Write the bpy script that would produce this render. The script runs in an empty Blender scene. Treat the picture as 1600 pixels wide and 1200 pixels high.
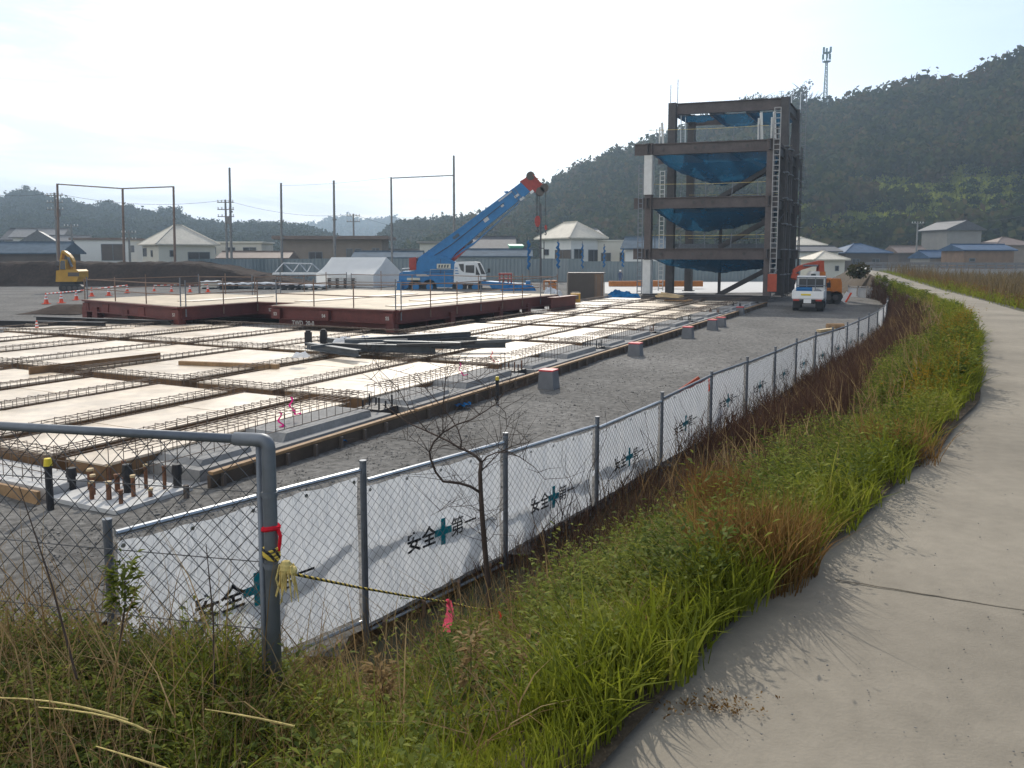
import bpy, math, random
import numpy as np
from mathutils import Vector, Matrix

random.seed(7)
RNG = np.random.default_rng(11)
scene = bpy.context.scene
COL = scene.collection
R = math.radians

# ---------------------------------------------------------------- camera, sky, sun, exposure
F_PX, PITCH, CY_PX, EYE = 1244.0, R(5.5), 520.0, 1.6
cam_d = bpy.data.cameras.new('camera')
cam_d.sensor_width = 36.0
cam_d.lens = 36.0 * F_PX / 1600.0
cam_d.shift_y = -(600.0 - CY_PX) / 1600.0
cam_d.clip_start, cam_d.clip_end = 0.05, 6000.0
cam = bpy.data.objects.new('camera', cam_d)
COL.objects.link(cam)
cam.location = (0, 0, EYE)
cam.rotation_euler = (R(90) - PITCH, 0, 0)
scene.camera = cam

SUN_AZ, SUN_EL = R(-1.5), R(36)          # azimuth measured from +Y towards +X
world = bpy.data.worlds.new('World')
scene.world = world
world.use_nodes = True
wn, wl = world.node_tree.nodes, world.node_tree.links
wn.clear()
w_out = wn.new('ShaderNodeOutputWorld')
w_bg = wn.new('ShaderNodeBackground')
w_sky = wn.new('ShaderNodeTexSky')
w_sky.sky_type = 'NISHITA'
w_sky.sun_disc = False
w_sky.sun_elevation = SUN_EL
w_sky.sun_rotation = SUN_AZ
w_sky.air_density, w_sky.dust_density, w_sky.ozone_density = 1.0, 1.1, 1.6
w_tc = wn.new('ShaderNodeTexCoord')
w_mp = wn.new('ShaderNodeMapping'); w_mp.inputs['Scale'].default_value = (1.4, 1.4, 9.0)
w_nz = wn.new('ShaderNodeTexNoise'); w_nz.inputs['Scale'].default_value = 1.7
w_nz.inputs['Detail'].default_value = 9.0; w_nz.inputs['Roughness'].default_value = 0.62
w_nz.inputs['Distortion'].default_value = 0.5
w_rp = wn.new('ShaderNodeValToRGB')
w_rp.color_ramp.elements[0].position = 0.27; w_rp.color_ramp.elements[0].color = (0, 0, 0, 1)
w_rp.color_ramp.elements[1].position = 0.56; w_rp.color_ramp.elements[1].color = (1, 1, 1, 1)
# cloud cover thins out towards the right-hand (east) half of the sky
w_sx = wn.new('ShaderNodeSeparateXYZ')
w_mr = wn.new('ShaderNodeMapRange')
w_mr.inputs['From Min'].default_value = 0.36; w_mr.inputs['From Max'].default_value = -0.28
w_mr.inputs['To Min'].default_value = 0.08; w_mr.inputs['To Max'].default_value = 1.0
w_mu = wn.new('ShaderNodeMath'); w_mu.operation = 'MULTIPLY'
w_mx = wn.new('ShaderNodeMixRGB')
w_n2 = wn.new('ShaderNodeTexNoise'); w_n2.inputs['Scale'].default_value = 3.1; w_n2.inputs['Detail'].default_value = 7.0; w_n2.inputs['Distortion'].default_value = 0.8
w_r2 = wn.new('ShaderNodeValToRGB')       # thin grey veils in the bright cloud
w_r2.color_ramp.elements[0].position = 0.36; w_r2.color_ramp.elements[0].color = (0.74, 0.75, 0.765, 1)
w_r2.color_ramp.elements[1].position = 0.58; w_r2.color_ramp.elements[1].color = (1, 1, 1, 1)
w_s2 = wn.new('ShaderNodeMixRGB'); w_s2.blend_type = 'MULTIPLY'; w_s2.inputs['Fac'].default_value = 1.0
w_s2.inputs['Color2'].default_value = (10.6, 10.7, 10.8, 1)
wl.new(w_mp.outputs['Vector'], w_n2.inputs['Vector']); wl.new(w_n2.outputs['Fac'], w_r2.inputs['Fac'])
wl.new(w_r2.outputs['Color'], w_s2.inputs['Color1']); wl.new(w_s2.outputs['Color'], w_mx.inputs['Color2'])
wl.new(w_tc.outputs['Generated'], w_mp.inputs['Vector'])
wl.new(w_mp.outputs['Vector'], w_nz.inputs['Vector'])
wl.new(w_nz.outputs['Fac'], w_rp.inputs['Fac'])
wl.new(w_tc.outputs['Generated'], w_sx.inputs[0])
wl.new(w_sx.outputs['X'], w_mr.inputs['Value'])
wl.new(w_rp.outputs['Color'], w_mu.inputs[0]); wl.new(w_mr.outputs[0], w_mu.inputs[1])
wl.new(w_mu.outputs[0], w_mx.inputs['Fac'])
wl.new(w_sky.outputs['Color'], w_mx.inputs['Color1'])
wl.new(w_mx.outputs['Color'], w_bg.inputs['Color'])
w_bg.inputs['Strength'].default_value = 0.14
wl.new(w_bg.outputs['Background'], w_out.inputs['Surface'])

sun_d = bpy.data.lights.new('sun', 'SUN')
sun_d.energy, sun_d.angle, sun_d.color = 3.6, R(0.6), (1.0, 0.93, 0.82)
sun = bpy.data.objects.new('sun', sun_d)
COL.objects.link(sun)
SUNV = Vector((math.sin(SUN_AZ) * math.cos(SUN_EL), math.cos(SUN_AZ) * math.cos(SUN_EL), math.sin(SUN_EL)))
sun.rotation_euler = SUNV.to_track_quat('Z', 'Y').to_euler()
sun.location = (0, 0, 60)

scene.view_settings.view_transform = 'Standard'
scene.view_settings.look = 'None'
scene.view_settings.exposure = 0.13
scene.view_settings.gamma = 1.0

# ---------------------------------------------------------------- places: pixel rays on real planes, site grid
CP, SP = math.cos(PITCH), math.sin(PITCH)
def ray(px, py):
    x, y = (px - 800) / F_PX, -(py - CY_PX) / F_PX
    return (x, CP + y * SP, y * CP - SP)
def G(px, py, Z):                        # where the sight line meets the level Z
    d = ray(px, py); t = (Z - EYE) / d[2]
    return Vector((d[0] * t, d[1] * t, Z))
def D(px, py, Y):                        # where the sight line meets the distance Y
    d = ray(px, py); t = Y / d[1]
    return Vector((d[0] * t, Y, EYE + d[2] * t))
_a = math.atan(630 / 1244)
UU, VV, OO = Vector((math.sin(_a), math.cos(_a), 0)), Vector((-math.cos(_a), math.sin(_a), 0)), Vector((1.109, 22.039, 0))
GRID_ROT = math.atan2(UU.y, UU.x)        # rotation of an object whose local +X is the site's long axis
def W(u, v, z=0.0):
    return OO + UU * u + VV * v + Vector((0, 0, z))
SITE = -1.66                             # level of the gravel yard

# ---------------------------------------------------------------- materials
MATS = {}
def nodes_of(name):
    m = bpy.data.materials.new(name); m.use_nodes = True
    m.node_tree.nodes.clear()
    MATS[name] = m
    return m, m.node_tree.nodes, m.node_tree.links
def noise_color(n, l, c1, c2, scale, detail=6, rough=0.6, coord='pos', lo=0.3, hi=0.7):
    geo = n.new('ShaderNodeNewGeometry' if coord == 'pos' else 'ShaderNodeTexCoord')
    nz = n.new('ShaderNodeTexNoise'); nz.inputs['Scale'].default_value = scale
    nz.inputs['Detail'].default_value = detail; nz.inputs['Roughness'].default_value = rough
    l.new(geo.outputs['Position' if coord == 'pos' else 'Object'], nz.inputs['Vector'])
    rp = n.new('ShaderNodeValToRGB')
    rp.color_ramp.elements[0].position = lo; rp.color_ramp.elements[1].position = hi
    rp.color_ramp.elements[0].color = (*c1, 1); rp.color_ramp.elements[1].color = (*c2, 1)
    l.new(nz.outputs['Fac'], rp.inputs['Fac'])
    return rp.outputs['Color'], nz.outputs['Fac']
def mat(name, c, var=0.18, scale=3.0, rough=0.6, metal=0.0, bump=0.0, bscale=None, spec=0.4, c2=None, fine=None, coord='obj', island=0.0):
    m, n, l = nodes_of(name)
    out = n.new('ShaderNodeOutputMaterial'); p = n.new('ShaderNodeBsdfPrincipled')
    p.inputs['Roughness'].default_value = rough; p.inputs['Metallic'].default_value = metal
    p.inputs['Specular IOR Level'].default_value = spec
    lo = tuple(x * (1 - var) for x in c); hi = tuple(min(1, x * (1 + var)) for x in (c2 or c))
    col, fac = noise_color(n, l, lo, hi, scale, coord=coord)
    if fine:
        col2, fac2 = noise_color(n, l, (1 - fine[1],) * 3, (1 + fine[1],) * 3, fine[0], coord=coord)
        mx = n.new('ShaderNodeMixRGB'); mx.blend_type = 'MULTIPLY'; mx.inputs['Fac'].default_value = 1
        l.new(col, mx.inputs['Color1']); l.new(col2, mx.inputs['Color2']); col = mx.outputs['Color']
    if island:                             # each board or sheet its own tint
        g = n.new('ShaderNodeNewGeometry'); mr = n.new('ShaderNodeMapRange')
        mr.inputs['To Min'].default_value = 1 - island; mr.inputs['To Max'].default_value = 1 + island * 0.4
        l.new(g.outputs['Random Per Island'], mr.inputs['Value'])
        mx = n.new('ShaderNodeMixRGB'); mx.blend_type = 'MULTIPLY'; mx.inputs['Fac'].default_value = 1
        l.new(col, mx.inputs['Color1']); l.new(mr.outputs[0], mx.inputs['Color2']); col = mx.outputs['Color']
    l.new(col, p.inputs['Base Color'])
    if bump:
        geo = n.new('ShaderNodeTexCoord')
        nz = n.new('ShaderNodeTexNoise'); nz.inputs['Scale'].default_value = bscale or scale * 6
        nz.inputs['Detail'].default_value = 8
        l.new(geo.outputs['Object'], nz.inputs['Vector'])
        b = n.new('ShaderNodeBump'); b.inputs['Strength'].default_value = bump; b.inputs['Distance'].default_value = 0.02
        l.new(nz.outputs['Fac'], b.inputs['Height']); l.new(b.outputs['Normal'], p.inputs['Normal'])
    l.new(p.outputs['BSDF'], out.inputs['Surface'])
    return m
def leaf_mat(name, ramp, trans=0.45, scale=0.6, gloss=0.06, island=0.6):
    """leaf stuff: diffuse + translucent; hue differs per leaf (island) and in soft patches (position noise)"""
    m, n, l = nodes_of(name)
    out = n.new('ShaderNodeOutputMaterial'); geo = n.new('ShaderNodeNewGeometry')
    nz = n.new('ShaderNodeTexNoise'); nz.inputs['Scale'].default_value = scale; nz.inputs['Detail'].default_value = 3
    l.new(geo.outputs['Position'], nz.inputs['Vector'])
    mr = n.new('ShaderNodeMapRange'); mr.inputs['From Min'].default_value = 0.3; mr.inputs['From Max'].default_value = 0.7
    l.new(nz.outputs['Fac'], mr.inputs['Value'])
    mx = n.new('ShaderNodeMix'); mx.data_type = 'FLOAT'; mx.inputs[0].default_value = island
    l.new(mr.outputs[0], mx.inputs[2]); l.new(geo.outputs['Random Per Island'], mx.inputs[3])
    rp = n.new('ShaderNodeValToRGB')
    els = rp.color_ramp.elements
    while len(els) < len(ramp): els.new(0.5)
    for e, (pos, c) in zip(els, ramp):
        e.position = pos; e.color = (*c, 1)
    l.new(mx.outputs[0], rp.inputs['Fac'])
    d = n.new('ShaderNodeBsdfDiffuse'); t = n.new('ShaderNodeBsdfTranslucent'); g = n.new('ShaderNodeBsdfGlossy')
    g.inputs['Roughness'].default_value = 0.55; g.inputs['Color'].default_value = (0.5, 0.55, 0.4, 1)
    l.new(rp.outputs['Color'], d.inputs['Color']); l.new(rp.outputs['Color'], t.inputs['Color'])
    m1 = n.new('ShaderNodeMixShader'); m1.inputs['Fac'].default_value = trans
    l.new(d.outputs[0], m1.inputs[1]); l.new(t.outputs[0], m1.inputs[2])
    m2 = n.new('ShaderNodeMixShader'); m2.inputs['Fac'].default_value = gloss * 0.3
    l.new(m1.outputs[0], m2.inputs[1]); l.new(g.outputs[0], m2.inputs[2])
    l.new(m2.outputs[0], out.inputs['Surface'])
    return m
def sheet_mat(name, c, trans=0.5, clear=0.0, var=0.1, scale=2.0, crease=0.0):
    """thin cloth or vinyl: diffuse + translucent (+ see-through share for netting)"""
    m, n, l = nodes_of(name)
    out = n.new('ShaderNodeOutputMaterial')
    col, _ = noise_color(n, l, tuple(x * (1 - var) for x in c), tuple(min(1, x * (1 + var)) for x in c), scale, coord='obj')
    d = n.new('ShaderNodeBsdfDiffuse'); t = n.new('ShaderNodeBsdfTranslucent')
    l.new(col, d.inputs['Color']); l.new(col, t.inputs['Color'])
    if crease:                             # vertical creases and crumples
        tc = n.new('ShaderNodeTexCoord'); mp = n.new('ShaderNodeMapping'); mp.inputs['Scale'].default_value = (9, 9, 2.2)
        nz = n.new('ShaderNodeTexNoise'); nz.inputs['Scale'].default_value = 1.6; nz.inputs['Detail'].default_value = 5; nz.inputs['Distortion'].default_value = 1.2
        bp = n.new('ShaderNodeBump'); bp.inputs['Strength'].default_value = crease; bp.inputs['Distance'].default_value = 0.05
        l.new(tc.outputs['Object'], mp.inputs['Vector']); l.new(mp.outputs[0], nz.inputs['Vector']); l.new(nz.outputs['Fac'], bp.inputs['Height'])
        l.new(bp.outputs['Normal'], d.inputs['Normal']); l.new(bp.outputs['Normal'], t.inputs['Normal'])
    m1 = n.new('ShaderNodeMixShader'); m1.inputs['Fac'].default_value = trans
    l.new(d.outputs[0], m1.inputs[1]); l.new(t.outputs[0], m1.inputs[2])
    last = m1
    if clear:
        tr = n.new('ShaderNodeBsdfTransparent')
        m2 = n.new('ShaderNodeMixShader'); m2.inputs['Fac'].default_value = clear
        l.new(last.outputs[0], m2.inputs[1]); l.new(tr.outputs[0], m2.inputs[2]); last = m2
    l.new(last.outputs[0], out.inputs['Surface'])
    return m

# ---------------------------------------------------------------- mesh helpers
MW = {}                                   # world matrix of every Empty / origin we set
class MB:
    def __init__(s): s.v, s.f = [], []
    def add(s, vs, fs):
        b = len(s.v); s.v += [tuple(x) for x in vs]; s.f += [tuple(b + i for i in f) for f in fs]; return s
    def hexa(s, p):                       # 8 points: bottom 4 ccw, top 4 ccw
        return s.add(p, [(3, 2, 1, 0), (4, 5, 6, 7), (0, 1, 5, 4), (1, 2, 6, 5), (2, 3, 7, 6), (3, 0, 4, 7)])
    def box(s, c, d, rz=0.0):
        x, y, z = d[0] / 2, d[1] / 2, d[2] / 2; cs, sn = math.cos(rz), math.sin(rz)
        p = [(-x, -y, -z), (x, -y, -z), (x, y, -z), (-x, y, -z), (-x, -y, z), (x, -y, z), (x, y, z), (-x, y, z)]
        return s.hexa([(c[0] + a * cs - b * sn, c[1] + a * sn + b * cs, c[2] + e) for a, b, e in p])
    def beam(s, p, q, w, h, up=(0, 0, 1)):
        p, q = Vector(p), Vector(q); d = (q - p)
        if d.length < 1e-6: return s
        d.normalize(); upv = Vector(up)
        if abs(d.dot(upv)) > 0.97: upv = Vector((1, 0, 0)) if abs(d.x) < 0.9 else Vector((0, 1, 0))
        sd = d.cross(upv).normalized(); u2 = sd.cross(d).normalized(); a, b = sd * (w / 2), u2 * (h / 2)
        return s.hexa([p - a - b, p + a - b, q + a - b, q - a - b, p - a + b, p + a + b, q + a + b, q - a + b])
    def ibeam(s, p, q, w, h, t=0.03):
        up = Vector((0, 0, 1)); o = up * (h / 2 - t / 2); p, q = Vector(p), Vector(q)
        s.beam(p + o, q + o, w, t); s.beam(p - o, q - o, w, t); return s.beam(p, q, t, h - 2 * t)
    def tube(s, pts, r, n=6, caps=True):
        pts = [Vector(p) for p in pts]; rs = r if isinstance(r, (list, tuple)) else [r] * len(pts)
        b = len(s.v); prev = None
        for i, p in enumerate(pts):
            d = (pts[min(i + 1, len(pts) - 1)] - pts[max(i - 1, 0)])
            d = d.normalized() if d.length > 1e-9 else Vector((0, 0, 1))
            if prev is None:
                a = d.cross(Vector((0, 0, 1)) if abs(d.z) < 0.9 else Vector((1, 0, 0))).normalized()
            else:
                a = (prev - d * prev.dot(d)); a = a.normalized() if a.length > 1e-6 else d.orthogonal().normalized()
            prev = a; c = d.cross(a)
            for k in range(n):
                t = 2 * math.pi * k / n
                s.v.append(tuple(p + (a * math.cos(t) + c * math.sin(t)) * rs[i]))
        for i in range(len(pts) - 1):
            for k in range(n):
                k2 = (k + 1) % n
                s.f.append((b + i * n + k, b + i * n + k2, b + (i + 1) * n + k2, b + (i + 1) * n + k))
        if caps:
            s.f.append(tuple(b + k for k in reversed(range(n))))
            s.f.append(tuple(b + (len(pts) - 1) * n + k for k in range(n)))
        return s
    def prism(s, poly, ext):              # planar polygon (3-D points) swept by ext, centred on the polygon
        e = Vector(ext) / 2; P = [Vector(p) for p in poly]; n = len(P); b = len(s.v)
        s.v += [tuple(p - e) for p in P] + [tuple(p + e) for p in P]
        s.f.append(tuple(b + i for i in range(n))); s.f.append(tuple(b + n + i for i in reversed(range(n))))
        for i in range(n):
            j = (i + 1) % n; s.f.append((b + i, b + n + i, b + n + j, b + j))
        return s
    def disc(s, c, axis, r, t, n=20):     # a short cylinder
        a = Vector(axis).normalized() * (t / 2); c = Vector(c); return s.tube([c - a, c + a], r, n)
    def ball(s, c, r, n=8, sq=(1, 1, 1)):
        b = len(s.v); m = max(4, n // 2 + 1)
        for i in range(m + 1):
            ph = math.pi * i / m
            for k in range(n):
                t = 2 * math.pi * k / n
                s.v.append((c[0] + r * sq[0] * math.sin(ph) * math.cos(t), c[1] + r * sq[1] * math.sin(ph) * math.sin(t), c[2] + r * sq[2] * math.cos(ph)))
        for i in range(m):
            for k in range(n):
                k2 = (k + 1) % n; s.f.append((b + i * n + k, b + (i + 1) * n + k, b + (i + 1) * n + k2, b + i * n + k2))
        return s
    def grid(s, fn, nu, nv):
        b = len(s.v)
        for i in range(nu + 1):
            for j in range(nv + 1): s.v.append(tuple(fn(i / nu, j / nv)))
        for i in range(nu):
            for j in range(nv):
                q = b + i * (nv + 1) + j; s.f.append((q, q + nv + 1, q + nv + 2, q + 1))
        return s
    def build(s, name, material, parent=None, world=True, smooth=False, props=None):
        """link the collected shapes as ONE mesh object; world=True: the shapes were given in world coordinates"""
        me = bpy.data.meshes.new(name); vs = s.v
        o = bpy.data.objects.new(name, me)
        if parent is not None:
            o.parent = parent
            if world:
                inv = MW[parent.name].inverted(); vs = [tuple(inv @ Vector(p)) for p in vs]
            MW[o.name] = MW[parent.name].copy()
        elif world and vs:
            xs, ys, zs = zip(*vs); c = Vector(((min(xs) + max(xs)) / 2, (min(ys) + max(ys)) / 2, min(zs)))
            vs = [(p[0] - c.x, p[1] - c.y, p[2] - c.z) for p in vs]; o.location = c; MW[o.name] = Matrix.Translation(c)
        else: MW[o.name] = Matrix.Identity(4)
        me.from_pydata(vs, [], s.f); me.update()
        me.materials.append(MATS[material] if isinstance(material, str) else material)
        if smooth:
            me.polygons.foreach_set('use_smooth', [True] * len(me.polygons))
        COL.objects.link(o)
        if props: tag(o, *props)
        return o
def tag(o, label=None, cat=None, group=None, kind=None):
    if label: o['label'] = label
    if cat: o['category'] = cat
    if group: o['group'] = group
    if kind: o['kind'] = kind
    return o
def thing(name, label, cat, loc, rz=0.0, group=None):
    o = bpy.data.objects.new(name, None); COL.objects.link(o)
    o.empty_display_size = 0.3
    o.location = loc; o.rotation_euler = (0, 0, rz)
    MW[o.name] = Matrix.Translation(Vector(loc)) @ Matrix.Rotation(rz, 4, 'Z')
    return tag(o, label, cat, group)
def copy_tree(o, parent=None):
    c = o.copy(); COL.objects.link(c)
    if parent is not None: c.parent = parent
    for ch in list(o.children): copy_tree(ch, c)
    return c
def dup(o, loc, rz, label, group=None):
    c = copy_tree(o); c.location = loc; c.rotation_euler = (0, 0, rz); c['label'] = label
    if group: c['group'] = group
    return c
def mesh_np(name, V, Fq, material, props, smooth=False):
    """V (n,3), Fq (m,k) with k corners each -> one mesh object (k = 3 or 4)"""
    me = bpy.data.meshes.new(name); V = np.asarray(V, dtype=np.float32); Fq = np.asarray(Fq, dtype=np.int32)
    k = Fq.shape[1]
    me.vertices.add(len(V)); me.vertices.foreach_set('co', V.ravel())
    me.loops.add(Fq.size); me.loops.foreach_set('vertex_index', Fq.ravel())
    me.polygons.add(len(Fq)); me.polygons.foreach_set('loop_start', np.arange(0, Fq.size, k, dtype=np.int32))
    try: me.polygons.foreach_set('loop_total', np.full(len(Fq), k, dtype=np.int32))
    except Exception: pass
    me.update(calc_edges=True); me.validate()
    me.materials.append(MATS[material])
    if smooth: me.polygons.foreach_set('use_smooth', np.ones(len(Fq), dtype=bool))
    o = bpy.data.objects.new(name, me); COL.objects.link(o)
    MW[o.name] = Matrix.Identity(4)
    if props: tag(o, *props)
    return o
def text_mesh(txt, size, bold=0.0, align='LEFT', depth=0.0):
    cu = bpy.data.curves.new('lettering', 'FONT'); cu.body = txt; cu.size = size
    cu.align_x = align; cu.offset = bold; cu.extrude = depth
    tmp = bpy.data.objects.new('lettering', cu); COL.objects.link(tmp)
    dg = bpy.context.evaluated_depsgraph_get()
    me = bpy.data.meshes.new_from_object(tmp.evaluated_get(dg))
    bpy.data.objects.remove(tmp); bpy.data.curves.remove(cu)
    vs = [v.co.copy() for v in me.vertices]; fs = [tuple(p.vertices) for p in me.polygons]
    bpy.data.meshes.remove(me)
    return vs, fs
def fnoise(x, y, seed=0.0):               # cheap smooth noise in [-1,1]
    return (math.sin(x * 1.7 + seed) * math.cos(y * 1.3 - seed * 2.1) + math.sin(x * 0.61 - y * 0.83 + seed * 3.3)
            + 0.6 * math.sin(x * 3.1 + y * 2.3 + seed)) / 2.6
# ================================================================ MATERIALS IN USE
mat('gravel', (0.125, 0.12, 0.112), var=0.34, scale=0.22, rough=0.95, bump=0.9, bscale=16, fine=(8, 0.5), spec=0.15, coord='pos')
mat('ground_far', (0.10, 0.10, 0.065), var=0.4, scale=0.05, rough=1.0, fine=(0.6, 0.3), spec=0.1, coord='pos')
mat('soil', (0.075, 0.058, 0.040), var=0.4, scale=1.5, rough=1.0, bump=0.7, bscale=14, fine=(20, 0.3), spec=0.1, coord='pos')
mat('bank_dirt', (0.045, 0.032, 0.025), var=0.35, scale=0.4, rough=1.0, bump=0.8, bscale=3, fine=(4, 0.3), spec=0.1, coord='pos')
mat('path_concrete', (0.226, 0.2, 0.158), var=0.2, scale=0.55, rough=0.9, bump=0.2, bscale=70, fine=(9, 0.09), spec=0.2, coord='pos')
mat('joint_dark', (0.15, 0.13, 0.10), rough=1.0)
mat('dead_litter', (0.16, 0.085, 0.05), var=0.5, scale=20, rough=1.0)
mat('stone', (0.17, 0.165, 0.155), var=0.35, scale=1.2, rough=0.95, coord='pos', spec=0.15)
mat('river_mud', (0.07, 0.065, 0.04), var=0.4, scale=0.2, rough=1.0, fine=(2, 0.3), coord='pos')
mat('asphalt', (0.10, 0.10, 0.10), rough=0.9)
mat('forest_floor', (0.020, 0.028, 0.012), var=0.45, scale=0.03, rough=1.0, fine=(0.3, 0.4), spec=0.05, coord='pos')
mat('far_forest', (0.026, 0.036, 0.018), var=0.4, scale=0.02, rough=1.0, fine=(0.15, 0.5), spec=0.05, coord='pos')
leaf_mat('crown_dark', [(0.0, (0.010, 0.022, 0.008)), (0.35, (0.022, 0.036, 0.010)), (0.6, (0.055, 0.062, 0.018)), (0.78, (0.085, 0.06, 0.030)), (0.9, (0.03, 0.045, 0.012)), (1.0, (0.12, 0.10, 0.035))], trans=0.3, scale=0.11, gloss=0.02, island=0.28)
leaf_mat('crown_far', [(0.0, (0.020, 0.034, 0.014)), (1.0, (0.045, 0.052, 0.022))], trans=0.35, scale=0.03, gloss=0.0, island=0.3)
leaf_mat('crown_citrus', [(0.0, (0.010, 0.026, 0.007)), (1.0, (0.035, 0.06, 0.015))], trans=0.25, scale=0.3, gloss=0.05)
leaf_mat('terrace_grass', [(0.0, (0.12, 0.16, 0.02)), (1.0, (0.30, 0.33, 0.07))], trans=0.6, scale=0.15, gloss=0.0)
mat('bark', (0.07, 0.05, 0.04), var=0.3, scale=12, rough=0.95)
mat('bark_grey', (0.12, 0.10, 0.085), var=0.3, scale=25, rough=0.9, bump=0.3)
# grass and weeds
leaf_mat('grass_green', [(0.0, (0.07, 0.09, 0.008)), (0.45, (0.15, 0.175, 0.014)), (0.8, (0.24, 0.25, 0.035)), (1.0, (0.32, 0.24, 0.09))], trans=0.5, scale=1.6, gloss=0.07, island=0.55)
leaf_mat('weed_green', [(0.0, (0.028, 0.046, 0.009)), (0.35, (0.07, 0.095, 0.015)), (0.62, (0.15, 0.175, 0.025)), (0.8, (0.24, 0.25, 0.045)), (0.92, (0.22, 0.17, 0.06)), (1.0, (0.13, 0.08, 0.04))], trans=0.45, scale=1.7, gloss=0.06, island=0.42)
leaf_mat('dry_grass', [(0.0, (0.13, 0.075, 0.03)), (0.5, (0.24, 0.16, 0.075)), (1.0, (0.40, 0.31, 0.17))], trans=0.35, scale=1.0, gloss=0.03)
leaf_mat('rust_grass', [(0.0, (0.07, 0.035, 0.013)), (0.5, (0.17, 0.09, 0.03)), (0.85, (0.26, 0.17, 0.06)), (1.0, (0.12, 0.15, 0.03))], trans=0.45, scale=1.0, gloss=0.03)
leaf_mat('goldenrod', [(0.0, (0.08, 0.085, 0.012)), (0.5, (0.17, 0.115, 0.014)), (1.0, (0.30, 0.17, 0.02))], trans=0.5, scale=0.8, gloss=0.03)
leaf_mat('brown_twig', [(0.0, (0.045, 0.024, 0.018)), (0.6, (0.09, 0.05, 0.035)), (1.0, (0.16, 0.09, 0.055))], trans=0.1, scale=0.6, gloss=0.03)
leaf_mat('reed', [(0.0, (0.08, 0.06, 0.03)), (0.6, (0.15, 0.11, 0.055)), (1.0, (0.26, 0.19, 0.10))], trans=0.35, scale=0.25, gloss=0.02)
# building materials
mat('galv', (0.42, 0.44, 0.46), var=0.12, scale=9, rough=0.35, metal=0.75)
mat('galv_dark', (0.15, 0.165, 0.185), var=0.2, scale=8, rough=0.5, metal=0.3)
mat('wire', (0.22, 0.225, 0.23), var=0.2, rough=0.5, metal=0.6)
mat('wire_dark', (0.07, 0.072, 0.075), var=0.2, rough=0.55, metal=0.3)
mat('rebar', (0.13, 0.10, 0.08), var=0.35, scale=6, rough=0.75, metal=0.4)
mat('rusty', (0.16, 0.075, 0.04), var=0.4, scale=15, rough=0.9)
mat('concrete', (0.25, 0.245, 0.235), var=0.15, scale=2.5, rough=0.9, bump=0.2, fine=(18, 0.12))
mat('concrete_pale', (0.46, 0.455, 0.44), var=0.1, scale=1.5, rough=0.85)
mat('ply', (0.60, 0.48, 0.34), var=0.14, scale=0.7, rough=0.36, spec=0.55, fine=(1.9, 0.20), island=0.22, c2=(0.70, 0.60, 0.47), coord='pos')
mat('ply_edge', (0.20, 0.115, 0.055), var=0.3, scale=4, rough=0.8)
mat('wood_board', (0.27, 0.165, 0.08), var=0.3, scale=5, rough=0.75)
mat('wood_pale', (0.48, 0.36, 0.2), var=0.2, scale=4, rough=0.7)
mat('deck_tan', (0.42, 0.345, 0.245), var=0.18, scale=0.6, rough=0.7, fine=(1.6, 0.18), coord='pos')
mat('red_steel', (0.115, 0.028, 0.022), var=0.25, scale=1.2, rough=0.6, fine=(9, 0.15))
mat('dark_steel', (0.062, 0.056, 0.055), var=0.25, scale=1.0, rough=0.65, fine=(6, 0.15))
mat('brown_steel', (0.085, 0.068, 0.064), var=0.25, scale=1.0, rough=0.6, fine=(6, 0.15))
mat('beam_grey', (0.075, 0.085, 0.095), var=0.25, scale=3, rough=0.5, metal=0.2)
mat('form_side', (0.085, 0.062, 0.045), var=0.3, scale=3, rough=0.9)
mat('ladder_grey', (0.30, 0.29, 0.28), var=0.15, rough=0.6)
mat('black', (0.02, 0.02, 0.022), rough=0.6)
mat('rubber', (0.025, 0.025, 0.025), rough=0.85)
mat('white_paint', (0.74, 0.74, 0.72), var=0.06, rough=0.4)
mat('white_primer', (0.55, 0.55, 0.53), var=0.1, rough=0.6)
mat('glass', (0.03, 0.035, 0.04), rough=0.12, spec=0.7)
mat('hoarding', (0.20, 0.235, 0.24), var=0.08, scale=0.6, rough=0.5, metal=0.2)
mat('hoarding_pale', (0.26, 0.29, 0.29), var=0.08, scale=0.6, rough=0.5, metal=0.2)
mat('crane_blue', (0.016, 0.16, 0.37), var=0.15, scale=2, rough=0.35, fine=(9, 0.08))
mat('crane_red', (0.34, 0.035, 0.022), var=0.2, scale=3, rough=0.45)
mat('excavator_orange', (0.42, 0.13, 0.015), var=0.15, scale=3, rough=0.45)
mat('orange_red', (0.36, 0.06, 0.025), var=0.18, scale=3, rough=0.5)
mat('orange_steel', (0.42, 0.15, 0.03), var=0.25, scale=3, rough=0.6)
mat('yellow', (0.44, 0.235, 0.015), var=0.15, scale=2, rough=0.5)
mat('yellow_tip', (0.65, 0.50, 0.03), rough=0.5)
mat('cone_red', (0.72, 0.075, 0.02), var=0.1, rough=0.5)
mat('cap_red', (0.55, 0.05, 0.06), var=0.1, rough=0.5)
mat('block_grey', (0.155, 0.158, 0.165), var=0.12, scale=4, rough=0.8)
mat('cream', (0.62, 0.58, 0.46), var=0.06, rough=0.6)
mat('ink_black', (0.015, 0.015, 0.018), rough=0.6)
mat('ink_teal', (0.0, 0.30, 0.36), rough=0.5)
mat('chalk', (0.45, 0.42, 0.38), rough=0.8)
mat('pole_grey', (0.20, 0.195, 0.185), var=0.15, rough=0.8)
mat('pole_rust', (0.20, 0.135, 0.10), var=0.25, scale=1, rough=0.8)
mat('cable', (0.05, 0.05, 0.055), rough=0.7)
mat('mast_teal', (0.10, 0.19, 0.20), rough=0.6)
mat('wall_cream', (0.58, 0.55, 0.47), var=0.07, scale=0.5, rough=0.85)
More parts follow.
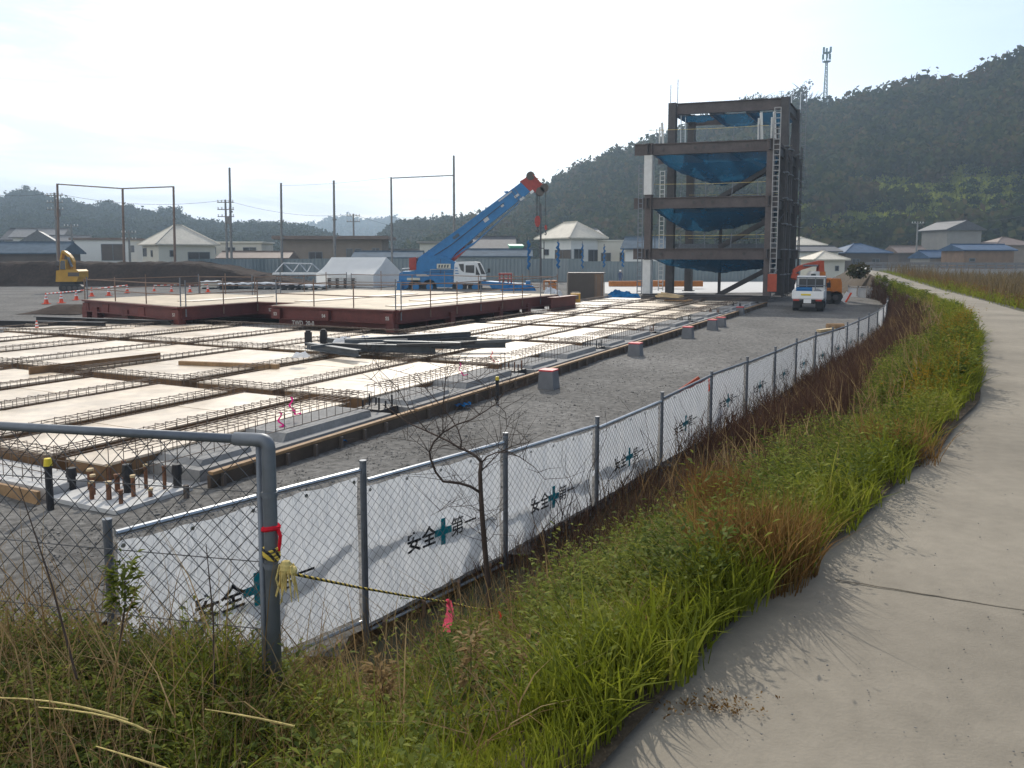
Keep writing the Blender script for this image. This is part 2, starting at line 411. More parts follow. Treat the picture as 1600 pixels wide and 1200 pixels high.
mat('wall_white', (0.66, 0.66, 0.63), var=0.06, scale=0.5, rough=0.85)
mat('wall_brown', (0.23, 0.185, 0.145), var=0.12, scale=0.6, rough=0.85)
mat('wall_grey', (0.24, 0.23, 0.21), var=0.1, scale=0.6, rough=0.85)
mat('wall_dark', (0.11, 0.09, 0.075), var=0.2, scale=0.6, rough=0.9)
mat('wall_timber', (0.20, 0.13, 0.085), var=0.2, scale=0.8, rough=0.9)
mat('roof_pale', (0.50, 0.46, 0.38), var=0.1, scale=0.8, rough=0.75, fine=(3, 0.1))
mat('roof_grey', (0.15, 0.15, 0.15), var=0.15, scale=1.0, rough=0.5, fine=(4, 0.15))
mat('roof_tile', (0.07, 0.073, 0.08), var=0.2, scale=1.5, rough=0.7, fine=(5, 0.2))
mat('roof_blue', (0.045, 0.085, 0.15), var=0.2, scale=1, rough=0.7, spec=0.2)
mat('roof_bluegrey', (0.085, 0.115, 0.145), var=0.2, scale=1, rough=0.9, spec=0.1)
mat('roof_brown', (0.16, 0.115, 0.09), var=0.15, scale=1, rough=0.6)
mat('green_sheet', (0.07, 0.36, 0.22), rough=0.6)
mat('navy', (0.03, 0.04, 0.07), rough=0.4)
mat('skin', (0.35, 0.20, 0.13), rough=0.6)
mat('cloth_dark', (0.05, 0.055, 0.07), rough=0.9)
mat('cloth_blue', (0.06, 0.09, 0.16), rough=0.9)
sheet_mat('vinyl', (0.66, 0.68, 0.705), trans=0.48, var=0.05, scale=3, crease=0.55)
sheet_mat('tent_cloth', (0.78, 0.78, 0.76), trans=0.3, var=0.05, scale=1)
sheet_mat('net_blue', (0.014, 0.095, 0.185), trans=0.45, clear=0.25, var=0.25, scale=1.5)
sheet_mat('tarp_blue', (0.015, 0.13, 0.32), trans=0.2, var=0.25, scale=2)
sheet_mat('ribbon_pink', (0.80, 0.12, 0.20), trans=0.4)
sheet_mat('ribbon_magenta', (0.80, 0.04, 0.28), trans=0.4)
sheet_mat('ribbon_red', (0.70, 0.03, 0.05), trans=0.3)
sheet_mat('film_clear', (0.75, 0.77, 0.8), trans=0.4)
def rope_mat():
    m, n, l = nodes_of('rope_tiger')
    out = n.new('ShaderNodeOutputMaterial'); p = n.new('ShaderNodeBsdfPrincipled'); p.inputs['Roughness'].default_value = 0.85
    tc = n.new('ShaderNodeTexCoord'); wv = n.new('ShaderNodeTexWave'); wv.inputs['Scale'].default_value = 14.0
    wv.bands_direction = 'DIAGONAL'; wv.inputs['Distortion'].default_value = 0.4
    rp = n.new('ShaderNodeValToRGB'); rp.color_ramp.interpolation = 'CONSTANT'
    rp.color_ramp.elements[0].color = (0.55, 0.40, 0.06, 1); rp.color_ramp.elements[1].position = 0.55
    rp.color_ramp.elements[1].color = (0.02, 0.02, 0.02, 1)
    l.new(tc.outputs['Object'], wv.inputs['Vector']); l.new(wv.outputs['Fac'], rp.inputs['Fac'])
    l.new(rp.outputs['Color'], p.inputs['Base Color']); l.new(p.outputs['BSDF'], out.inputs['Surface'])
rope_mat()
mat('rope_yellow', (0.55, 0.43, 0.16), var=0.35, scale=30, rough=0.9)

# ================================================================ GROUND, PATH, EMBANKMENT, YARD
PATH_L = [Vector((-4.2, -3.2)), Vector((-2.6, -1.4)), Vector((-1.15, 0.2)), Vector((-0.25, 1.5))] + [G(px, py, 0).xy for px, py in
          [(1000, 1152), (1056, 1085), (1161, 987), (1225, 946), (1307, 860), (1375, 807), (1440, 745), (1490, 690), (1530, 630),
           (1537, 582), (1535, 547), (1522, 515), (1500, 490), (1450, 467), (1407, 452), (1365, 432)]] + [Vector((34.5, 78.0)), Vector((42, 99))]
FENCE_POST = [(-2.64, 5.05, -0.18), (-1.28, 6.7, -0.22), (-0.07, 8.4, -0.36), (1.11, 10.2, -0.55), (2.33, 12.2, -0.57), (3.57, 14.1, -0.52),
              (4.74, 15.9, -0.49), (5.93, 17.8, -0.50), (7.12, 19.8, -0.52), (8.36, 21.8, -0.54), (9.59, 23.7, -0.58), (10.87, 25.7, -0.60)]
_far = [D(1342, 500, 28.0), D(1358, 490, 30.3), D(1372, 481, 33.0), D(1381, 474, 35.8), D(1386, 468, 38.8), D(1388, 463, 42.0), D(1388, 459, 45.2),
        D(1387, 456, 48.5), D(1385, 453, 51.8), D(1382, 450, 55.0), D(1377, 447.5, 58.0), D(1369, 446, 60.4), D(1356, 445, 62.0), D(1341, 444, 63.2), D(1326, 443.5, 64.2)]
FENCE_POST = [Vector(p) for p in FENCE_POST] + [Vector((p.x, p.y, -0.62 - 0.012 * i)) for i, p in enumerate(_far)]
FENCE_FOOT = [Vector((-10.5, 4.0)), Vector((-6.5, 4.9)), Vector((-4.2, 5.1))] + [p.xy for p in FENCE_POST[:23]] + [Vector((27.6, 62)), Vector((31.0, 78.5)), Vector((38, 100))]

def resample(pts, n):
    L = [0.0]
    for a, b in zip(pts, pts[1:]): L.append(L[-1] + (b - a).length)
    out = []
    for i in range(n):
        s = L[-1] * i / (n - 1); k = 0
        while k < len(L) - 2 and L[k + 1] < s: k += 1
        t = (s - L[k]) / max(1e-6, L[k + 1] - L[k]); out.append(pts[k].lerp(pts[k + 1], min(1, max(0, t))))
    return out
def smooth_pl(pts, it=2):
    p = [q.copy() for q in pts]
    for _ in range(it):
        p = [p[0]] + [(p[i - 1] + p[i] * 2 + p[i + 1]) / 4 for i in range(1, len(p) - 1)] + [p[-1]]
    return p
PL = smooth_pl(resample(PATH_L, 240), 4)
def left_normal(pts, i):
    d = (pts[min(i + 1, len(pts) - 1)] - pts[max(i - 1, 0)]).normalized(); return Vector((-d.y, d.x))
PN = [left_normal(PL, i) for i in range(len(PL))]
PL0 = PL
PL = [PL0[i] + PN[i] * (0.17 if PL0[i].y < 12 else 0.17 * max(0, (24 - PL0[i].y) / 12)) for i in range(len(PL0))]
PR_ = [PL0[i] - PN[i] * (2.75 if PL[i].y < 10 else max(1.75, 2.75 - (PL[i].y - 10) * 0.07)) for i in range(len(PL))]
def foot_for(p):
    """nearest point of the fence line to p"""
    best = None
    for a, b in zip(FENCE_FOOT, FENCE_FOOT[1:]):
        ab = b - a; t = max(0, min(1, (p - a).dot(ab) / ab.length_squared)); q = a + ab * t; d = (p - q).length
        if best is None or d < best[0]: best = (d, q)
    return best[1]
PF = smooth_pl([foot_for(p) for p in PL], 10)
def bank_xyz(i, t):
    """point of the grassy slope: i = place along the path, t = 0 at the path's edge .. 1 at the fence's foot"""
    i0 = int(min(len(PL) - 2, max(0, math.floor(i)))); fr = i - i0
    a = PL[i0].lerp(PL[i0 + 1], fr); b = PF[i0].lerp(PF[i0 + 1], fr); p = a.lerp(b, t)
    tc = min(1.0, max(0.0, t)); e = 0.35 * tc * tc * (3 - 2 * tc) + 0.65 * (1 - (1 - tc) ** 1.6) + 0.3 * min(0.0, t) + 0.3 * max(0.0, t - 1)
    lip = max(0.0, 1 - max(0.0, t) / 0.09); lip = 0.035 * lip * lip * (3 - 2 * lip)   # soil washed onto the path's edge
    z = lip - 1.86 * e * (1 - 0.8 * max(0.0, 1 - t / 0.12) if t > 0 else 0) + 0.07 * fnoise(p.x * 1.3, p.y * 1.3, 2.0) * math.sin(math.pi * min(1, max(0, t)))
    # a level shelf on the near side of the gate, falling away beyond it and towards the first fence panels
    dg = (p - Vector((-1.07, 3.4))).dot(Vector((-0.206, -0.979))); w = min(1, max(0, (dg + 1.0) / 1.0)); fx = min(1, max(0, (-0.5 - p.x) / 0.6))
    w = w * w * (3 - 2 * w) * fx
    z += w * (max(z, -0.42 - 0.05 * min(0.0, p.x + 1)) - z)
    return Vector((p.x, p.y, z))

# one big ground sheet out to the horizon
gx = np.linspace(-1500, 1500, 61); gy = np.linspace(-60, 1950, 61)
GV = [(x, y, -1.80) for x in gx for y in gy]
GF = [(i * 61 + j, (i + 1) * 61 + j, (i + 1) * 61 + j + 1, i * 61 + j + 1) for i in range(60) for j in range(60)]
mesh_np('ground', GV, GF, 'ground_far', (None, None, None, 'structure'))
# the gravel yard: a rolling sheet
yb = MB()
def yard(a, b):
    x = -75 + a * 120; y = -2 + b * 112
    return (x, y, SITE + 0.035 * fnoise(x * 0.9, y * 0.9) + 0.02 * fnoise(x * 3.1, y * 2.7, 4))
yb.grid(yard, 150, 150)
# leave out what lies under the slope and beyond it
def side_of_fence(x, y):
    p = Vector((x, y)); best = 1e9; sg = 1
    for a, b in zip(FENCE_FOOT, FENCE_FOOT[1:]):
        ab = b - a; t = max(0, min(1, (p - a).dot(ab) / ab.length_squared)); q = a + ab * t; d = (p - q).length
        if d < best: best = d; sg = 1 if ab.cross(p - a) > 0 else -1
    return sg * best
yb.f = [f for f in yb.f if side_of_fence(*[sum(yb.v[i][k] for i in f) / 4 for k in (0, 1)]) > 0.25]
_ff = [p.copy() for p in FENCE_FOOT]
for a, b in zip(_ff, _ff[1:]):             # narrow margin of the yard up to the fence
    d = (b - a).normalized(); n = Vector((-d.y, d.x)) * 1.9; z = SITE + 0.012
    yb.add([(a.x, a.y, z), (b.x, b.y, z), (b.x + n.x, b.y + n.y, z), (a.x + n.x, a.y + n.y, z)], [(0, 1, 2, 3)])
yb.build('gravel_yard', 'gravel', smooth=True, props=(None, None, None, 'structure'))
# embankment slope between path and fence
eb = MB()
eb.grid(lambda a, b: bank_xyz(a * (len(PL) - 1.001), -0.035 + 0.02 * fnoise(a * 90, 1, 3) * (1 - b) + b * 1.13) if b < 0.9 else
        (lambda q: Vector((q.x, q.y, min(q.z, -1.80))))(bank_xyz(a * (len(PL) - 1.001), -0.03 + b * 1.13)), 239, 30)
eb.build('embankment', 'soil', smooth=True, props=(None, None, None, 'structure'))
# right-hand river bank and bed
rb = MB()
def rbank(a, b):
    i = a * (len(PL) - 1.001); i0 = int(i); fr = i - i0
    p = PR_[i0].lerp(PR_[i0 + 1], fr); n = PN[i0]; d = b * 14 - 0.15; q = p - n * d
    z = -0.03 - 1.75 * min(1, max(0, (d - 0.5) / 5.0)) + 0.08 * fnoise(q.x * 0.8, q.y * 0.8, 5) * min(1, max(0, d))
    return (q.x, q.y, z)
rb.grid(rbank, 160, 12)
rb.build('river_bank', 'river_mud', smooth=True, props=(None, None, None, 'structure'))
# the concrete path: a slab with a rounded edge, jointed
pb = MB()
def path_fn(a, b):
    i = a * (len(PL) - 1.001); i0 = int(i); fr = i - i0
    l, r = PL[i0].lerp(PL[i0 + 1], fr), PR_[i0].lerp(PR_[i0 + 1], fr); p = l.lerp(r, b)
    return (p.x, p.y, 0.012 * math.sin(b * math.pi) + 0.0015 * fnoise(p.x, p.y, 1))
pb.grid(path_fn, 239, 12)
for side in (0, 1):
    pb.grid(lambda a, b: (lambda q: (q[0], q[1], q[2] - 0.2 * b))(path_fn(a, side)), 239, 1)
path_o = pb.build('path', 'path_concrete', smooth=True, props=(None, None, None, 'structure'))
jb = MB()
for px, py, qx, qy in ((1306, 905, 1640, 960),):
    a, b = G(px, py, 0.0125), G(qx, qy, 0.0125); n = 14; d = (b - a).normalized(); s_ = Vector((-d.y, d.x, 0))
    pts = [a.lerp(b, k / n) + s_ * random.uniform(-0.006, 0.006) for k in range(n + 1)]
    for p, q in zip(pts, pts[1:]): jb.beam(p, q, 0.007, 0.003)
jb.build('path_joint', 'joint_dark', props=(None, None, None, 'structure'))

# ================================================================ HILLS
def hill(name, ridge, base_y, material, lower=0.0, rough=2.0, nt=40, back=1.2, step=12, prof=1.0):
    """terrain whose crest is seen at the given (px, py) at distance Y; returns a surface sampler"""
    xs = [r[0] for r in ridge]
    def crest(px):
        k = 0
        while k < len(xs) - 2 and xs[k + 1] < px: k += 1
        t = (px - xs[k]) / (xs[k + 1] - xs[k]); t = min(1, max(0, t)); t = t * t * (3 - 2 * t) * 0.5 + t * 0.5
        py = ridge[k][1] + (ridge[k + 1][1] - ridge[k][1]) * t; Y = ridge[k][2] + (ridge[k + 1][2] - ridge[k][2]) * t
        p = D(px, py, Y); return p.x / Y, Y, p.z - lower
    def at(px, t):
        kx, Y, H = crest(px); by = base_y(px) if callable(base_y) else base_y
        yy = by + (Y - by) * t
        if t <= 1: h = -1.8 + (H + 1.8) * (t ** prof)
        else: h = H - (H + 1.8) * (t - 1) / (back - 1) * 0.9
        x = kx * yy
        return Vector((x, yy, h + rough * fnoise(x * 0.07, yy * 0.07, len(name)) * min(1, t * 3) * (1 if t <= 1.02 else 0.5) * (0.3 if 0.9 < t < 1.1 else 1)))
    n = int((xs[-1] - xs[0]) / step); b = MB()
    b.grid(lambda a, c: at(xs[0] + (xs[-1] - xs[0]) * a, c * back), n, nt)
    b.build(name, material, smooth=True, props=(None, None, None, 'structure'))
    return at
RIDGE_R = [(600, 400, 430), (640, 385, 430), (700, 356, 430), (760, 338, 430), (800, 322, 430), (830, 305, 425), (870, 282, 420), (920, 258, 410), (970, 240, 400),
           (1040, 214, 390), (1100, 190, 380), (1150, 172, 370), (1200, 166, 365), (1260, 164, 360), (1300, 166, 350), (1350, 153, 340), (1400, 141, 330),
           (1450, 132, 320), (1500, 126, 310), (1545, 112, 300), (1575, 99, 295), (1600, 88, 290), (1700, 50, 280), (1950, 30, 270)]
RIDGE_L = [(-350, 330, 620), (-150, 318, 610), (0, 304, 600), (40, 295, 590), (90, 308, 585), (140, 320, 580), (165, 318, 580), (200, 322, 570), (240, 331, 560),
           (270, 326, 560), (300, 343, 555), (350, 348, 550), (400, 347, 550), (440, 347, 545), (480, 354, 540), (520, 369, 535), (560, 386, 530), (620, 398, 530)]
RIDGE_M = [(545, 398, 480), (580, 378, 480), (610, 352, 480), (635, 343, 480), (660, 341, 480), (690, 338, 480), (720, 342, 480), (760, 352, 480), (830, 380, 480)]
RIDGE_F = [(400, 385, 1500), (440, 371, 1500), (470, 360, 1500), (500, 350, 1500), (540, 343, 1500), (570, 351, 1500), (610, 346, 1500), (650, 364, 1500), (710, 385, 1500)]
at_R = hill('right_hill', RIDGE_R, lambda px: 178 if px > 1250 else 178 + (1250 - px) * 0.16, 'forest_floor', lower=3.2, rough=1.6, nt=44, prof=1.05)
at_L = hill('left_hill', RIDGE_L, 300, 'far_forest', lower=3.5, rough=3.0, nt=30)
at_M = hill('middle_hill', RIDGE_M, 330, 'far_forest', lower=3.5, rough=2.0, nt=24)
at_F = hill('distant_hill', RIDGE_F, 1050, 'far_forest', lower=3.0, rough=4.0, nt=20)

def leaf_cloud(C, RAD, K, size, rng, lobes=0.35, squash=None):
    """K leaf-clump quads spread through each of N crowns; C (N,3) centres, RAD (N,3) radii"""
    C = np.asarray(C, float); RAD = np.asarray(RAD, float); N = len(C)
    d = rng.normal(size=(N, K, 3)); d /= np.linalg.norm(d, axis=2, keepdims=True)
    ph = rng.uniform(0, 6.28, size=(N, 1)); az = np.arctan2(d[..., 1], d[..., 0])
    lob = 1 + lobes * np.sin(3 * az + ph) * np.cos(4 * d[..., 2] + ph * 1.7)
    rr = (0.45 + 0.6 * rng.random((N, K)) ** 0.6) * lob
    P = C[:, None, :] + d * RAD[:, None, :] * rr[..., None]
    s = (size * RAD.mean(axis=1))[:, None] * rng.uniform(0.6, 1.35, (N, K))
    a = rng.normal(size=(N, K, 3)); a /= np.linalg.norm(a, axis=2, keepdims=True)
    b = np.cross(a, d + 0.6 * rng.normal(size=(N, K, 3))); b /= np.maximum(np.linalg.norm(b, axis=2, keepdims=True), 1e-6)
    a = a * s[..., None]; b = b * s[..., None] * 0.7
    V = np.stack([P - a, P - b * 0.8, P + a * 0.9, P + b], axis=2).reshape(-1, 3)
    F = np.arange(len(V)).reshape(-1, 4)
    return V, F
def forest(name, at, pxr, tr, n, rad, K, size, rng, mats='crown_dark', skip=None):
    C, RA = [], []
    while len(C) < n:
        px = rng.uniform(*pxr); t = rng.uniform(*tr)
        if skip and skip(px, t): continue
        p = at(px, t); r = rng.uniform(*rad)
        C.append((p.x, p.y, p.z + r * 0.55)); RA.append((r, r, r * rng.uniform(0.75, 1.15)))
    V, F = leaf_cloud(C, RA, K, size, rng)
    return mesh_np(name, V, F, mats, (None, None, None, 'stuff'))
TER = [(1440, 1640, 322), (1425, 1640, 338), (1380, 1620, 306), (1265, 1300, 372), (1290, 1395, 356), (1300, 1380, 364), (1470, 1640, 295), (1390, 1500, 352), (1240, 1290, 340), (1310, 1400, 334), (1480, 1640, 274), (1340, 1440, 292), (1240, 1280, 318)]
def py_of(p):
    f = p.y * CP - (p.z - EYE) * SP; return CY_PX - F_PX * (p.y * SP + (p.z - EYE) * CP) / f
def orchard(px, t):
    if px < 1230 or t > 0.62: return False
    py = py_of(at_R(px, t)); return any(a - 3 < px < b + 3 and y - 4 < py < y + 21 for a, b, y in TER)
forest('hillside_forest', at_R, (640, 1720), (0.02, 1.03), 5000, (1.9, 5.4), 62, 0.25, RNG, skip=orchard)
forest('left_forest', at_L, (-60, 600), (0.05, 1.03), 5200, (1.8, 3.7), 28, 0.34, RNG, 'crown_far')
forest('middle_forest', at_M, (560, 810), (0.1, 1.03), 1500, (1.8, 3.4), 30, 0.34, RNG, 'crown_far')
forest('distant_forest', at_F, (410, 700), (0.4, 1.02), 900, (6, 11), 20, 0.4, RNG)

def make_tree(loc, h, r, label, leafmat='crown_dark', cat='tree', group='trees on the ridge', K=260, name='ridge_tree', bare=False):
    t = thing(name, label, cat, loc, 0, group)
    x, y, z = loc; b = MB()
    b.tube([(x, y, z - 1), (x + 0.1, y, z + h * 0.35), (x - 0.1, y, z + h * 0.75)], [h * 0.035, h * 0.028, h * 0.012], 6)
    for k in range(7):
        an = k * 2.4 + h; e = z + h * (0.35 + 0.06 * k)
        b.tube([(x, y, e), (x + math.cos(an) * r * 0.5, y + math.sin(an) * r * 0.5, e + h * 0.12), (x + math.cos(an) * r * 0.9, y + math.sin(an) * r * 0.9, e + h * 0.2)], [h * 0.015, h * 0.01, h * 0.003], 4)
    if bare:
        for k in range(70):
            an = RNG.uniform(0, 6.28); e = z + h * RNG.uniform(0.4, 0.75); q = r * RNG.uniform(0.2, 0.7)
            p = Vector((x + math.cos(an) * q, y + math.sin(an) * q, e))
            b.tube([p, p + Vector((math.cos(an) * r * 0.3, math.sin(an) * r * 0.3, h * 0.22))], [h * 0.006, h * 0.002], 3)
    b.build('trunk', 'bark', t)
    if not bare:
        nl = 7
        C = [(RNG.uniform(-0.55, 0.55) * r, RNG.uniform(-0.55, 0.55) * r, h * RNG.uniform(0.5, 0.85)) for _ in range(nl)]
        RA = [(r * RNG.uniform(0.35, 0.6),) * 2 + (h * RNG.uniform(0.14, 0.22),) for _ in range(nl)]
        V, F = leaf_cloud(C, RA, K // nl, 0.24, RNG)
        o = mesh_np('crown', V, F, leafmat, None); o.parent = t
    return t
for px, dz, h, r, lab, bare in [
        (1170, 0, 9, 5.5, 'broad dark tree at the left end of the ridge clump above the steel frame', False),
        (1192, 0, 10.5, 5.5, 'tall rounded dark tree in the middle of the ridge clump above the steel frame', False),
        (1212, 0, 9, 4.5, 'dark tree beside the gap in the ridge clump above the steel frame', False),
        (1236, 0, 10, 5, 'dark tree on the right part of the ridge clump above the steel frame', False),
        (1250, 0, 14, 4.5, 'tallest dark tree on the ridge just left of the lattice mast', False),
        (1266, 0, 9, 5, 'pale leafless tree on the ridge left of the lattice mast', True),
        (1335, 0, 5, 2.5, 'small dark tree on the ridge right of the lattice mast', False),
        (1412, 0, 5, 3, 'small dark ridge tree above the orchard terraces', False),
        (1575, 0, 6, 3.5, 'dark tree high on the ridge at the right edge of the photo', False),
        (955, 0, 6, 3.5, 'leafless tree on the ridge left of the steel frame', True),
        (922, 0, 5, 3, 'dark tree on the ridge above the white house', False)]:
    p = at_R(px, 1.0); make_tree((p.x, p.y, p.z), h, r, lab, bare=bare)
for px, h, r, lab in [(40, 7, 5, 'dark tree on the peak of the far left hill'), (163, 7, 6, 'rounded dark tree on the left hill ridge between the frame poles'),
                      (248, 8, 5, 'dark tree on the left hill ridge left of the rusty frame pole'), (272, 8, 6, 'broad dark tree on the left hill ridge behind the rusty frame pole')]:
    p = at_L(px, 1.0); make_tree((p.x, p.y, p.z - 1), h, r, lab, group='trees on the left hill')

# orchard terraces on the right hill: grassy ledges with rows of citrus trees
tb = MB(); cit = []
def hill_t_for(px, py):
    best = (1e9, 0)
    for k in range(2, 100):
        p = at_R(px, k / 100); f = p.y * CP - (p.z - EYE) * SP; u = p.y * SP + (p.z - EYE) * CP
        yy = CY_PX - F_PX * u / f
        if abs(yy - py) < best[0]: best = (abs(yy - py), k / 100)
    return best[1]
for k, (x0, x1, y) in enumerate(TER):
    n = int((x1 - x0) / 8)
    for i in range(n):
        rows = []
        for px in (x0 + (x1 - x0) * i / n, x0 + (x1 - x0) * (i + 1) / n):
            t = hill_t_for(px, y + 2 * math.sin(px * 0.05)); a = at_R(px, t); w = 5.0 + 1.6 * math.sin(px * 0.13 + k)
            rows.append((Vector((a.x, a.y, a.z + 0.9)), Vector((a.x * (1 + w / a.y), a.y + w, a.z + 1.9 + 0.25 * w)), Vector((a.x, a.y - 0.3, a.z - 1.5))))
        (a, b, c), (a2, b2, c2) = rows
        tb.add([c, c2, a2, a, b2, b], [(0, 1, 2, 3), (3, 2, 4, 5)])
        if (i * 7 + k * 3) % 5 in (0, 2): cit.append((a + Vector((0, -1.4, -1.3)), k))
tb.build('orchard_terrace', 'terrace_grass', props=(None, None, None, 'structure'))
TERRACE = [tuple(Vector(tb.v[6 * q + k]) for k in (3, 2, 5, 4)) for q in range(len(tb.v) // 6)]
proto = thing('citrus_tree', 'round dark green citrus tree on the orchard terraces', 'tree', (0, 0, 0), 0, 'citrus trees on the orchard terraces')
V, F = leaf_cloud([(0, 0, 1.5), (0.6, 0.2, 1.2), (-0.5, -0.2, 1.3)], [(1.3, 1.3, 1.1), (0.9, 0.9, 0.8), (0.9, 0.9, 0.9)], 60, 0.28, RNG)
o = mesh_np('crown', V, F, 'crown_citrus', None); o.parent = proto
MB().tube([(0, 0, -0.8), (0, 0, 1.2)], [0.12, 0.08], 5).build('trunk', 'bark', proto, world=False)
for k, (p, _) in enumerate(cit):
    c = proto if k == 0 else copy_tree(proto)
    c.location = p; c.rotation_euler = (0, 0, k * 1.3); s_ = 0.9 + 0.5 * ((k * 37) % 10) / 10; c.scale = (s_ * 1.25, s_ * 1.25, s_)

# lattice mast on the ridge
p0 = at_R(1289, 1.0); p0.z -= 1
t = thing('lattice_mast', 'tall thin lattice telecom mast with antenna platforms on the hill ridge', 'mast', p0)
b = MB(); H = 28.5
def mw(z): return 1.25 - 0.75 * min(1, z / 22)
for k in range(14):
    z0, z1 = H * 0.8 * k / 14, H * 0.8 * (k + 1) / 14
    for q in range(4):
        a0, a1 = q * math.pi / 2 + 0.6, (q + 1) * math.pi / 2 + 0.6
        P = lambda a, z: p0 + Vector((math.cos(a) * mw(z), math.sin(a) * mw(z), z))
        b.beam(P(a0, z0), P(a0, z1), 0.22, 0.22); b.beam(P(a0, z0), P(a1, z1), 0.13, 0.13); b.beam(P(a0, z1), P(a1, z1), 0.13, 0.13)
b.build('lattice_tower', 'mast_teal', t)
b = MB()
b.tube([p0 + Vector((0, 0, H * 0.8)), p0 + Vector((0, 0, H))], 0.35, 8)
for z in (H * 0.80, H * 0.93):
    b.disc(p0 + Vector((0, 0, z)), (0, 0, 1), 1.7, 0.3, 12)
    for q in range(10):
        a = q * 0.628; b.beam(p0 + Vector((math.cos(a) * 1.7, math.sin(a) * 1.7, z)), p0 + Vector((math.cos(a) * 1.7, math.sin(a) * 1.7, z + 1.1)), 0.1, 0.1)
b.build('platform', 'mast_teal', t)
for q in range(6):
    a = q * 1.047 + 0.3; zz = H * (0.97 if q % 2 else 0.88)
    c = p0 + Vector((math.cos(a) * 1.6, math.sin(a) * 1.6, zz)); MB().box(c, (0.75, 0.5, 2.2), a).build('antenna', 'mast_teal', t)
# ================================================================ HOUSES
def house(name, label, corner, Y, rot, wR, wL, ztop, wall, roof, wins=(), roofmat='roof_grey', over=0.6, group=None, base=-1.8):
    """near corner seen at px `corner` at distance Y; right face runs along +x', left face along +y' (turned by rot)"""
    p = D(corner, 400, Y); loc = Vector((p.x, p.y, base)); r = R(rot)
    t = thing(name, label, 'house' if 'house' in name else 'building', loc, r, group)
    h = ztop - base
    MB().box((wR / 2, wL / 2, h / 2), (wR, wL, h)).build('wall', wall, t, world=False)
    b = MB(); x0, x1, y0, y1 = -over, wR + over, -over, wL + over; th = 0.18
    kind, rh = roof[0], roof[1]
    if kind == 'flat':
        b.box((wR / 2, wL / 2, h + 0.003 + rh / 2), (wR + 2 * over, wL + 2 * over, rh))
        if len(roof) > 2: b.box((wR / 2, wL / 2, h + rh + 0.25), (wR * 0.3, wL * 0.4, 0.5))
    else:
        z = h + 0.003
        if kind == 'hip':
            along_x = (x1 - x0) >= (y1 - y0); ins = min(x1 - x0, y1 - y0) / 2
            cx, cy = (x0 + x1) / 2, (y0 + y1) / 2
            A, B = ((x0 + ins, cy), (x1 - ins, cy)) if along_x else ((cx, y0 + ins), (cx, y1 - ins))
            if (Vector(A) - Vector(B)).length < 0.05: B = (A[0] + 0.05, A[1])
        elif kind == 'gable_x': A, B = (x0, (y0 + y1) / 2), (x1, (y0 + y1) / 2); along_x = True
        elif kind == 'gable_y': A, B = ((x0 + x1) / 2, y0), ((x0 + x1) / 2, y1); along_x = False
        if kind == 'shed':
            b.hexa([(x0, y0, z), (x1, y0, z), (x1, y1, z + rh), (x0, y1, z + rh), (x0, y0, z + th), (x1, y0, z + th), (x1, y1, z + rh + th), (x0, y1, z + rh + th)])
        else:
            e = [(x0, y0, z), (x1, y0, z), (x1, y1, z), (x0, y1, z)]
            e2 = [(a, c, d + th) for a, c, d in e]
            top = [(A[0], A[1], z + rh + th), (B[0], B[1], z + rh + th)]
            vs = e + e2 + top
            side = [(0, 1, 5, 4), (1, 2, 6, 5), (2, 3, 7, 6), (3, 0, 4, 7), (3, 2, 1, 0)]
            if along_x: fs = side + [(4, 5, 9, 8), (5, 6, 9), (6, 7, 8, 9), (7, 4, 8)]
            else: fs = side + [(4, 5, 8), (5, 6, 9, 8), (6, 7, 9), (7, 4, 8, 9)]
            b.add(vs, fs)
            # ridge and hip caps
            b2 = MB(); b2.beam(top[0], top[1], 0.3, 0.25)
            if kind == 'hip':
                for i in range(4):
                    tp = top[0] if ((i in (0, 3)) if along_x else (i in (0, 1))) else top[1]
                    b2.beam(e2[i], tp, 0.22, 0.14)
    ro = b.build('roof', roofmat, t, world=False)
    if kind not in ('flat', 'shed'): b2.build('ridge_cap', roofmat, ro, world=False)
    for w in wins:
        face, s, zc, ww, hh = w[:5]; kindw = w[5] if len(w) > 5 else 'window'
        d = 0.07
        c, dim = ((s, -d / 2 + 0.02, zc - base), (ww, d, hh)) if face == 'R' else ((-d / 2 + 0.02, s, zc - base), (d, ww, hh))
        wo = MB().box(c, dim).build(kindw, 'glass' if kindw == 'window' else 'wall_dark', t, world=False)
        fr = MB(); q = 0.09
        def bar(du, dz, lu, lz):
            cc = (c[0] + du, c[1] - d / 2 - 0.015, c[2] + dz) if face == 'R' else (c[0] - d / 2 - 0.015, c[1] + du, c[2] + dz)
            fr.box(cc, (lu, 0.05, lz) if face == 'R' else (0.05, lu, lz))
        bar(0, hh / 2 - q / 2, ww, q); bar(0, -hh / 2 + q / 2, ww, q)
        for sg in (-1, 1): bar(sg * (ww / 2 - q / 2), 0, q, hh - 2 * q)
        if ww > 1.0: bar(0, 0, q, hh - 2 * q)
        fr.build('frame', 'galv_dark', wo, world=False)
    return t
def zat(py, Y): return D(800, py, Y).z
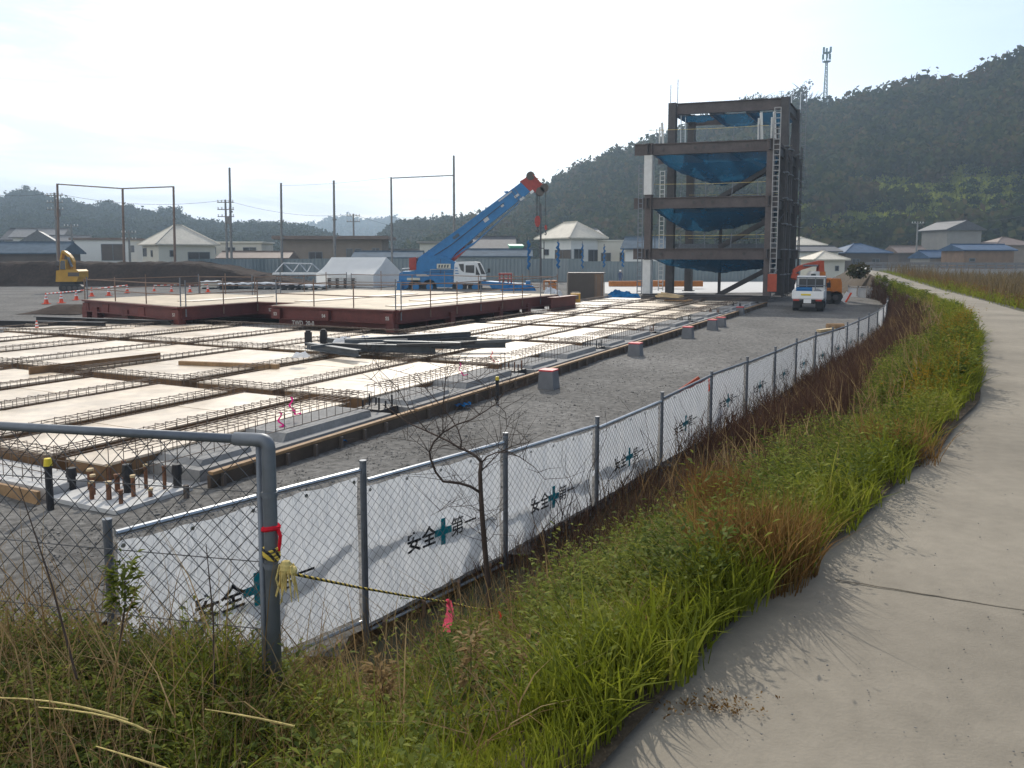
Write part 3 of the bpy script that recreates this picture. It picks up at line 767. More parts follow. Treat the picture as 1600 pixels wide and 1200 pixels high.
# --- left group, behind the dirt bank
house('tile_roof_house', 'old house with grey tiled gable roof at far left behind the dirt bank', 8, 150, 8, 9, 8, zat(376, 150), 'wall_white', ('gable_x', 2.2), [('R', 2, 2.5, 1.5, 1.2), ('R', 6, 2.5, 1.5, 1.2)], 'roof_tile')
house('tile_roof_house', 'two storey house with stepped pale tiled roofs behind the yellow excavator', 22, 140, 10, 7.5, 6, zat(372, 140), 'wall_white', ('gable_x', 1.6), [('R', 1.5, 3, 1.2, 1)], 'roof_grey')
house('tile_roof_house', 'house with gable end and grey tiled roof left of the yellow excavator boom', 30, 128, 25, 5.5, 6, zat(384, 128), 'wall_cream', ('gable_y', 2.3), [('R', 2.7, 2.2, 1.6, 1.0)], 'roof_grey')
house('tile_roof_house', 'low house with wide grey roof just right of the leftmost net pole', 72, 134, 6, 5.5, 6, zat(385, 134), 'wall_white', ('gable_x', 1.7), [('R', 3.6, 2.2, 2.2, 1.3)], 'roof_grey')
house('long_shed', 'long low shed with dark blue grey roof on the dirt bank at far left', -30, 110, 3, 10.5, 6, zat(397, 110), 'wall_dark', ('gable_x', 1.5), [], 'roof_bluegrey')
house('flat_roof_building', 'white flat roofed building with a dark louvred panel facing the site', 113, 125, 2, 8.6, 9, zat(375, 125), 'wall_white', ('flat', 0.35), [('R', 6.3, 2.2, 3.6, 2.6, 'louvre')], 'roof_brown', over=0.3)
house('hip_roof_house', 'white house with pyramid hip roof behind the middle of the left pole frame', 248, 120, 42, 8.6, 7.4, zat(383, 120), 'wall_cream', ('hip', 3.0),
      [('L', 3.0, 2.0, 0.7, 1.0), ('R', 2.0, 2.0, 0.8, 1.0), ('R', 6.0, 1.6, 3.4, 1.3), ('L', 6.2, 2.2, 1.6, 1.3)], 'roof_pale')
house('flat_roof_building', 'low beige building with strip windows right of the pyramid roofed house', 317, 135, 3, 9.8, 8, zat(380, 135), 'wall_cream', ('flat', 0.3), [('R', 1.6, 2.5, 1.2, 1.2), ('R', 4.6, 2.5, 1.6, 1.2), ('R', 7.8, 2.5, 2.2, 1.2)], 'wall_cream', over=0.3)
house('dark_roof_shed', 'low shed with dark brown roof behind the hoarding below the beige building', 345, 112, 2, 9.0, 5, zat(405, 112), 'wall_brown', ('gable_x', 0.9), [], 'roof_brown')
house('flat_roof_house', 'brown flat roofed two storey house with wide eaves behind the white tent', 440, 128, 2, 16.0, 9, zat(374, 128), 'wall_brown', ('flat', 0.55),
      [('R', 5.4, 1.6, 2.2, 1.4), ('R', 10.8, 1.7, 1.0, 2.2), ('R', 12.2, 1.7, 1.0, 2.2), ('R', 15.0, 2.2, 1.2, 1.4)], 'roof_brown', over=1.2)
house('low_house', 'low cream house with flat roof seen under the wide pole frame', 606, 140, 0, 7.0, 7, zat(391, 140), 'wall_cream', ('flat', 0.25), [('R', 3, 1.6, 2, 1.0)], 'roof_grey', over=0.4)
house('balcony_house', 'beige house with roof balcony behind the lower crane boom', 656, 128, 2, 5.4, 7, zat(380, 128), 'wall_cream', ('flat', 0.3), [('R', 2.2, 2.0, 1.8, 1.2)], 'wall_grey', over=0.5)
house('tile_roof_house', 'house with dark tiled roof behind the crane boom left of the green shed', 712, 124, 1, 8.8, 7, zat(391, 124), 'wall_dark', ('gable_x', 2.0), [('R', 3, 1.6, 2.0, 1.0), ('R', 6.5, 1.6, 1.5, 1.0)], 'roof_tile')
house('green_shed', 'small bright green metal shed beside the white hip roofed house', 797, 118, 4, 1.9, 3, zat(386, 118), 'green_sheet', ('shed', 0.3), [], 'green_sheet', over=0.15)
house('metal_shed', 'long blue grey metal roofed shed just behind the hoarding and the crane', 690, 106, 0, 11.8, 5, zat(402, 106), 'hoarding_pale', ('gable_x', 0.9), [], 'roof_bluegrey', over=0.3)
house('metal_shed', 'low blue grey metal roofed shed behind the tent and the hoarding', 552, 108, 0, 9.0, 5, zat(404, 108), 'hoarding_pale', ('gable_x', 0.8), [], 'roof_bluegrey', over=0.3)
house('hip_roof_house', 'white house with pale hip roof and dark sliding doors between crane and steel frame', 892, 116, 27, 5.2, 9.0, zat(373, 116), 'wall_white', ('hip', 2.4),
      [('L', 2.2, 1.35, 4.6, 2.4, 'sliding_door'), ('L', 7.2, 2.2, 1.6, 0.9), ('R', 1.3, 1.9, 1.6, 1.5), ('R', 3.9, 1.6, 1.9, 1.9)], 'roof_pale', over=0.8)
house('hip_roof_house', 'grey gabled rear wing behind the white hip roofed house', 903, 126, 20, 4.2, 6, zat(372, 126), 'wall_grey', ('gable_x', 1.4), [], 'roof_grey')
house('flat_roof_house', 'cream flat roofed house right of the white hip roofed house', 934, 118, 4, 4.6, 6, zat(377, 118), 'wall_cream', ('flat', 0.2), [('R', 1.2, 1.4, 1.5, 1.4), ('R', 3.6, 1.4, 0.7, 1.5)], 'wall_cream', over=0.15)
house('gable_shed', 'pale grey gabled shed beside the left leg of the steel frame', 977, 112, -20, 5.5, 5, zat(390, 112), 'wall_white', ('gable_x', 1.6), [], 'roof_bluegrey')
house('white_roof_shed', 'shed with bright white roof seen through the lower storey of the steel frame', 1024, 135, 0, 3.0, 5, zat(392, 135), 'wall_white', ('gable_x', 0.9), [], 'white_primer')
# --- right group, under the hill
house('hip_roof_house', 'cream house with pale hip roof right of the steel frame', 1238, 150, 5, 6.0, 8, zat(384, 150), 'wall_cream', ('hip', 1.5), [('R', 2.5, 2, 2, 1.2)], 'roof_pale')
house('flat_roof_building', 'pale walled long building with dark flat roof behind the orange excavator boom', 1240, 140, 3, 8.0, 6, zat(394, 140), 'wall_white', ('gable_x', 0.9), [('R', 5, 0.6, 2, 1)], 'roof_tile')
house('white_roof_shed', 'small shed with glaring white roof behind the orange excavator', 1276, 118, 6, 4.4, 5, zat(407, 118), 'wall_cream', ('hip', 1.2), [('R', 3.2, -0.2, 0.6, 0.8)], 'roof_pale')
house('tile_roof_house', 'dark house with blue tiled hip roof near the end of the path', 1322, 150, 8, 8.6, 7, zat(396, 150), 'wall_dark', ('hip', 1.7), [('R', 2, 0.6, 1.6, 1.0), ('R', 6, 0.6, 1.6, 1.0)], 'roof_blue')
house('gable_house', 'two storey beige house with dark gable on the rising ground above the bridge', 1478, 165, 4, 7.4, 9, zat(360, 165), 'wall_grey', ('gable_y', 1.9), [('R', 1.8, 3.8, 1.2, 0.8), ('R', 5.0, 3.8, 1.4, 0.8)], 'roof_tile', over=0.7)
house('low_house', 'low dark house with brown roof at the right edge above the bridge', 1556, 160, 4, 8, 7, zat(384, 160), 'wall_brown', ('hip', 1.6), [('R', 2.5, 1.2, 1.4, 1)], 'roof_brown')
house('timber_shed', 'brown timber shed with blue metal roof beside the bridge railing', 1506, 128, 4, 8.4, 6, zat(392, 128), 'wall_timber', ('gable_x', 0.9), [('R', 1.4, 1.0, 1.0, 0.6)], 'roof_blue', over=0.4)
house('small_shed', 'small shed with dark blue roof left of the timber shed', 1453, 135, 10, 5.2, 5, zat(404, 135), 'wall_grey', ('gable_x', 1.2), [], 'roof_blue', over=0.3)
house('low_house', 'little dark roofed outbuilding under the hill between path end and gable house', 1404, 165, 6, 6, 5, zat(396, 165), 'wall_dark', ('gable_x', 1.4), [], 'roof_brown')

# ================================================================ HOARDING, POLES, CABLES
hb = thing('steel_hoarding', 'long grey green corrugated steel hoarding closing the far side of the site', 'hoarding', (0, 101, SITE))
pts = [D(296, 440, 92), D(420, 440, 99), D(640, 440, 102), D(1000, 440, 103), D(1250, 440, 104)]
poly = [Vector((p.x, p.y)) for p in pts]; tot = sum((q - p).length for p, q in zip(poly, poly[1:])); nseg = int(tot / 1.9)
SEG = resample(poly, nseg + 1)
for k in range(nseg):
    a, b = SEG[k], SEG[k + 1]; d = (b - a); n = Vector((d.y, -d.x)).normalized(); m = MB(); nc = 12
    prof = []
    for i in range(nc + 1):
        q = a + d * (i / nc); o_ = 0.05 if (i // 1) % 3 == 1 else 0.0
        prof.append(q + n * o_)
    top = 1.24 + 0.02 * math.sin(k * 1.7) - (0.35 if 25 < k < 32 else 0)
    for p, q in zip(prof, prof[1:]):
        m.add([(p.x, p.y, SITE), (q.x, q.y, SITE), (q.x, q.y, top), (p.x, p.y, top)], [(0, 1, 2, 3)])
    m.beam((a.x, a.y, top + 0.02), (b.x, b.y, top + 0.02), 0.08, 0.05)
    m.build('sheet_panel', 'hoarding_pale' if k % 7 == 3 else 'hoarding', hb)
# tall net poles
def pole(b, px, pyt, pyb, Y, r, lean=0):
    a = D(px + lean, pyb, Y); t = D(px, pyt, Y); a.z = SITE; b.tube([a, a.lerp(t, 0.5), t], [r, r * 0.9, r * 0.75], 8); return t
t = thing('net_goal', 'three rusty poles joined by two top bars behind the dirt bank', 'net poles', D(192, 440, 92) * 1.0)
tops = []
for px, pyt in ((89.5, 287), (191.5, 294), (271, 291)):
    b = MB(); tops.append(pole(b, px, pyt, 440, 92, 0.16, 3)); b.build('pole', 'pole_rust', t)
for a, q in zip(tops, tops[1:]):
    MB().tube([a + Vector((0, 0, -0.05)), q + Vector((0, 0, -0.05))], 0.075, 6).build('top_bar', 'pole_rust', t)
t = thing('net_goal', 'wide grey frame of two poles and one bar left of the crane', 'net poles', D(660, 440, 97))
b = MB(); a1 = pole(b, 611, 277, 440, 97, 0.14, 2); b.build('pole', 'pole_grey', t)
b = MB(); a2 = pole(b, 709, 243, 440, 97, 0.16, 1); b.build('pole', 'pole_grey', t)
MB().tube([a1 + Vector((0, 0, -0.1)), Vector((a2.x, a2.y, zat(274, 97)))], 0.07, 6).build('top_bar', 'pole_grey', t)
for px, pyt, lean, lab in ((358.5, 262, 4, 'tallest lone net pole beside a utility pole behind the hoarding'), (439, 286, 2, 'lone net pole above the left end of the brown flat roofed house'),
                     (521.5, 282, 2, 'lone net pole in front of the brown flat roofed house')):
    b = MB(); top = pole(b, px, pyt, 440, 99, 0.17, lean)
    t = thing('net_pole', lab, 'pole', (top.x, top.y, SITE), 0, 'lone net poles along the hoarding'); b.build('pole_shaft', 'pole_grey', t)
    for f in (0.45, 0.62): MB().disc((top.x, top.y, SITE + (top.z - SITE) * f), (0, 0, 1), 0.24, 0.2, 8).build('collar', 'pole_grey', t)
def utility(px, pyt, Y, lab, arms=2, tr=True, base=-1.8, lean=0, h2=1):
    a = D(px, pyt, Y); t = thing('utility_pole', lab, 'utility pole', (a.x, a.y, base), 0, 'utility poles')
    MB().tube([(a.x + lean, a.y, base), (a.x, a.y, a.z)], [0.2, 0.13], 8).build('pole_shaft', 'pole_grey', t)
    ends = []
    for k in range(arms):
        z = a.z - 0.35 - k * 0.95; m = MB(); m.beam((a.x - 1.1, a.y, z), (a.x + 1.1, a.y, z), 0.11, 0.11); m.build('crossarm', 'pole_grey', t)
        for s in (-1, -0.5, 0.5, 1): MB().tube([(a.x + s, a.y, z + 0.06), (a.x + s, a.y, z + 0.32)], 0.07, 6).build('insulator', 'white_primer', t)
        ends.append((a.x, a.y, z + 0.3))
    if tr: MB().tube([(a.x + 0.38, a.y, a.z - 3.2), (a.x + 0.38, a.y, a.z - 2.2)], 0.3, 10).build('transformer', 'pole_grey', t)
    return ends
u1 = utility(85, 301, 108, 'utility pole with two crossarms beside the leftmost net pole', 3)
u2 = utility(352, 312, 108, 'utility pole with short arms just left of the tallest lone net pole', 3)
u3 = utility(552, 334, 135, 'slim utility pole with antenna behind the brown flat roofed house', 2, False)
u4 = utility(722, 362, 140, 'short utility pole behind the crane boom', 2, False)
u5 = utility(1434, 346, 150, 'utility pole on the grassy slope between path end and gable house', 1, False)
u6 = utility(201, 360, 118, 'utility pole showing beside the middle rusty net pole', 2)
u7 = utility(111, 350, 122, 'thin dark utility pole behind the white flat roofed building', 1, False)
u8 = utility(1368, 260, 330, 'utility pole half way up the wooded hill', 1, False, base=30)
u9 = utility(1221, 142, 362, 'utility pole on the ridge above the steel frame', 2, False, base=60)
t = thing('steel_pole', 'thin dark pole standing in front of the white hip roofed house', 'pole', D(845, 440, 98))
a = D(845, 318, 98); MB().tube([(a.x, a.y, SITE), a], [0.13, 0.1], 8).build('pole_shaft', 'dark_steel', t)
b = MB(); b.beam(D(842, 388, 98), D(850, 388, 98), 0.1, 0.1); b.beam(D(850, 377, 98), D(850, 405, 98), 0.12, 0.12); b.build('bracket', 'dark_steel', t)
def cable(p, q, sag, lab, r=0.022):
    p, q = Vector(p), Vector(q); pts = [p.lerp(q, k / 12) - Vector((0, 0, sag * 4 * (k / 12) * (1 - k / 12))) for k in range(13)]
    tag(MB().tube(pts, r, 3).build('power_cable', 'cable'), lab, 'cable', 'power cables')
cable(u1[0], u2[0], 1.0, 'power cable from the leftmost utility pole to the pole left of the tallest net pole')
cable(u2[0], u3[0], 1.0, 'power cable from the middle utility pole to the pole behind the brown house')
cable(u3[0], u4[0], 1.0, 'power cable from the pole behind the brown house towards the crane')
cable(u1[0], D(-60, 296, 115), 0.6, 'power cable leaving the photo on the left from the leftmost utility pole')
cable(u5[0], D(1625, 330, 190), 1.2, 'power cable from the slope utility pole towards the right edge')
cable(u5[0], D(1240, 372, 150), 1.0, 'power cable from the slope utility pole towards the steel frame')
cable(a1, D(440, 290, 99), 0.2, 'thin wire strung from the wide frame to the lone net pole', 0.012)
cable(a1 + Vector((0, 0, -4.8)), a2 + Vector((0, 0, -7.2)), 0.1, 'thin lower wire across the wide pole frame', 0.012)
# poles wrapped in rolled blue netting
for px, y0, y1, lab in ((826, 375, 422, 'first and leftmost'), (872, 378, 420, 'second and bluest'), (910, 381, 420, 'third'), (944, 385, 418, 'fourth'), (973, 388, 418, 'fifth and rightmost')):
    a, c = D(px, y0, 99), D(px, y1, 99)
    t = thing('wrapped_pole', f'{lab} pole wrapped in rolled blue netting along the far hoarding', 'pole', (a.x, a.y, SITE), 0, 'poles with rolled blue nets')
    MB().tube([(a.x, a.y, SITE), (a.x, a.y, a.z + 0.3)], 0.07, 6).build('pole_shaft', 'pole_grey', t)
    m = MB(); n = 14; sc = 1.0 if px < 900 else 0.6
    m.tube([(a.x + 0.12 * math.sin(k * 2.1 + px), a.y - 0.2, a.z + (c.z - a.z) * k / n) for k in range(n + 1)],
           [sc * (0.06 + 0.15 * abs(math.sin(k * 0.95 + px))) * (0.35 if k in (0, n) else 1) for k in range(n + 1)], 8)
    m.build('rolled_net', 'tarp_blue', t, smooth=True)

# ================================================================ DIRT BANK, YELLOW EXCAVATOR, CONES
bk = MB()
def bank(a, b):
    x = -64 + a * 46; c = 84 + b * 16
    crest = 2.65 + 0.12 * fnoise(x * 0.5, 1) - (0 if x < -36 else (x + 36) * 0.19)
    prof = [0, 0.75, 1.0, 0.97, 0.5, 0][min(5, int(b * 5))] if b in (0, 1) else None
    pr = min(1, max(0, b - 0.12) / 0.16) if b < 0.7 else max(0, (1 - b) / 0.3)
    pr = pr * pr * (3 - 2 * pr)
    z = SITE - 0.1 + max(0.02, crest) * pr + 0.16 * fnoise(x * 1.1, c * 1.1, 3) * pr + 0.07 * fnoise(x * 3, c * 3.3, 8)
    return (x, c, z)
bk.grid(bank, 120, 36)
bk.build('dirt_bank', 'bank_dirt', smooth=False, props=(None, None, None, 'structure'))
def px_prism(b, pts, Y, depth): return b.prism([D(x, y, Y) for x, y in pts], (0, depth, 0))
def excavator_tracks(t, x0, x1, y0, y1, Y, mat_='black', offs=(-0.95, 0.95), w=0.5):
    for s in offs:
        m = MB(); r = (y1 - y0) / 2
        loop = [(x0 + r - r * math.cos(k * math.pi / 6 - math.pi / 2 + math.pi / 2) , 0) for k in range(1)]
        poly = [(x0 + r + r * math.cos(math.pi / 2 + k * math.pi / 6), (y0 + y1) / 2 - r * math.sin(math.pi / 2 + k * math.pi / 6)) for k in range(7)] + \
               [(x1 - r + r * math.cos(-math.pi / 2 + k * math.pi / 6), (y0 + y1) / 2 - r * math.sin(-math.pi / 2 + k * math.pi / 6)) for k in range(7)]
        px_prism(m, poly, Y + s, w); tr = m.build('track', mat_, t)
        m = MB()
        for k in range(4): m.disc(D(x0 + r + (x1 - x0 - 2 * r) * k / 3, (y0 + y1) / 2, Y + s - w / 2 - 0.02), (0, 1, 0), r * 0.55 * Y / F_PX, 0.06, 10)
        m.build('rollers', 'dark_steel', tr)
YE = 72.0
def ex_prism(m, pts, Y, depth): return px_prism(m, [(114 + (x - 114) * 0.78, 456 + (y - 456) * 0.95) for x, y in pts], Y, depth)
t = thing('yellow_excavator', 'yellow tracked excavator working in front of the dirt bank at left', 'excavator', D(113, 456, YE))
m = MB(); ex_prism(m, [(90, 439), (91, 421), (100, 419.5), (131, 419), (135, 422), (135, 432), (131, 439)], YE, 1.7); m.build('body', 'yellow', t)
m = MB(); ex_prism(m, [(97, 444), (97, 439), (126, 439), (126, 444)], YE, 1.4); m.build('turntable', 'black', t)
m = MB(); ex_prism(m, [(91, 421), (92, 406), (95, 403), (103, 403), (105, 420)], YE - 0.5, 0.7); c = m.build('cab', 'yellow', t)
m = MB(); ex_prism(m, [(92.3, 419), (93, 407), (95.5, 404.5), (102, 404.5), (103.5, 419)], YE - 0.5, 0.73); m.build('window', 'glass', c)
m = MB(); ex_prism(m, [(108, 420), (109, 405), (107, 399), (100, 394), (95, 392), (95, 388), (99, 388.5), (108, 394), (114, 400), (117, 406), (117, 420)], YE, 0.45); bo = m.build('boom', 'yellow', t)
m = MB(); m.tube([D(112.3, 417, YE - 0.4), D(106.2, 402, YE - 0.4)], 0.11, 6); m.build('cylinder', 'galv_dark', bo)
m = MB(); ex_prism(m, [(94, 388), (97, 388.5), (95, 397), (92, 406), (89.5, 405), (91.5, 396)], YE + 0.05, 0.45); m.build('arm', 'yellow', t)
m = MB(); ex_prism(m, [(88, 405), (93.5, 406), (94, 412), (88, 415), (84.5, 410)], YE, 1.1); m.build('bucket', 'dark_steel', t)
m = MB(); ex_prism(m, [(104, 430.5), (104, 424), (126, 424), (126, 430.5)], YE - 0.87, 0.03); m.build('dark_stripe', 'wall_dark', t)
excavator_tracks(t, 94, 131, 444.5, 456, YE, offs=(-0.7, 0.7), w=0.45)

def make_cone(name='traffic_cone'):
    t = thing(name, 'orange cone', 'traffic cone', (0, 0, 0), 0, 'orange cones with bars by the gravel slope')
    b = MB(); b.box((0, 0, 0.02), (0.38, 0.38, 0.04)); b.tube([(0, 0, 0.04), (0, 0, 0.7)], [0.14, 0.03], 12); b.build('cone_body', 'cone_red', t, world=False)
    b = MB()
    for z in (0.30, 0.48): b.tube([(0, 0, z), (0, 0, z + 0.1)], [0.147 - 0.165 * (z - 0.04) , 0.147 - 0.165 * (z + 0.06)], 12, False)
    b.build('reflective_band', 'white_paint', t, world=False)
    return t
cones = [(72.5, 475, 1.55), (96, 473.5, 1.5), (119.5, 469, 1.5), (143.5, 463, 1.5), (170, 462, 1.5), (199, 457.5, 1.5), (241, 455, 1.2), (268, 455.5, 1.2), (297, 456.5, 1.45), (325, 456.5, 1.5)]
CL = ['leftmost orange cone on the gravel slope at far left', 'second orange cone from the left on the gravel slope', 'third orange cone from the left, by the left end of the red platform',
      'fourth orange cone from the left, just behind the platform corner', 'fifth orange cone from the left, in front of the dirt bank', 'sixth orange cone from the left where the bars meet at a peak',
      'faint small orange cone seventh from the left behind the platform rail', 'eighth orange cone from the left behind the platform rail', 'ninth orange cone from the left near the parked cars', 'rightmost orange cone in the row beside the parked cars']
cproto = make_cone(); cp = []
for k, ((px, py, s), lab) in enumerate(zip(cones, CL)):
    p = G(px, py, SITE + 0.02); c = cproto if k == 0 else copy_tree(cproto)
    c.location = p; c['label'] = lab; c.scale = (s * 0.7,) * 3; cp.append(p + Vector((0, 0, 0.45 * s)))
c = copy_tree(cproto); c.location = G(58, 517, -1.45); c['label'] = 'lone small orange cone on the dark beam at the far left of the formwork'; c.scale = (0.62,) * 3
for (i, j), lab in (((0, 2), 'striped bar across the three leftmost cones'), ((2, 5), 'striped bar rising from the platform corner to the sixth cone'), ((6, 9), 'striped bar behind the platform rail up to the rightmost cone')):
    a, b2 = cp[i], cp[j]
    t = thing('cone_bar', lab, 'barrier bar', a.lerp(b2, 0.5), 0, 'striped cone bars')
    n = 16; m1, m2 = MB(), MB()
    for k in range(n): (m1 if k % 2 else m2).tube([a.lerp(b2, k / n), a.lerp(b2, (k + 1) / n)], 0.04, 6)
    m1.build('red_stripes', 'cone_red', t); m2.build('white_stripes', 'white_paint', t)
# dark drainage edge / plank on the gravel slope near the cones
m = MB(); m.grid(lambda a, b: (lambda p: (p.x, p.y, SITE + 0.03 + 0.42 * math.sin(b * math.pi) * min(1, a * 3) * min(1, (1 - a) * 3)))(G(22 + a * 98, 492, SITE) + Vector((0, b * 4.6, 0))), 24, 8)
m.build('soil_heap', 'bank_dirt', props=('low grey brown soil heap below the leftmost orange cones', 'soil heap'))

# ================================================================ TENT, CARS, FAR CLUTTER
YT = 86.0
t = thing('site_tent', 'white gabled canvas tent behind the platform left of the crane', 'tent', D(560, 446, YT))
A = [D(494, 427, YT), D(583, 430, YT - 3), D(628, 426, YT + 3)]; tl = D(518, 402, YT + 1.5); tr = D(604, 402, YT - 0.2); bl = D(535, 427, YT + 7)
m = MB()
def tent_roof(a, b):
    p = A[0].lerp(A[1], a); q = tl.lerp(tr, a); r = p.lerp(q, b); r.z -= 0.12 * math.sin(math.pi * b) * (1 + 0.6 * math.cos(6.28 * a)); return r
m.grid(tent_roof, 12, 8); m.grid(lambda a, b: tl.lerp(tr, a).lerp(bl.lerp(A[2], a), b), 8, 4); m.build('roof', 'tent_cloth', t, smooth=True)
m = MB()
def wall(p, q, n=10):
    m.grid(lambda a, b: (lambda r: Vector((r.x, r.y + 0.05 * math.sin(a * 40), SITE + (r.z - SITE) * b)))(p.lerp(q, a)), n, 3)
wall(A[0], A[1]); wall(A[1], A[2]); m.add([A[1], A[2], tr], [(0, 1, 2)]); m.build('side_wall', 'tent_cloth', t)
m = MB()
for p in (A[0], A[1], A[2]): m.tube([(p.x, p.y, SITE), p], 0.04, 6)
m.build('tent_pole', 'white_paint', t)

# wrapped material stacks on dark skids; film tops coloured white to stand for glare
for px0, px1, yt, Y, side, lab in ((313, 338, 440, 79, 'wall_cream', 'short white topped stack beside the rightmost orange cone'), (341, 366, 443.5, 78, 'black', 'dark stack with a glare white film top right of the rightmost cone'),
        (369, 394, 443, 79, 'hoarding_pale', 'blue grey stack with glare white film top in the middle of the row'), (398, 431, 442.5, 78.5, 'block_grey', 'grey panel stack below the left end of the white truss'), (436, 466, 444, 77, 'black', 'dark stack with glare white film top below the white truss'), (468, 508, 446, 77.5, 'hoarding_pale', 'long blue grey stack with white edge left of the pallet stack')):
    a, c = D(px0, yt, Y), D(px1, yt, Y); w = (c - a).x; h = a.z - SITE
    t = thing('panel_stack', lab, 'material stack', ((a.x + c.x) / 2, Y, SITE), 0, 'wrapped stacks behind the platform')
    m = MB()
    for q in range(6): m.box((0.02 * math.sin(q * 3 + px0), 0.9, 0.16 + (h - 0.2) * (q + 0.5) / 6), (w * (1 - 0.012 * (q % 2)), 1.7, (h - 0.2) / 6 - 0.02))
    m.build('panels', side, t, world=False)
    for q in range(3): MB().box((-w * 0.38 + w * 0.38 * q, 0.9, 0.07), (0.16, 1.7, 0.14)).build('skid', 'black', t, world=False)
    m = MB(); m.grid(lambda u, v: (-w / 2 - 0.04 + u * (w + 0.08), -0.04 + v * 1.9, h + 0.03 + 0.05 * math.sin(u * 9 + px0) * math.sin(v * 5)), 12, 5); m.grid(lambda u, v: (-w / 2 - 0.04 + u * (w + 0.08), -0.05, h + 0.03 + 0.05 * math.sin(u * 9 + px0) * 0 - v * (0.1 + 0.07 * math.sin(u * 13 + px0))), 12, 2)
    m.build('glare_film', 'film_clear', t, world=False)
t = thing('pallet_stack', 'dark stack of timber pallets in front of the white tent', 'pallet stack', D(533, 452, 82)); m = MB()
c = D(533, 452, 82)
for k in range(6):
    z = SITE + 0.15 + k * 0.17
    for q in range(6): m.box((c.x - 1.2 + q * 0.5, c.y, z), (0.4, 1.2, 0.03))
    for q in range(4): m.box((c.x - 1.2 + q * 0.82, c.y, z - 0.07), (0.1, 1.2, 0.1))
m.build('pallets', 'wall_dark', t)
t = thing('pipe_truss', 'white triangulated pipe frame left of the white tent', 'truss', D(460, 440, 90)); m = MB()
P = lambda x, y: D(x, y, 90)
for a, b2 in (((430, 425), (443, 411)), ((443, 411), (488, 412)), ((488, 412), (499, 422)), ((443, 411), (458, 425)), ((458, 425), (468, 411)), ((468, 411), (480, 425)), ((480, 425), (488, 412)), ((430, 427), (495, 427)), ((433, 427), (433, 445)), ((492, 427), (492, 445)), ((474, 427), (474, 445)), ((474, 442), (484, 428))):
    m.tube([P(*a), P(*b2)], 0.06, 5)
m.build('pipes', 'galv', t)
m = MB(); m.box(D(462, 427.5, 89.6), (5.0, 0.8, 0.22)); m.build('white_board', 'white_paint', t)
# dark steel container, yellow unit, tarps, timber and steel by the frame
c0 = W(36.9, 15.0); c1 = W(38.1, 12.6)
t = thing('steel_container', 'dark brown steel storage container left of the steel frame', 'container', (5.7, 61.7, SITE), R(-2))
m = MB(); m.box((0, 1.1, 0.98), (2.75, 2.2, 1.9)); m.build('body', 'wall_dark', t, world=False)
m = MB()
for k in range(15): m.box((-1.25 + k * 0.155, -0.025, 0.98), (0.07, 0.045, 1.76))
m.build('ribs', 'wall_dark', t, world=False)
m = MB(); m.box((1.02, -0.035, 0.98), (0.66, 0.05, 1.8)); dr = m.build('door', 'wall_timber', t, world=False)
m = MB(); m.tube([(0.8, -0.09, 0.2), (0.8, -0.09, 1.75)], 0.02, 5); m.tube([(1.2, -0.09, 0.2), (1.2, -0.09, 1.75)], 0.02, 5); m.build('lock_bar', 'galv_dark', dr, world=False)
m = MB(); m.box((0.1, 1.1, 1.95), (2.85, 2.3, 0.06)); m.build('top_rim', 'brown_steel', t, world=False)
t = thing('yellow_generator', 'small yellow generator box at the right end of the red platform', 'generator', (4.1, 51.4, -1.45), R(-5))
MB().box((0, 0.35, 0.36), (0.62, 0.7, 0.6)).build('case', 'yellow', t, world=False)
m = MB(); m.box((0, 0.35, 0.04), (0.7, 0.8, 0.06)); m.tube([(-0.25, 0.35, 0.66), (-0.25, 0.35, 0.74), (0.25, 0.35, 0.74), (0.25, 0.35, 0.66)], 0.02, 5); m.build('skid', 'black', t, world=False)
m = MB(); m.box((0.05, -0.01, 0.4), (0.3, 0.02, 0.25)); m.build('grille', 'wall_dark', t, world=False)
def heap(name, label, cat, c, dims, matn, seed, n=14):
    m = MB()
    m.grid(lambda a, b: (c.x + (a - 0.5) * dims[0], c.y + (b - 0.5) * dims[1],
        c.z + max(0, math.sin(a * math.pi) ** 0.5 * math.sin(b * math.pi) ** 0.5 * dims[2] * (0.65 + 0.5 * fnoise(a * 9, b * 7, seed)))), n, n)
    return m.build(name, matn, props=(label, cat))
heap('tarp_pile', 'crumpled blue tarpaulin pile between container and steel frame', 'tarpaulin', Vector((8.7, 62.5, SITE)), (2.6, 3, 0.75), 'tarp_blue', 3)
heap('tarp_pile', 'small crumpled blue tarpaulin at the right of the crane', 'tarpaulin', Vector((0.6, 76, SITE)), (3.4, 2, 0.9), 'tarp_blue', 9)
heap('net_bundle', 'bundle of pale netting by the dark container', 'bundle', Vector((3.4, 66, SITE)), (1.6, 1.5, 0.9), 'film_clear', 5)
# pale concrete apron behind the frame
m = MB(); a = [G(945, 459, SITE + 0.03), G(1245, 457, SITE + 0.03), G(1245, 440, SITE + 0.03), G(945, 441, SITE + 0.03)]
m.prism(a, (0, 0, 0.04)); m.build('concrete_apron', 'concrete_pale', props=(None, None, None, 'structure'))
def ibeam_thing(name, label, p, q, w, h, matn, cat='steel beam', group=None):
    t = thing(name, label, cat, p, 0, group); MB().ibeam(p, q, w, h).build('beam_body', matn, t); return t
for k, (x0, x1, y, Y, lab) in enumerate([(955, 1000, 448.5, 84, 'orange steel beam lying left of the white column'), (1000, 1046, 444.5, 83, 'orange steel beam behind the white column'), (1018, 1093, 452.5, 78, 'long orange steel beam seen through the lowest storey')]):
    p, q = D(x0, y, Y), D(x1, y, Y + 1.5); p.z = q.z = SITE + 0.35 + 0.1 * k
    tag(MB().box((p + q) / 2, ((q - p).length, 0.5, 0.55), 0.02).build('steel_beam', 'orange_steel'), lab, 'steel beam', 'orange steel beams')
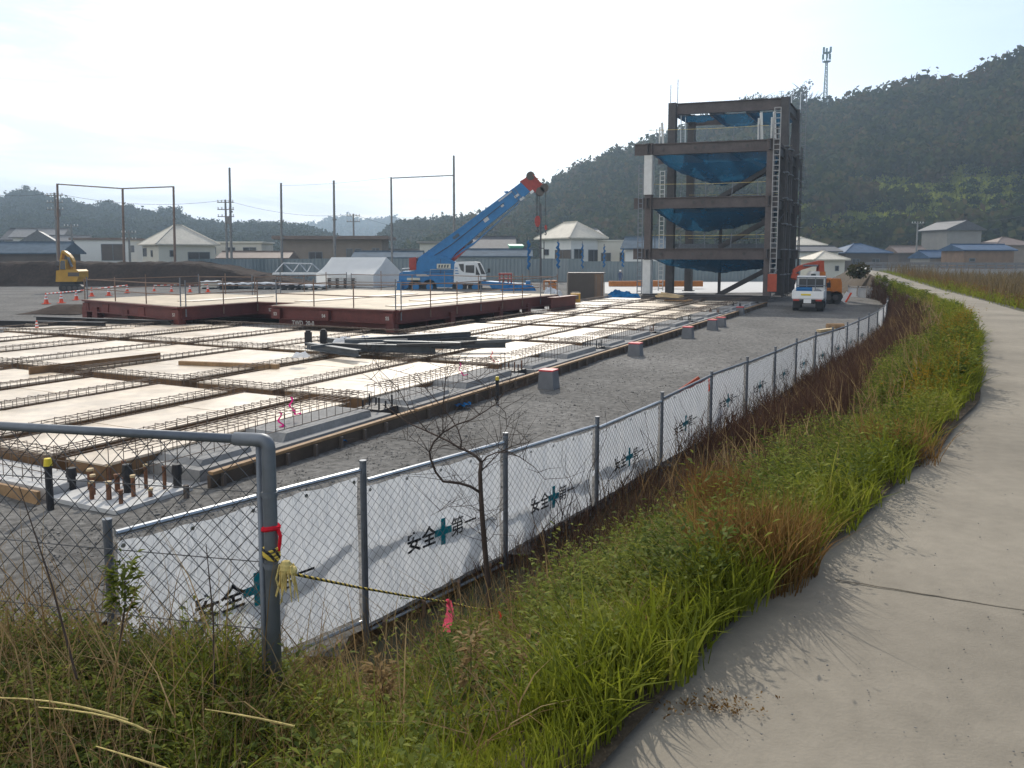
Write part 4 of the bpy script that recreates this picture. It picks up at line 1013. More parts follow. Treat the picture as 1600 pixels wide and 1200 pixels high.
t = thing('orange_platform', 'yellow orange steel work platform frame left of the dark container', 'platform', D(860, 452, 72)); m = MB()
for x in (850, 858, 866): m.beam(D(x, 438, 72), D(x, 453, 72), 0.12, 0.12)
m.box(D(860, 439, 72), (1.1, 0.9, 0.12)); m.box(D(863, 447, 72), (0.7, 0.8, 0.6)); m.build('frame', 'orange_steel', t)
t = thing('red_machine', 'red steel winch frame standing right of the crane cab', 'machine', D(790, 448, 80)); m = MB()
for x in (781, 787, 794, 799): m.beam(D(x, 427, 80), D(x, 446, 80), 0.14, 0.14)
m.beam(D(779, 428, 80), D(800, 428, 80), 0.4, 0.18); m.beam(D(779, 436, 80), D(799, 436, 80), 0.35, 0.14); m.beam(D(780, 445, 80), D(812, 447, 79), 0.5, 0.25); m.build('frame', 'crane_red', t)
m = MB(); m.box(D(806, 443, 79), (1.5, 0.9, 0.08), 0.3); m.build('plate', 'white_primer', t)
def person(loc, label, h=1.65, rz=0.0, top='cloth_blue', helmet='white_paint'):
    t = thing('person', label, 'person', loc, rz); b = bpy.data.meshes.new('body')
    J = [(0, 0, 0.92), (0, 0, 1.12), (0, 0, 1.34), (0, 0, 1.44), (0, -0.01, 1.54), (0, -0.01, 1.63), (-0.19, 0, 1.36), (-0.24, -0.05, 1.1), (-0.22, -0.2, 0.93), (0.19, 0, 1.36), (0.24, 0.02, 1.1), (0.25, -0.06, 0.86),
         (-0.09, 0, 0.88), (-0.1, 0.0, 0.47), (-0.1, 0.03, 0.06), (-0.1, -0.12, 0.03), (0.09, 0, 0.88), (0.11, -0.04, 0.47), (0.12, 0.02, 0.06), (0.12, -0.13, 0.03)]
    E_ = [(0, 1), (1, 2), (2, 3), (3, 4), (4, 5), (2, 6), (6, 7), (7, 8), (2, 9), (9, 10), (10, 11), (0, 12), (12, 13), (13, 14), (14, 15), (0, 16), (16, 17), (17, 18), (18, 19)]
    rad = [.15, .14, .16, .055, .085, .07, .065, .05, .035, .065, .05, .035, .10, .07, .05, .04, .10, .07, .05, .04]
    s = h / 1.7; b.from_pydata([(x * s, y * s, z * s) for x, y, z in J], E_, [])
    o = bpy.data.objects.new('body', b); COL.objects.link(o); o.parent = t; MW[o.name] = MW[t.name].copy()
    b.materials.append(MATS[top]); sk = o.modifiers.new('skin', 'SKIN')
    for v, r_ in zip(b.skin_vertices[0].data, rad): v.radius = (r_ * s, r_ * s * 0.8); v.use_root = False
    b.skin_vertices[0].data[0].use_root = True
    o.modifiers.new('sub', 'SUBSURF').levels = 2; o.modifiers['sub'].render_levels = 2
    m = MB(); m.ball((0, -0.012 * s, 1.66 * s), 0.125 * s, 12, (1, 1.15, 0.75)); m.disc((0, -0.03 * s, 1.64 * s), (0, 0, 1), 0.15 * s, 0.015, 14); m.build('helmet', helmet, t, world=False)
    m = MB(); m.ball((0, -0.085 * s, 1.56 * s), 0.06 * s, 8, (0.9, 0.5, 1.1)); m.build('face', 'skin', t, world=False)
    return t
p = D(969, 440, 88); person((p.x, p.y, SITE), 'worker in dark clothes and white helmet standing before the far hoarding', 1.7)
# ================================================================ BLUE ROUGH-TERRAIN CRANE
YC = 80.0
t = thing('mobile_crane', 'blue rough terrain crane with raised thick boom and red boom head', 'crane', D(715, 456, YC) * 1.0)
K = lambda zx, zy: (600 + zx / 5.333, 240 + zy / 5.333)
def pxK(m, pts, dy, depth): return m.prism([D(*K(*p), YC + dy) for p in pts], (0, depth, 0))
m = MB(); pxK(m, [(330, 850), (1140, 245), (1215, 320), (1190, 345), (1120, 400), (880, 590), (720, 730), (600, 830), (560, 880), (430, 960), (300, 900)], 0, 1.3)
bo = m.build('boom', 'crane_blue', t)
m = MB(); pxK(m, [(300, 905), (290, 870), (1080, 300), (1090, 312), (330, 860)], 0, 1.36); m.build('boom_edge', 'crane_blue', bo)
m = MB(); pxK(m, [(1010, 330), (1000, 318), (1030, 312), (1045, 325)], 0, 0.5); m.build('bracket', 'crane_blue', bo)
m = MB(); pxK(m, [(560, 880), (690, 770), (760, 735), (1060, 470), (1130, 400), (1120, 420), (900, 620), (740, 765)], 0, 0.9); m.build('boom_underside', 'crane_blue', bo)
for q, s in (((850, 548), (46, 36)), ((985, 433), (26, 22)), ((1105, 352), (44, 20)), ((1150, 375), (42, 20)), ((600, 690), (60, 24))):
    m = MB(); x, y = q; a, b2 = s; c, d = 0.8, -0.6
    pxK(m, [(x - a / 2 * c - b2 / 2 * 0.6, y + a / 2 * 0.6 - b2 / 2 * c), (x + a / 2 * c - b2 / 2 * 0.6, y - a / 2 * 0.6 - b2 / 2 * c), (x + a / 2 * c + b2 / 2 * 0.6, y - a / 2 * 0.6 + b2 / 2 * c), (x - a / 2 * c + b2 / 2 * 0.6, y + a / 2 * 0.6 + b2 / 2 * c)], -0.68, 0.04)
    m.build('marking_plate', 'white_primer' if q[0] > 700 else 'roof_bluegrey', bo)
m = MB(); pxK(m, [(958, 402), (952, 392), (1060, 310), (1066, 320)], -0.67, 0.03); m.build('lettering_strip', 'white_primer', bo)
m = MB(); pxK(m, [(1132, 235), (1180, 205), (1190, 178), (1225, 170), (1250, 182), (1300, 240), (1335, 268), (1355, 270), (1356, 295), (1325, 312), (1318, 338), (1290, 335), (1250, 322), (1195, 330), (1155, 285)], 0, 1.1)
for zx, zy, nx, ny in ((1085, 287, 1150, 372), (1060, 306, 1123, 396)):   # ends of the telescoped sections
    m0 = MB(); m0.beam(D(*K(zx, zy), YC - 0.69), D(*K(nx, ny), YC - 0.69), 0.05, 0.12, up=(0, 1, 0)); m0.build('section_collar', 'galv_dark', bo)
m0 = MB(); m0.tube([D(*K(x, y), YC - 0.72) for x, y in ((420, 850), (560, 760), (760, 600), (1000, 410))], 0.035, 5); m0.build('hydraulic_hose', 'cable', bo)
hd = m.build('boom_head', 'crane_red', t)
m = MB()
for c_ in ((1220, 190), (1335, 288), (1300, 318)): m.disc(D(*K(*c_), YC), (0, 1, 0), 0.42, 1.3, 16)
m.build('sheaves', 'wall_dark', hd)
m = MB(); m.beam(D(*K(1240, 175), YC - 0.7), D(*K(1320, 262), YC - 0.7), 0.08, 0.08); m.beam(D(*K(1262, 205), YC - 0.7), D(*K(1292, 205), YC - 0.7), 0.06, 0.06); m.build('guard_rail', 'orange_red', hd)
m = MB(); pxK(m, [(1212, 322), (1238, 300), (1252, 318), (1225, 338)], -0.6, 0.1); m.build('lamp_plate', 'white_paint', hd)
m = MB(); m.tube([D(*K(560, 875), YC), D(*K(668, 772), YC)], 0.42, 12); cy = m.build('lift_cylinder', 'crane_red', t)
m = MB(); m.tube([D(*K(665, 775), YC), D(*K(730, 712), YC)], 0.3, 12); m.build('piston_rod', 'galv', cy)
m = MB()
for x in (1272, 1282, 1296): m.tube([D(*K(x, 325), YC - 0.2), D(*K(x - 2, 530), YC - 0.2)], 0.03, 4)
m.build('hoist_rope', 'cable', t)
m = MB(); pxK(m, [(1256, 540), (1268, 520), (1292, 520), (1302, 545), (1300, 585), (1288, 612), (1268, 610), (1256, 575)], 0, 0.5); hk = m.build('hook_block', 'crane_red', t)
m = MB(); m.tube([D(*K(x, y), YC) for x, y in ((1279, 610), (1279, 630), (1290, 642), (1286, 655), (1274, 652), (1272, 643))], 0.07, 6); m.build('hook', 'cable', hk)
m = MB(); m.tube([D(*K(1345, 300), YC), D(*K(1347, 600), YC)], 0.03, 4); m.build('hoist_rope', 'cable', t)
m = MB(); pxK(m, [(1335, 610), (1345, 592), (1356, 600), (1360, 630), (1345, 640)], 0, 0.35); hk = m.build('auxiliary_hook_block', 'crane_red', t)
m = MB(); m.tube([D(*K(x, y), YC) for x, y in ((1347, 638), (1347, 655), (1353, 668), (1346, 678), (1338, 672))], 0.06, 6); m.build('hook', 'cable', hk)
m = MB(); pxK(m, [(265, 960), (300, 870), (360, 850), (480, 850), (545, 870), (600, 905), (585, 1010), (580, 1060), (400, 1060), (270, 1000)], 0, 2.3); tu = m.build('turntable_body', 'crane_blue', t)
m = MB(); pxK(m, [(440, 918), (555, 918), (555, 958), (440, 958)], -1.18, 0.04); sg = m.build('sign_plate', 'cream', tu)
m = MB()
for x in (455, 478, 502, 526): pxK(m, [(x, 928), (x + 14, 925), (x + 10, 950), (x - 2, 952)], -1.21, 0.02)
m.build('sign_marks', 'beam_grey', sg)
m = MB(); pxK(m, [(222, 870), (280, 862), (280, 965), (222, 972)], 0, 2.4); m.build('counterweight', 'crane_red', t)
m = MB(); pxK(m, [(135, 1100), (140, 1000), (165, 980), (265, 978), (275, 1010), (380, 1015), (580, 1045), (850, 1060), (1180, 1085), (1240, 1100), (1240, 1130), (900, 1120), (880, 1095), (600, 1090), (580, 1110), (430, 1110), (410, 1085), (340, 1085), (320, 1110), (215, 1110), (200, 1125), (120, 1120)], 0, 2.5)
ca = m.build('carrier', 'crane_blue', t)
m = MB(); pxK(m, [(270, 1005), (350, 1005), (378, 1022), (270, 1022)], -1.3, 0.05); m.build('white_panel', 'white_primer', ca)
m = MB(); pxK(m, [(192, 1035), (300, 1035), (300, 1055), (192, 1055)], -1.3, 0.05); m.build('number_panel', 'cream', ca)
m = MB(); pxK(m, [(585, 1078), (590, 920), (605, 903), (760, 900), (800, 905), (820, 935), (850, 1010), (850, 1045), (800, 1048), (790, 1078)], -0.75, 1.15); cb = m.build('cab', 'white_paint', t)
for pts in ([(622, 920), (665, 918), (665, 988), (640, 970)], [(680, 930), (752, 930), (752, 995), (680, 990)], [(765, 935), (800, 1010), (765, 1010)], [(780, 912), (800, 912), (845, 1005), (810, 1005)]):
    m = MB(); pxK(m, pts, -1.34, 0.04); m.build('window', 'glass', cb)
m = MB()
for k in range(3): pxK(m, [(592, 950 + k * 22), (612 + k * 4, 950 + k * 22), (616 + k * 4, 957 + k * 22), (592, 957 + k * 22)], -1.34, 0.03)
m.build('blue_stripes', 'crane_blue', cb)
m = MB(); m.tube([D(*K(846, 1000), YC - 1.3), D(*K(872, 985), YC - 1.5)], 0.03, 5); m.box(D(*K(874, 975), YC - 1.5), (0.25, 0.08, 0.4)); m.build('mirror', 'black', cb)
for pts in ([(385, 1012), (385, 965), (580, 965), (580, 1012)], [(150, 1000), (150, 960), (215, 955)]):
    m = MB(); m.tube([D(*K(x, y), YC - 1.25) for x, y in pts], 0.035, 5); m.build('hand_rail', 'galv', t)
m = MB(); pxK(m, [(470, 880), (474, 880), (474, 1000), (470, 1000)], -1.17, 0.03); pxK(m, [(330, 985), (580, 985), (580, 989), (330, 989)], -1.17, 0.03); m.build('panel_seam', 'navy', tu)
for x in (690, 720): 
    m = MB(); pxK(m, [(x, 1082), (x + 22, 1082), (x + 22, 1100), (x, 1100)], -1.31, 0.06); m.build('step', 'black', ca)
for x in (265, 380, 630, 760):
    m = MB(); m.disc(D(*K(x, 1110), YC - 1.0), (0, 1, 0), 0.72, 0.5, 20); w = m.build('wheel', 'rubber', t)
    m = MB(); m.disc(D(*K(x, 1110), YC - 1.27), (0, 1, 0), 0.34, 0.06, 14); m.build('rim', 'crane_blue', w)
for x in (130, 1200):
    m = MB(); pxK(m, [(x - 20, 1060), (x + 20, 1060), (x + 20, 1125), (x + 45, 1140), (x - 45, 1140), (x - 20, 1125)], -1.6, 0.5); m.build('outrigger', 'crane_blue', t)

# ================================================================ STEEL FRAME (BUILDING UNDER CONSTRUCTION)
TB = Vector((18.24, 57.0, 0)); VT = Vector((-0.956, 0.292, 0))
def T(d, w, z): return TB + UU * d + VT * w + Vector((0, 0, z))
LV = [-1.45, 2.18, 5.9, 9.8, 13.65]; TW = 8.5
t = thing('unfinished_building', 'dark steel frame of a four storey building with columns and beams', 'building', T(0, 4, -1.6), GRID_ROT)
def column(d, w, z0, z1, s, mt='dark_steel'):
    b = MB(); b.beam(T(d, w, z0), T(d, w, z1), s, s, up=UU); o = b.build('column', mt, t)
    b = MB(); b.beam(T(d, w, z0 - 0.02), T(d, w, z0 + 0.06), s + 0.3, s + 0.3, up=UU); b.build('base_plate', 'dark_steel', o)
    return o
for w in (0, TW):
    column(0, w, LV[0], LV[3] + 0.02, 0.5, 'brown_steel'); column(6, w, LV[0], LV[4] + 0.05, 0.6); column(12, w, LV[0], LV[4] + 0.05, 0.6)
column(9.0, -0.05, LV[0], LV[3], 0.34); column(6.0, 4.6, LV[0], LV[2] - 0.6, 0.2); column(11.8, 1.5, LV[0], LV[4] - 0.2, 0.3)
for lv in (1, 2, 3):                     # main beams
    z = LV[lv] - 0.42
    rows = (0, 6, 12)
    for d in rows:
        b = MB(); b.ibeam(T(d, -0.5, z), T(d, TW + 1.1, z), 0.34, 0.8, 0.05); o = b.build('beam', 'brown_steel', t)
        b = MB()
        for w in (1.6, 3.9, 4.6, 5.2, 7.5): b.disc(T(d - 0.18, w, z), UU, 0.12, 0.03, 10)
        b.build('stiffeners', 'dark_steel', o)
    for w in (0, 2.9, 5.7, TW):
        b = MB(); b.ibeam(T(-0.6 if w in (0, TW) else 0.2, w, z), T(12.5, w, z), 0.28, 0.7, 0.04); b.build('cross_beam', 'dark_steel', t)
for d in (6, 12):
    b = MB(); b.ibeam(T(d, -0.3, LV[4] - 0.42), T(d, TW + 0.2, LV[4] - 0.42), 0.34, 0.85, 0.05); b.build('beam', 'brown_steel', t)
for w in (0, 2.9, 5.7, TW):
    b = MB(); b.ibeam(T(6, w, LV[4] - 0.42), T(12.2, w, LV[4] - 0.42), 0.28, 0.75, 0.04); b.build('cross_beam', 'dark_steel', t)
for z0, z1 in ((LV[0], LV[1] - 0.85), (LV[2] - 0.2 + 0.4, LV[3] - 0.85)):
    b = MB()
    for k, (du, dw) in enumerate(((-0.29, 0), (0, 0.29), (0, -0.29))):
        p = T(0, TW, 0) + UU * du + VT * dw
        b.beam(p + Vector((0, 0, z0)), p + Vector((0, 0, z1)), 0.56 if k == 0 else 0.05, 0.05 if k == 0 else 0.5, up=UU)
    b.build('white_column_cover', 'white_primer', t)
for lv in (1, 2, 3):                     # metal decking of the rear bay
    b = MB(); z = LV[lv] + 0.03
    b.prism([T(6.3, 0.3, z), T(6.3, TW - 0.3, z), T(11.7, TW - 0.3, z), T(11.7, 0.3, z)], (0, 0, 0.05))
    b.beam(T(6.2, 0.3, z + 0.2), T(6.2, TW - 0.3, z + 0.2), 0.06, 0.34); b.build('metal_deck', 'galv_dark', t)
def net(lv, d0, d1, w0, w1, sag, lab):
    z = LV[lv] - (0.8 if lv < 4 else 0.95); b = MB()
    def f(a, c):
        s = max(0.0, math.sin(math.pi * a)) ** 0.55 * max(0.0, math.sin(math.pi * c)) ** 0.6
        s *= 1 + 0.22 * math.sin(a * 3.1 + lv * 2.3 + d0); p = T(d0 + (d1 - d0) * c, w0 + (w1 - w0) * a, z - sag * s + 0.2 * s * fnoise(a * 19, c * 11, lv) - 0.05 * abs(math.sin(a * 22)) * (1 - s)); return p
    b.grid(f, 28, 18)
    return b.build('safety_net', 'net_blue', smooth=True, props=(lab, 'safety net', 'blue nets under the floors of the steel frame'))
nm = {1: 'lowest', 2: 'second', 3: 'third'}
for lv in (1, 2, 3):
    net(lv, 0.3, 5.8, 0.2, TW - 0.2, (1.15, 1.5, 1.7)[lv - 1], f'blue safety net sagging under the front bay of the {nm[lv]} floor')
    net(lv, 6.2, 11.8, 0.2, TW - 0.2, 1.0, f'blue safety net sagging under the rear bay of the {nm[lv]} floor')
net(4, 6.2, 11.8, 0.2, 2.8, 0.6, 'blue safety net under the right third of the roof frame')
net(4, 6.2, 11.8, 3.0, 5.6, 0.6, 'blue safety net under the middle third of the roof frame')
net(4, 6.2, 8.6, 5.8, TW - 0.2, 0.3, 'narrow blue safety net under the left third of the roof frame beside the sky gap')
def ladder(d, w, z0, z1, label, wd=0.42, mt='galv', dirv=None):
    dv = dirv or VT; t2 = thing('ladder', label, 'ladder', T(d, w, z0), GRID_ROT, 'ladders on the steel frame')
    b = MB()
    for s in (-1, 1): b.beam(T(d, w, z0) + dv * s * wd / 2, T(d, w, z1) + dv * s * wd / 2, 0.06, 0.06, up=UU)
    b.build('rails', mt, t2); z = z0 + 0.2
    while z < z1: MB().beam(T(d, w, z) + dv * wd / 2, T(d, w, z) - dv * wd / 2, 0.05, 0.06).build('rung', mt, t2); z += 0.36
ladder(-0.35, -0.42, -0.55, 11.9, 'long pale ladder up the front right column of the steel frame', 0.42, 'ladder_grey')
ladder(-0.2, TW + 0.55, -1.2, 8.3, 'thin grey ladder beside the white front left column', 0.32, 'galv_dark')
ladder(5.6, TW + 0.62, -1.2, 8.4, 'ladder in front of the second column row on the left of the frame', 0.36, 'white_primer')
ladder(11.6, -0.65, 8.0, 15.4, 'upper ladder against the rear right column top', 0.34, 'galv_dark')
t2 = thing('red_sign_board', 'orange red board hung at the foot of the long pale ladder', 'board', T(-0.55, -0.45, -0.8))
b = MB(); b.beam(T(-0.52, -0.42, -0.9), T(-0.52, -0.42, 0.35), 0.62, 0.04, up=UU); b.build('board', 'orange_red', t2)
b = MB(); b.tube([T(-0.5, -0.15, 0.33), T(-0.45, -0.42, 0.7), T(-0.5, -0.69, 0.33)], 0.02, 4); b.build('hanging_wire', 'cable', t2)
for lv in (0, 1, 2):                      # folding stairs behind the right column
    t2 = thing('steel_stair', f'dark steel stair rising behind the right column {("from the ground", "from the first floor", "from the second floor")[lv]}', 'stair', T(3, 2, LV[lv]), GRID_ROT, 'stairs in the steel frame')
    z0, z1 = LV[lv], LV[lv + 1]; mid = z0 + (z1 - z0) * 0.55
    for nme, a, c in (('lower_flight', T(3.0, 4.0, z0 + 0.1), T(3.0, 0.6, mid)), ('upper_flight', T(4.5, 0.6, mid), T(4.5, 3.6, z1 - 0.1))):
        b = MB()
        for s in (-0.45, 0.45): b.beam(a + UU * s, c + UU * s, 0.06, 0.3)
        n = 10
        for k in range(1, n): b.beam(a.lerp(c, k / n) - UU * 0.45, a.lerp(c, k / n) + UU * 0.45, 0.24, 0.04)
        f = b.build(nme, 'dark_steel', t2)
    b = MB(); b.prism([T(2.5, 0.9, mid), T(5.0, 0.9, mid), T(5.0, 0.0, mid), T(2.5, 0.0, mid)], (0, 0, 0.08)); b.build('landing', 'dark_steel', t2)
t2 = thing('guard_rail', 'thin yellow and grey lifeline stanchions along the floor edges of the frame', 'guard rail', T(0, 4, LV[1]), GRID_ROT); b = MB()
for lv in (1, 2, 3):
    for w in (0.8, 2.6, 4.4, 6.2, 8.0):
        b.tube([T(0.0, w, LV[lv]), T(0.0, w + 0.06 * math.sin(w * 9), LV[lv] + 1.05)], 0.03, 5); b.tube([T(11.6, w, LV[lv]), T(11.6, w, LV[lv] + 1.05)], 0.03, 5)
b.build('stanchions', 'galv_dark', t2)
for lv in (1, 2, 3):
    for d in (0.0, 11.6): MB().tube([T(d, 0.2, LV[lv] + 0.95), T(d, 4, LV[lv] + 0.9), T(d, TW, LV[lv] + 0.97)], 0.015, 4).build('lifeline', 'rope_yellow', t2)
for k, (d, w, h) in enumerate(((0.2, 7.6, 1.5), (0.3, 0.7, 1.9), (0.2, -0.2, 1.9))):
    p = T(d, w, LV[3]); b = MB(); b.beam(p, p + Vector((0, 0, h)) + VT * 0.1, 0.28, 0.12); b.beam(p + VT * 0.25, p + VT * 0.25 + Vector((0, 0, h * 0.8)), 0.1, 0.1)
    b.build('edge_panel', 'white_primer', props=(('pale upright panel at the left end of the third floor', 'pale upright panel left of the right column on the third floor', 'pale upright panel right of the right column on the third floor')[k], 'panel', 'pale panels standing on the third floor'))
for k, (d, w, h) in enumerate(((6, TW + 0.2, 1.5), (6, TW - 0.35, 1.9), (6.2, TW - 0.6, -3.6), (6.4, TW - 0.9, -3.6), (12, 0.4, 1.4), (12, -0.3, 1.5))):
    p = T(d, w, LV[4]); tag(MB().tube([p - Vector((0, 0, 0.2 if h > 0 else 0.9)), p + Vector((0, 0, h))], 0.04, 6).build('scaffold_pipe', 'galv'), ('upright pipe at the very left of the roof frame', 'tallest upright pipe at the left of the roof frame', 'hanging pipe below the left end of the roof beam', 'second hanging pipe below the left end of the roof beam', 'upright pipe at the right of the roof frame', 'outer upright pipe at the right of the roof frame')[k], 'pipe', 'pipes on the roof frame')
for k, (a, c, lab) in enumerate(((T(-0.3, -0.4, 3.6), T(6, -0.2, 5.0), 'thin brace wire right side lower'), (T(-0.3, -0.4, 7.2), T(6, -0.2, 6.2), 'thin brace wire right side middle'), (T(-0.3, -0.4, 9.9), T(11, -0.4, 8.6), 'thin brace wire right side upper'))):
    tag(MB().tube([a, c], 0.03, 4).build('brace_wire', 'cable'), lab + ' of the steel frame', 'wire', 'brace wires')
for k, (d, lab) in enumerate(((2.2, 'front'), (4.3, 'second'), (8.0, 'third'), (10.3, 'rear'))):
    t2 = thing('scaffold_bay', f'{lab} scaffold frame standing against the right side of the steel frame', 'scaffold', T(d, -0.75, LV[0]), GRID_ROT, 'scaffold frames on the right side')
    for s in (-0.4, 0.4): MB().tube([T(d + s, -0.75, LV[0]), T(d + s, -0.75, LV[3] + 1.0 + 0.5 * math.sin(d))], 0.035, 6).build('upright', 'dark_steel', t2)
    for q in range(6): MB().beam(T(d - 0.5, -0.75, LV[0] + 1.7 + q * 1.85), T(d + 0.5, -0.75, LV[0] + 1.7 + q * 1.85), 0.32, 0.06).build('tread', 'galv_dark', t2)
    for q in range(3): MB().tube([T(d - 0.4, -0.75, LV[q]), T(d + 0.4, -0.75, LV[q + 1])], 0.025, 5).build('diagonal', 'dark_steel', t2)
t2 = thing('timber_pile', 'small pile of timber offcuts on the slab before the left columns', 'timber pile', W(31, 4.6, -1.4))
for q in range(3):
    b = MB()
    for k in range(5): p = W(30.6 + 0.25 * k, 4.0 + 0.3 * q, -1.28 + 0.12 * q); b.beam(p, p + VV * 1.6 + UU * (0.3 * math.sin(k * 3 + q)) + Vector((0, 0, 0.05 * k)), 0.14, 0.1)
    b.build('timbers', ('wood_board', 'wall_dark', 'wood_pale')[q], t2)
t2 = thing('beam_stack', 'low stack of dark steel sections lying at the foot of the frame', 'steel stack', W(33.5, 5, -1.4)); b = MB()
for k in range(6): p = W(33.2 + 0.22 * k, -0.5 + 0.6 * (k % 3), -1.22 + 0.1 * (k % 2)); b.ibeam(p, p + VV * (8.5 - k * 0.6), 0.24, 0.26)
b.build('sections', 'dark_steel', t2)

# ================================================================ WHITE FLATBED TRUCK AND ORANGE EXCAVATOR
p = G(1261, 487, SITE); t = thing('flatbed_truck', 'small white flatbed truck seen from behind with blue load', 'truck', (p.x, p.y, SITE), R(-24))
Bx = lambda nme, c, d, mt, par=None: MB().box(c, d).build(nme, mt, par or t, world=False)
Bx('chassis', (0, 2.2, 0.55), (0.8, 4.4, 0.18), 'black')
bed = Bx('bed_floor', (0, 1.45, 0.78), (1.72, 2.9, 0.1), 'white_primer')
tg = Bx('tailgate', (0, 0.02, 1.0), (1.74, 0.05, 0.42), 'white_paint')
for s in (-1, 1): Bx('side_gate', (s * 0.86, 1.47, 1.0), (0.04, 2.84, 0.42), 'white_paint')
Bx('yellow_sticker', (-0.1, -0.012, 1.0), (0.55, 0.012, 0.1), 'yellow_tip', tg)
Bx('number_plate', (0.0, -0.12, 0.62), (0.42, 0.03, 0.22), 'white_paint')
for s in (-1, 1): Bx('tail_light', (s * 0.62, -0.03, 0.68), (0.34, 0.06, 0.1), 'crane_red')
Bx('rear_bumper', (0, 0.02, 0.62), (1.5, 0.08, 0.1), 'black')
m = MB(); m.prism([(0, 2.95, 0.75), (0, 2.95, 1.98), (0, 3.1, 2.05), (0, 4.1, 2.02), (0, 4.62, 1.3), (0, 4.68, 0.6), (0, 4.4, 0.5), (0, 3.2, 0.5)], (1.66, 0, 0)); cab = m.build('cab', 'white_primer', t, world=False)
Bx('rear_window', (0, 2.935, 1.6), (1.42, 0.02, 0.52), 'glass', cab)
for s in (-1, 1): Bx('side_window', (s * 0.84, 3.75, 1.6), (0.02, 0.8, 0.5), 'glass', cab)
m = MB()
for x in (-0.83, 0.83, 0.25, -0.25): m.beam((x, 2.85, 0.83), (x, 2.85, 1.95), 0.05, 0.05)
m.beam((-0.85, 2.85, 1.95), (0.85, 2.85, 1.95), 0.05, 0.05); m.beam((-0.85, 2.85, 1.45), (0.85, 2.85, 1.45), 0.05, 0.05); m.build('headboard_rack', 'galv_dark', t, world=False)
for s in (-1, 1):
    m = MB(); m.tube([(s * 0.84, 3.95, 1.55), (s * 1.02, 4.0, 1.62)], 0.015, 4); m.box((s * 1.03, 3.98, 1.6), (0.05, 0.1, 0.26)); m.build('mirror', 'black', t, world=False)
for y in (0.85, 3.75):
    for s in (-1, 1):
        m = MB(); m.disc((s * 0.68, y, 0.32), (1, 0, 0), 0.32, 0.24 if y > 2 else 0.36, 16); w = m.build('wheel', 'rubber', t, world=False)
        m = MB(); m.disc((s * 0.84, y, 0.32), (1, 0, 0), 0.17, 0.05, 12); m.build('rim', 'galv_dark', w, world=False)
for s in (-1, 1): Bx('mud_flap', (s * 0.62, 0.35, 0.4), (0.38, 0.03, 0.4), 'black')
M_truck = MW[t.name]
def on_truck(c): return M_truck @ Vector(c)
t2 = thing('blue_crate', 'bright blue plastic crate loaded on the white truck bed', 'crate', on_truck((-0.25, 0.75, 0.835)), R(-24))
m = MB(); m.box((0, 0, 0.04), (0.85, 0.6, 0.06))
for s in (-1, 1): m.box((0, s * 0.29, 0.32), (0.85, 0.03, 0.5)); m.box((s * 0.42, 0, 0.32), (0.03, 0.55, 0.5))
m.build('crate_body', 'tarp_blue', t2, world=False); m = MB(); m.box((0, -0.315, 0.5), (0.9, 0.03, 0.06)); m.box((0, -0.315, 0.2), (0.9, 0.02, 0.04)); m.build('rim', 'crane_blue', t2, world=False)
tag(MB().ball(on_truck((-0.7, 1.4, 1.1)), 0.27, 10, (1, 1, 0.9)).build('white_sack', 'white_primer', smooth=True), 'pale sack at the left side of the truck bed', 'sack')
tag(MB().ball(on_truck((0.5, 0.9, 1.08)), 0.28, 10, (1, 1, 0.85)).build('grey_sack', 'block_grey', smooth=True), 'grey sack at the right side of the truck bed', 'sack')
YX = 55.0
t = thing('orange_excavator', 'orange wheeled excavator parked beyond the white truck with arm folded left', 'excavator', D(1297, 472, YX))
Z5 = lambda zx, zy: (1180 + zx / 6.667, 370 + zy / 6.667)
def pz(m, pts, dy, depth): return m.prism([D(*Z5(*p), YX + dy) for p in pts], (0, depth, 0))
m = MB(); pz(m, [(718, 582), (718, 440), (735, 428), (820, 430), (832, 470), (832, 585)], 0, 2.3); m.build('body', 'excavator_orange', t)
m = MB(); pz(m, [(745, 530), (745, 480), (785, 480), (785, 530)], -1.17, 0.04); m.build('side_mark', 'black', t)
m = MB(); pz(m, [(560, 430), (575, 378), (600, 358), (640, 360), (640, 440), (600, 445)], -0.4, 1.1); c = m.build('cab', 'white_primer', t)
m = MB(); pz(m, [(575, 425), (585, 385), (630, 385), (630, 425)], -0.97, 0.04); m.build('window', 'glass', c)
m = MB(); pz(m, [(640, 425), (655, 300), (672, 248), (703, 250), (706, 340), (718, 425)], 0.2, 0.5); bo = m.build('boom', 'orange_red', t)
m = MB(); pz(m, [(645, 425), (650, 362), (715, 362), (718, 430)], 0.2, 0.6); m.build('boom_foot', 'excavator_orange', bo)
m = MB(); pz(m, [(690, 250), (660, 290), (560, 318), (470, 345), (410, 375), (400, 400), (400, 345), (450, 305), (560, 270), (670, 245)], 0.2, 0.42); m.build('arm', 'orange_red', t)
m = MB(); m.tube([D(*Z5(650, 300), YX - 0.1), D(*Z5(500, 300), YX - 0.1)], 0.07, 6); m.build('cylinder', 'galv_dark', t)
m = MB(); pz(m, [(405, 380), (430, 385), (440, 420), (415, 450), (392, 430)], 0.2, 0.8); m.build('bucket', 'orange_red', t)
for x, dy in ((835, -0.95), (765, -0.95), (835, 0.95), (765, 0.95)):
    m = MB(); m.disc(D(*Z5(x, 632), YX + dy), (0, 1, 0), 0.44, 0.4, 16); w = m.build('wheel', 'rubber', t)
    m = MB(); m.disc(D(*Z5(x, 632), YX + dy - 0.22), (0, 1, 0), 0.2, 0.04, 10); m.build('rim', 'dark_steel', w)
m = MB(); pz(m, [(725, 620), (725, 585), (850, 585), (850, 620)], 0, 1.6); m.build('undercarriage', 'black', t)
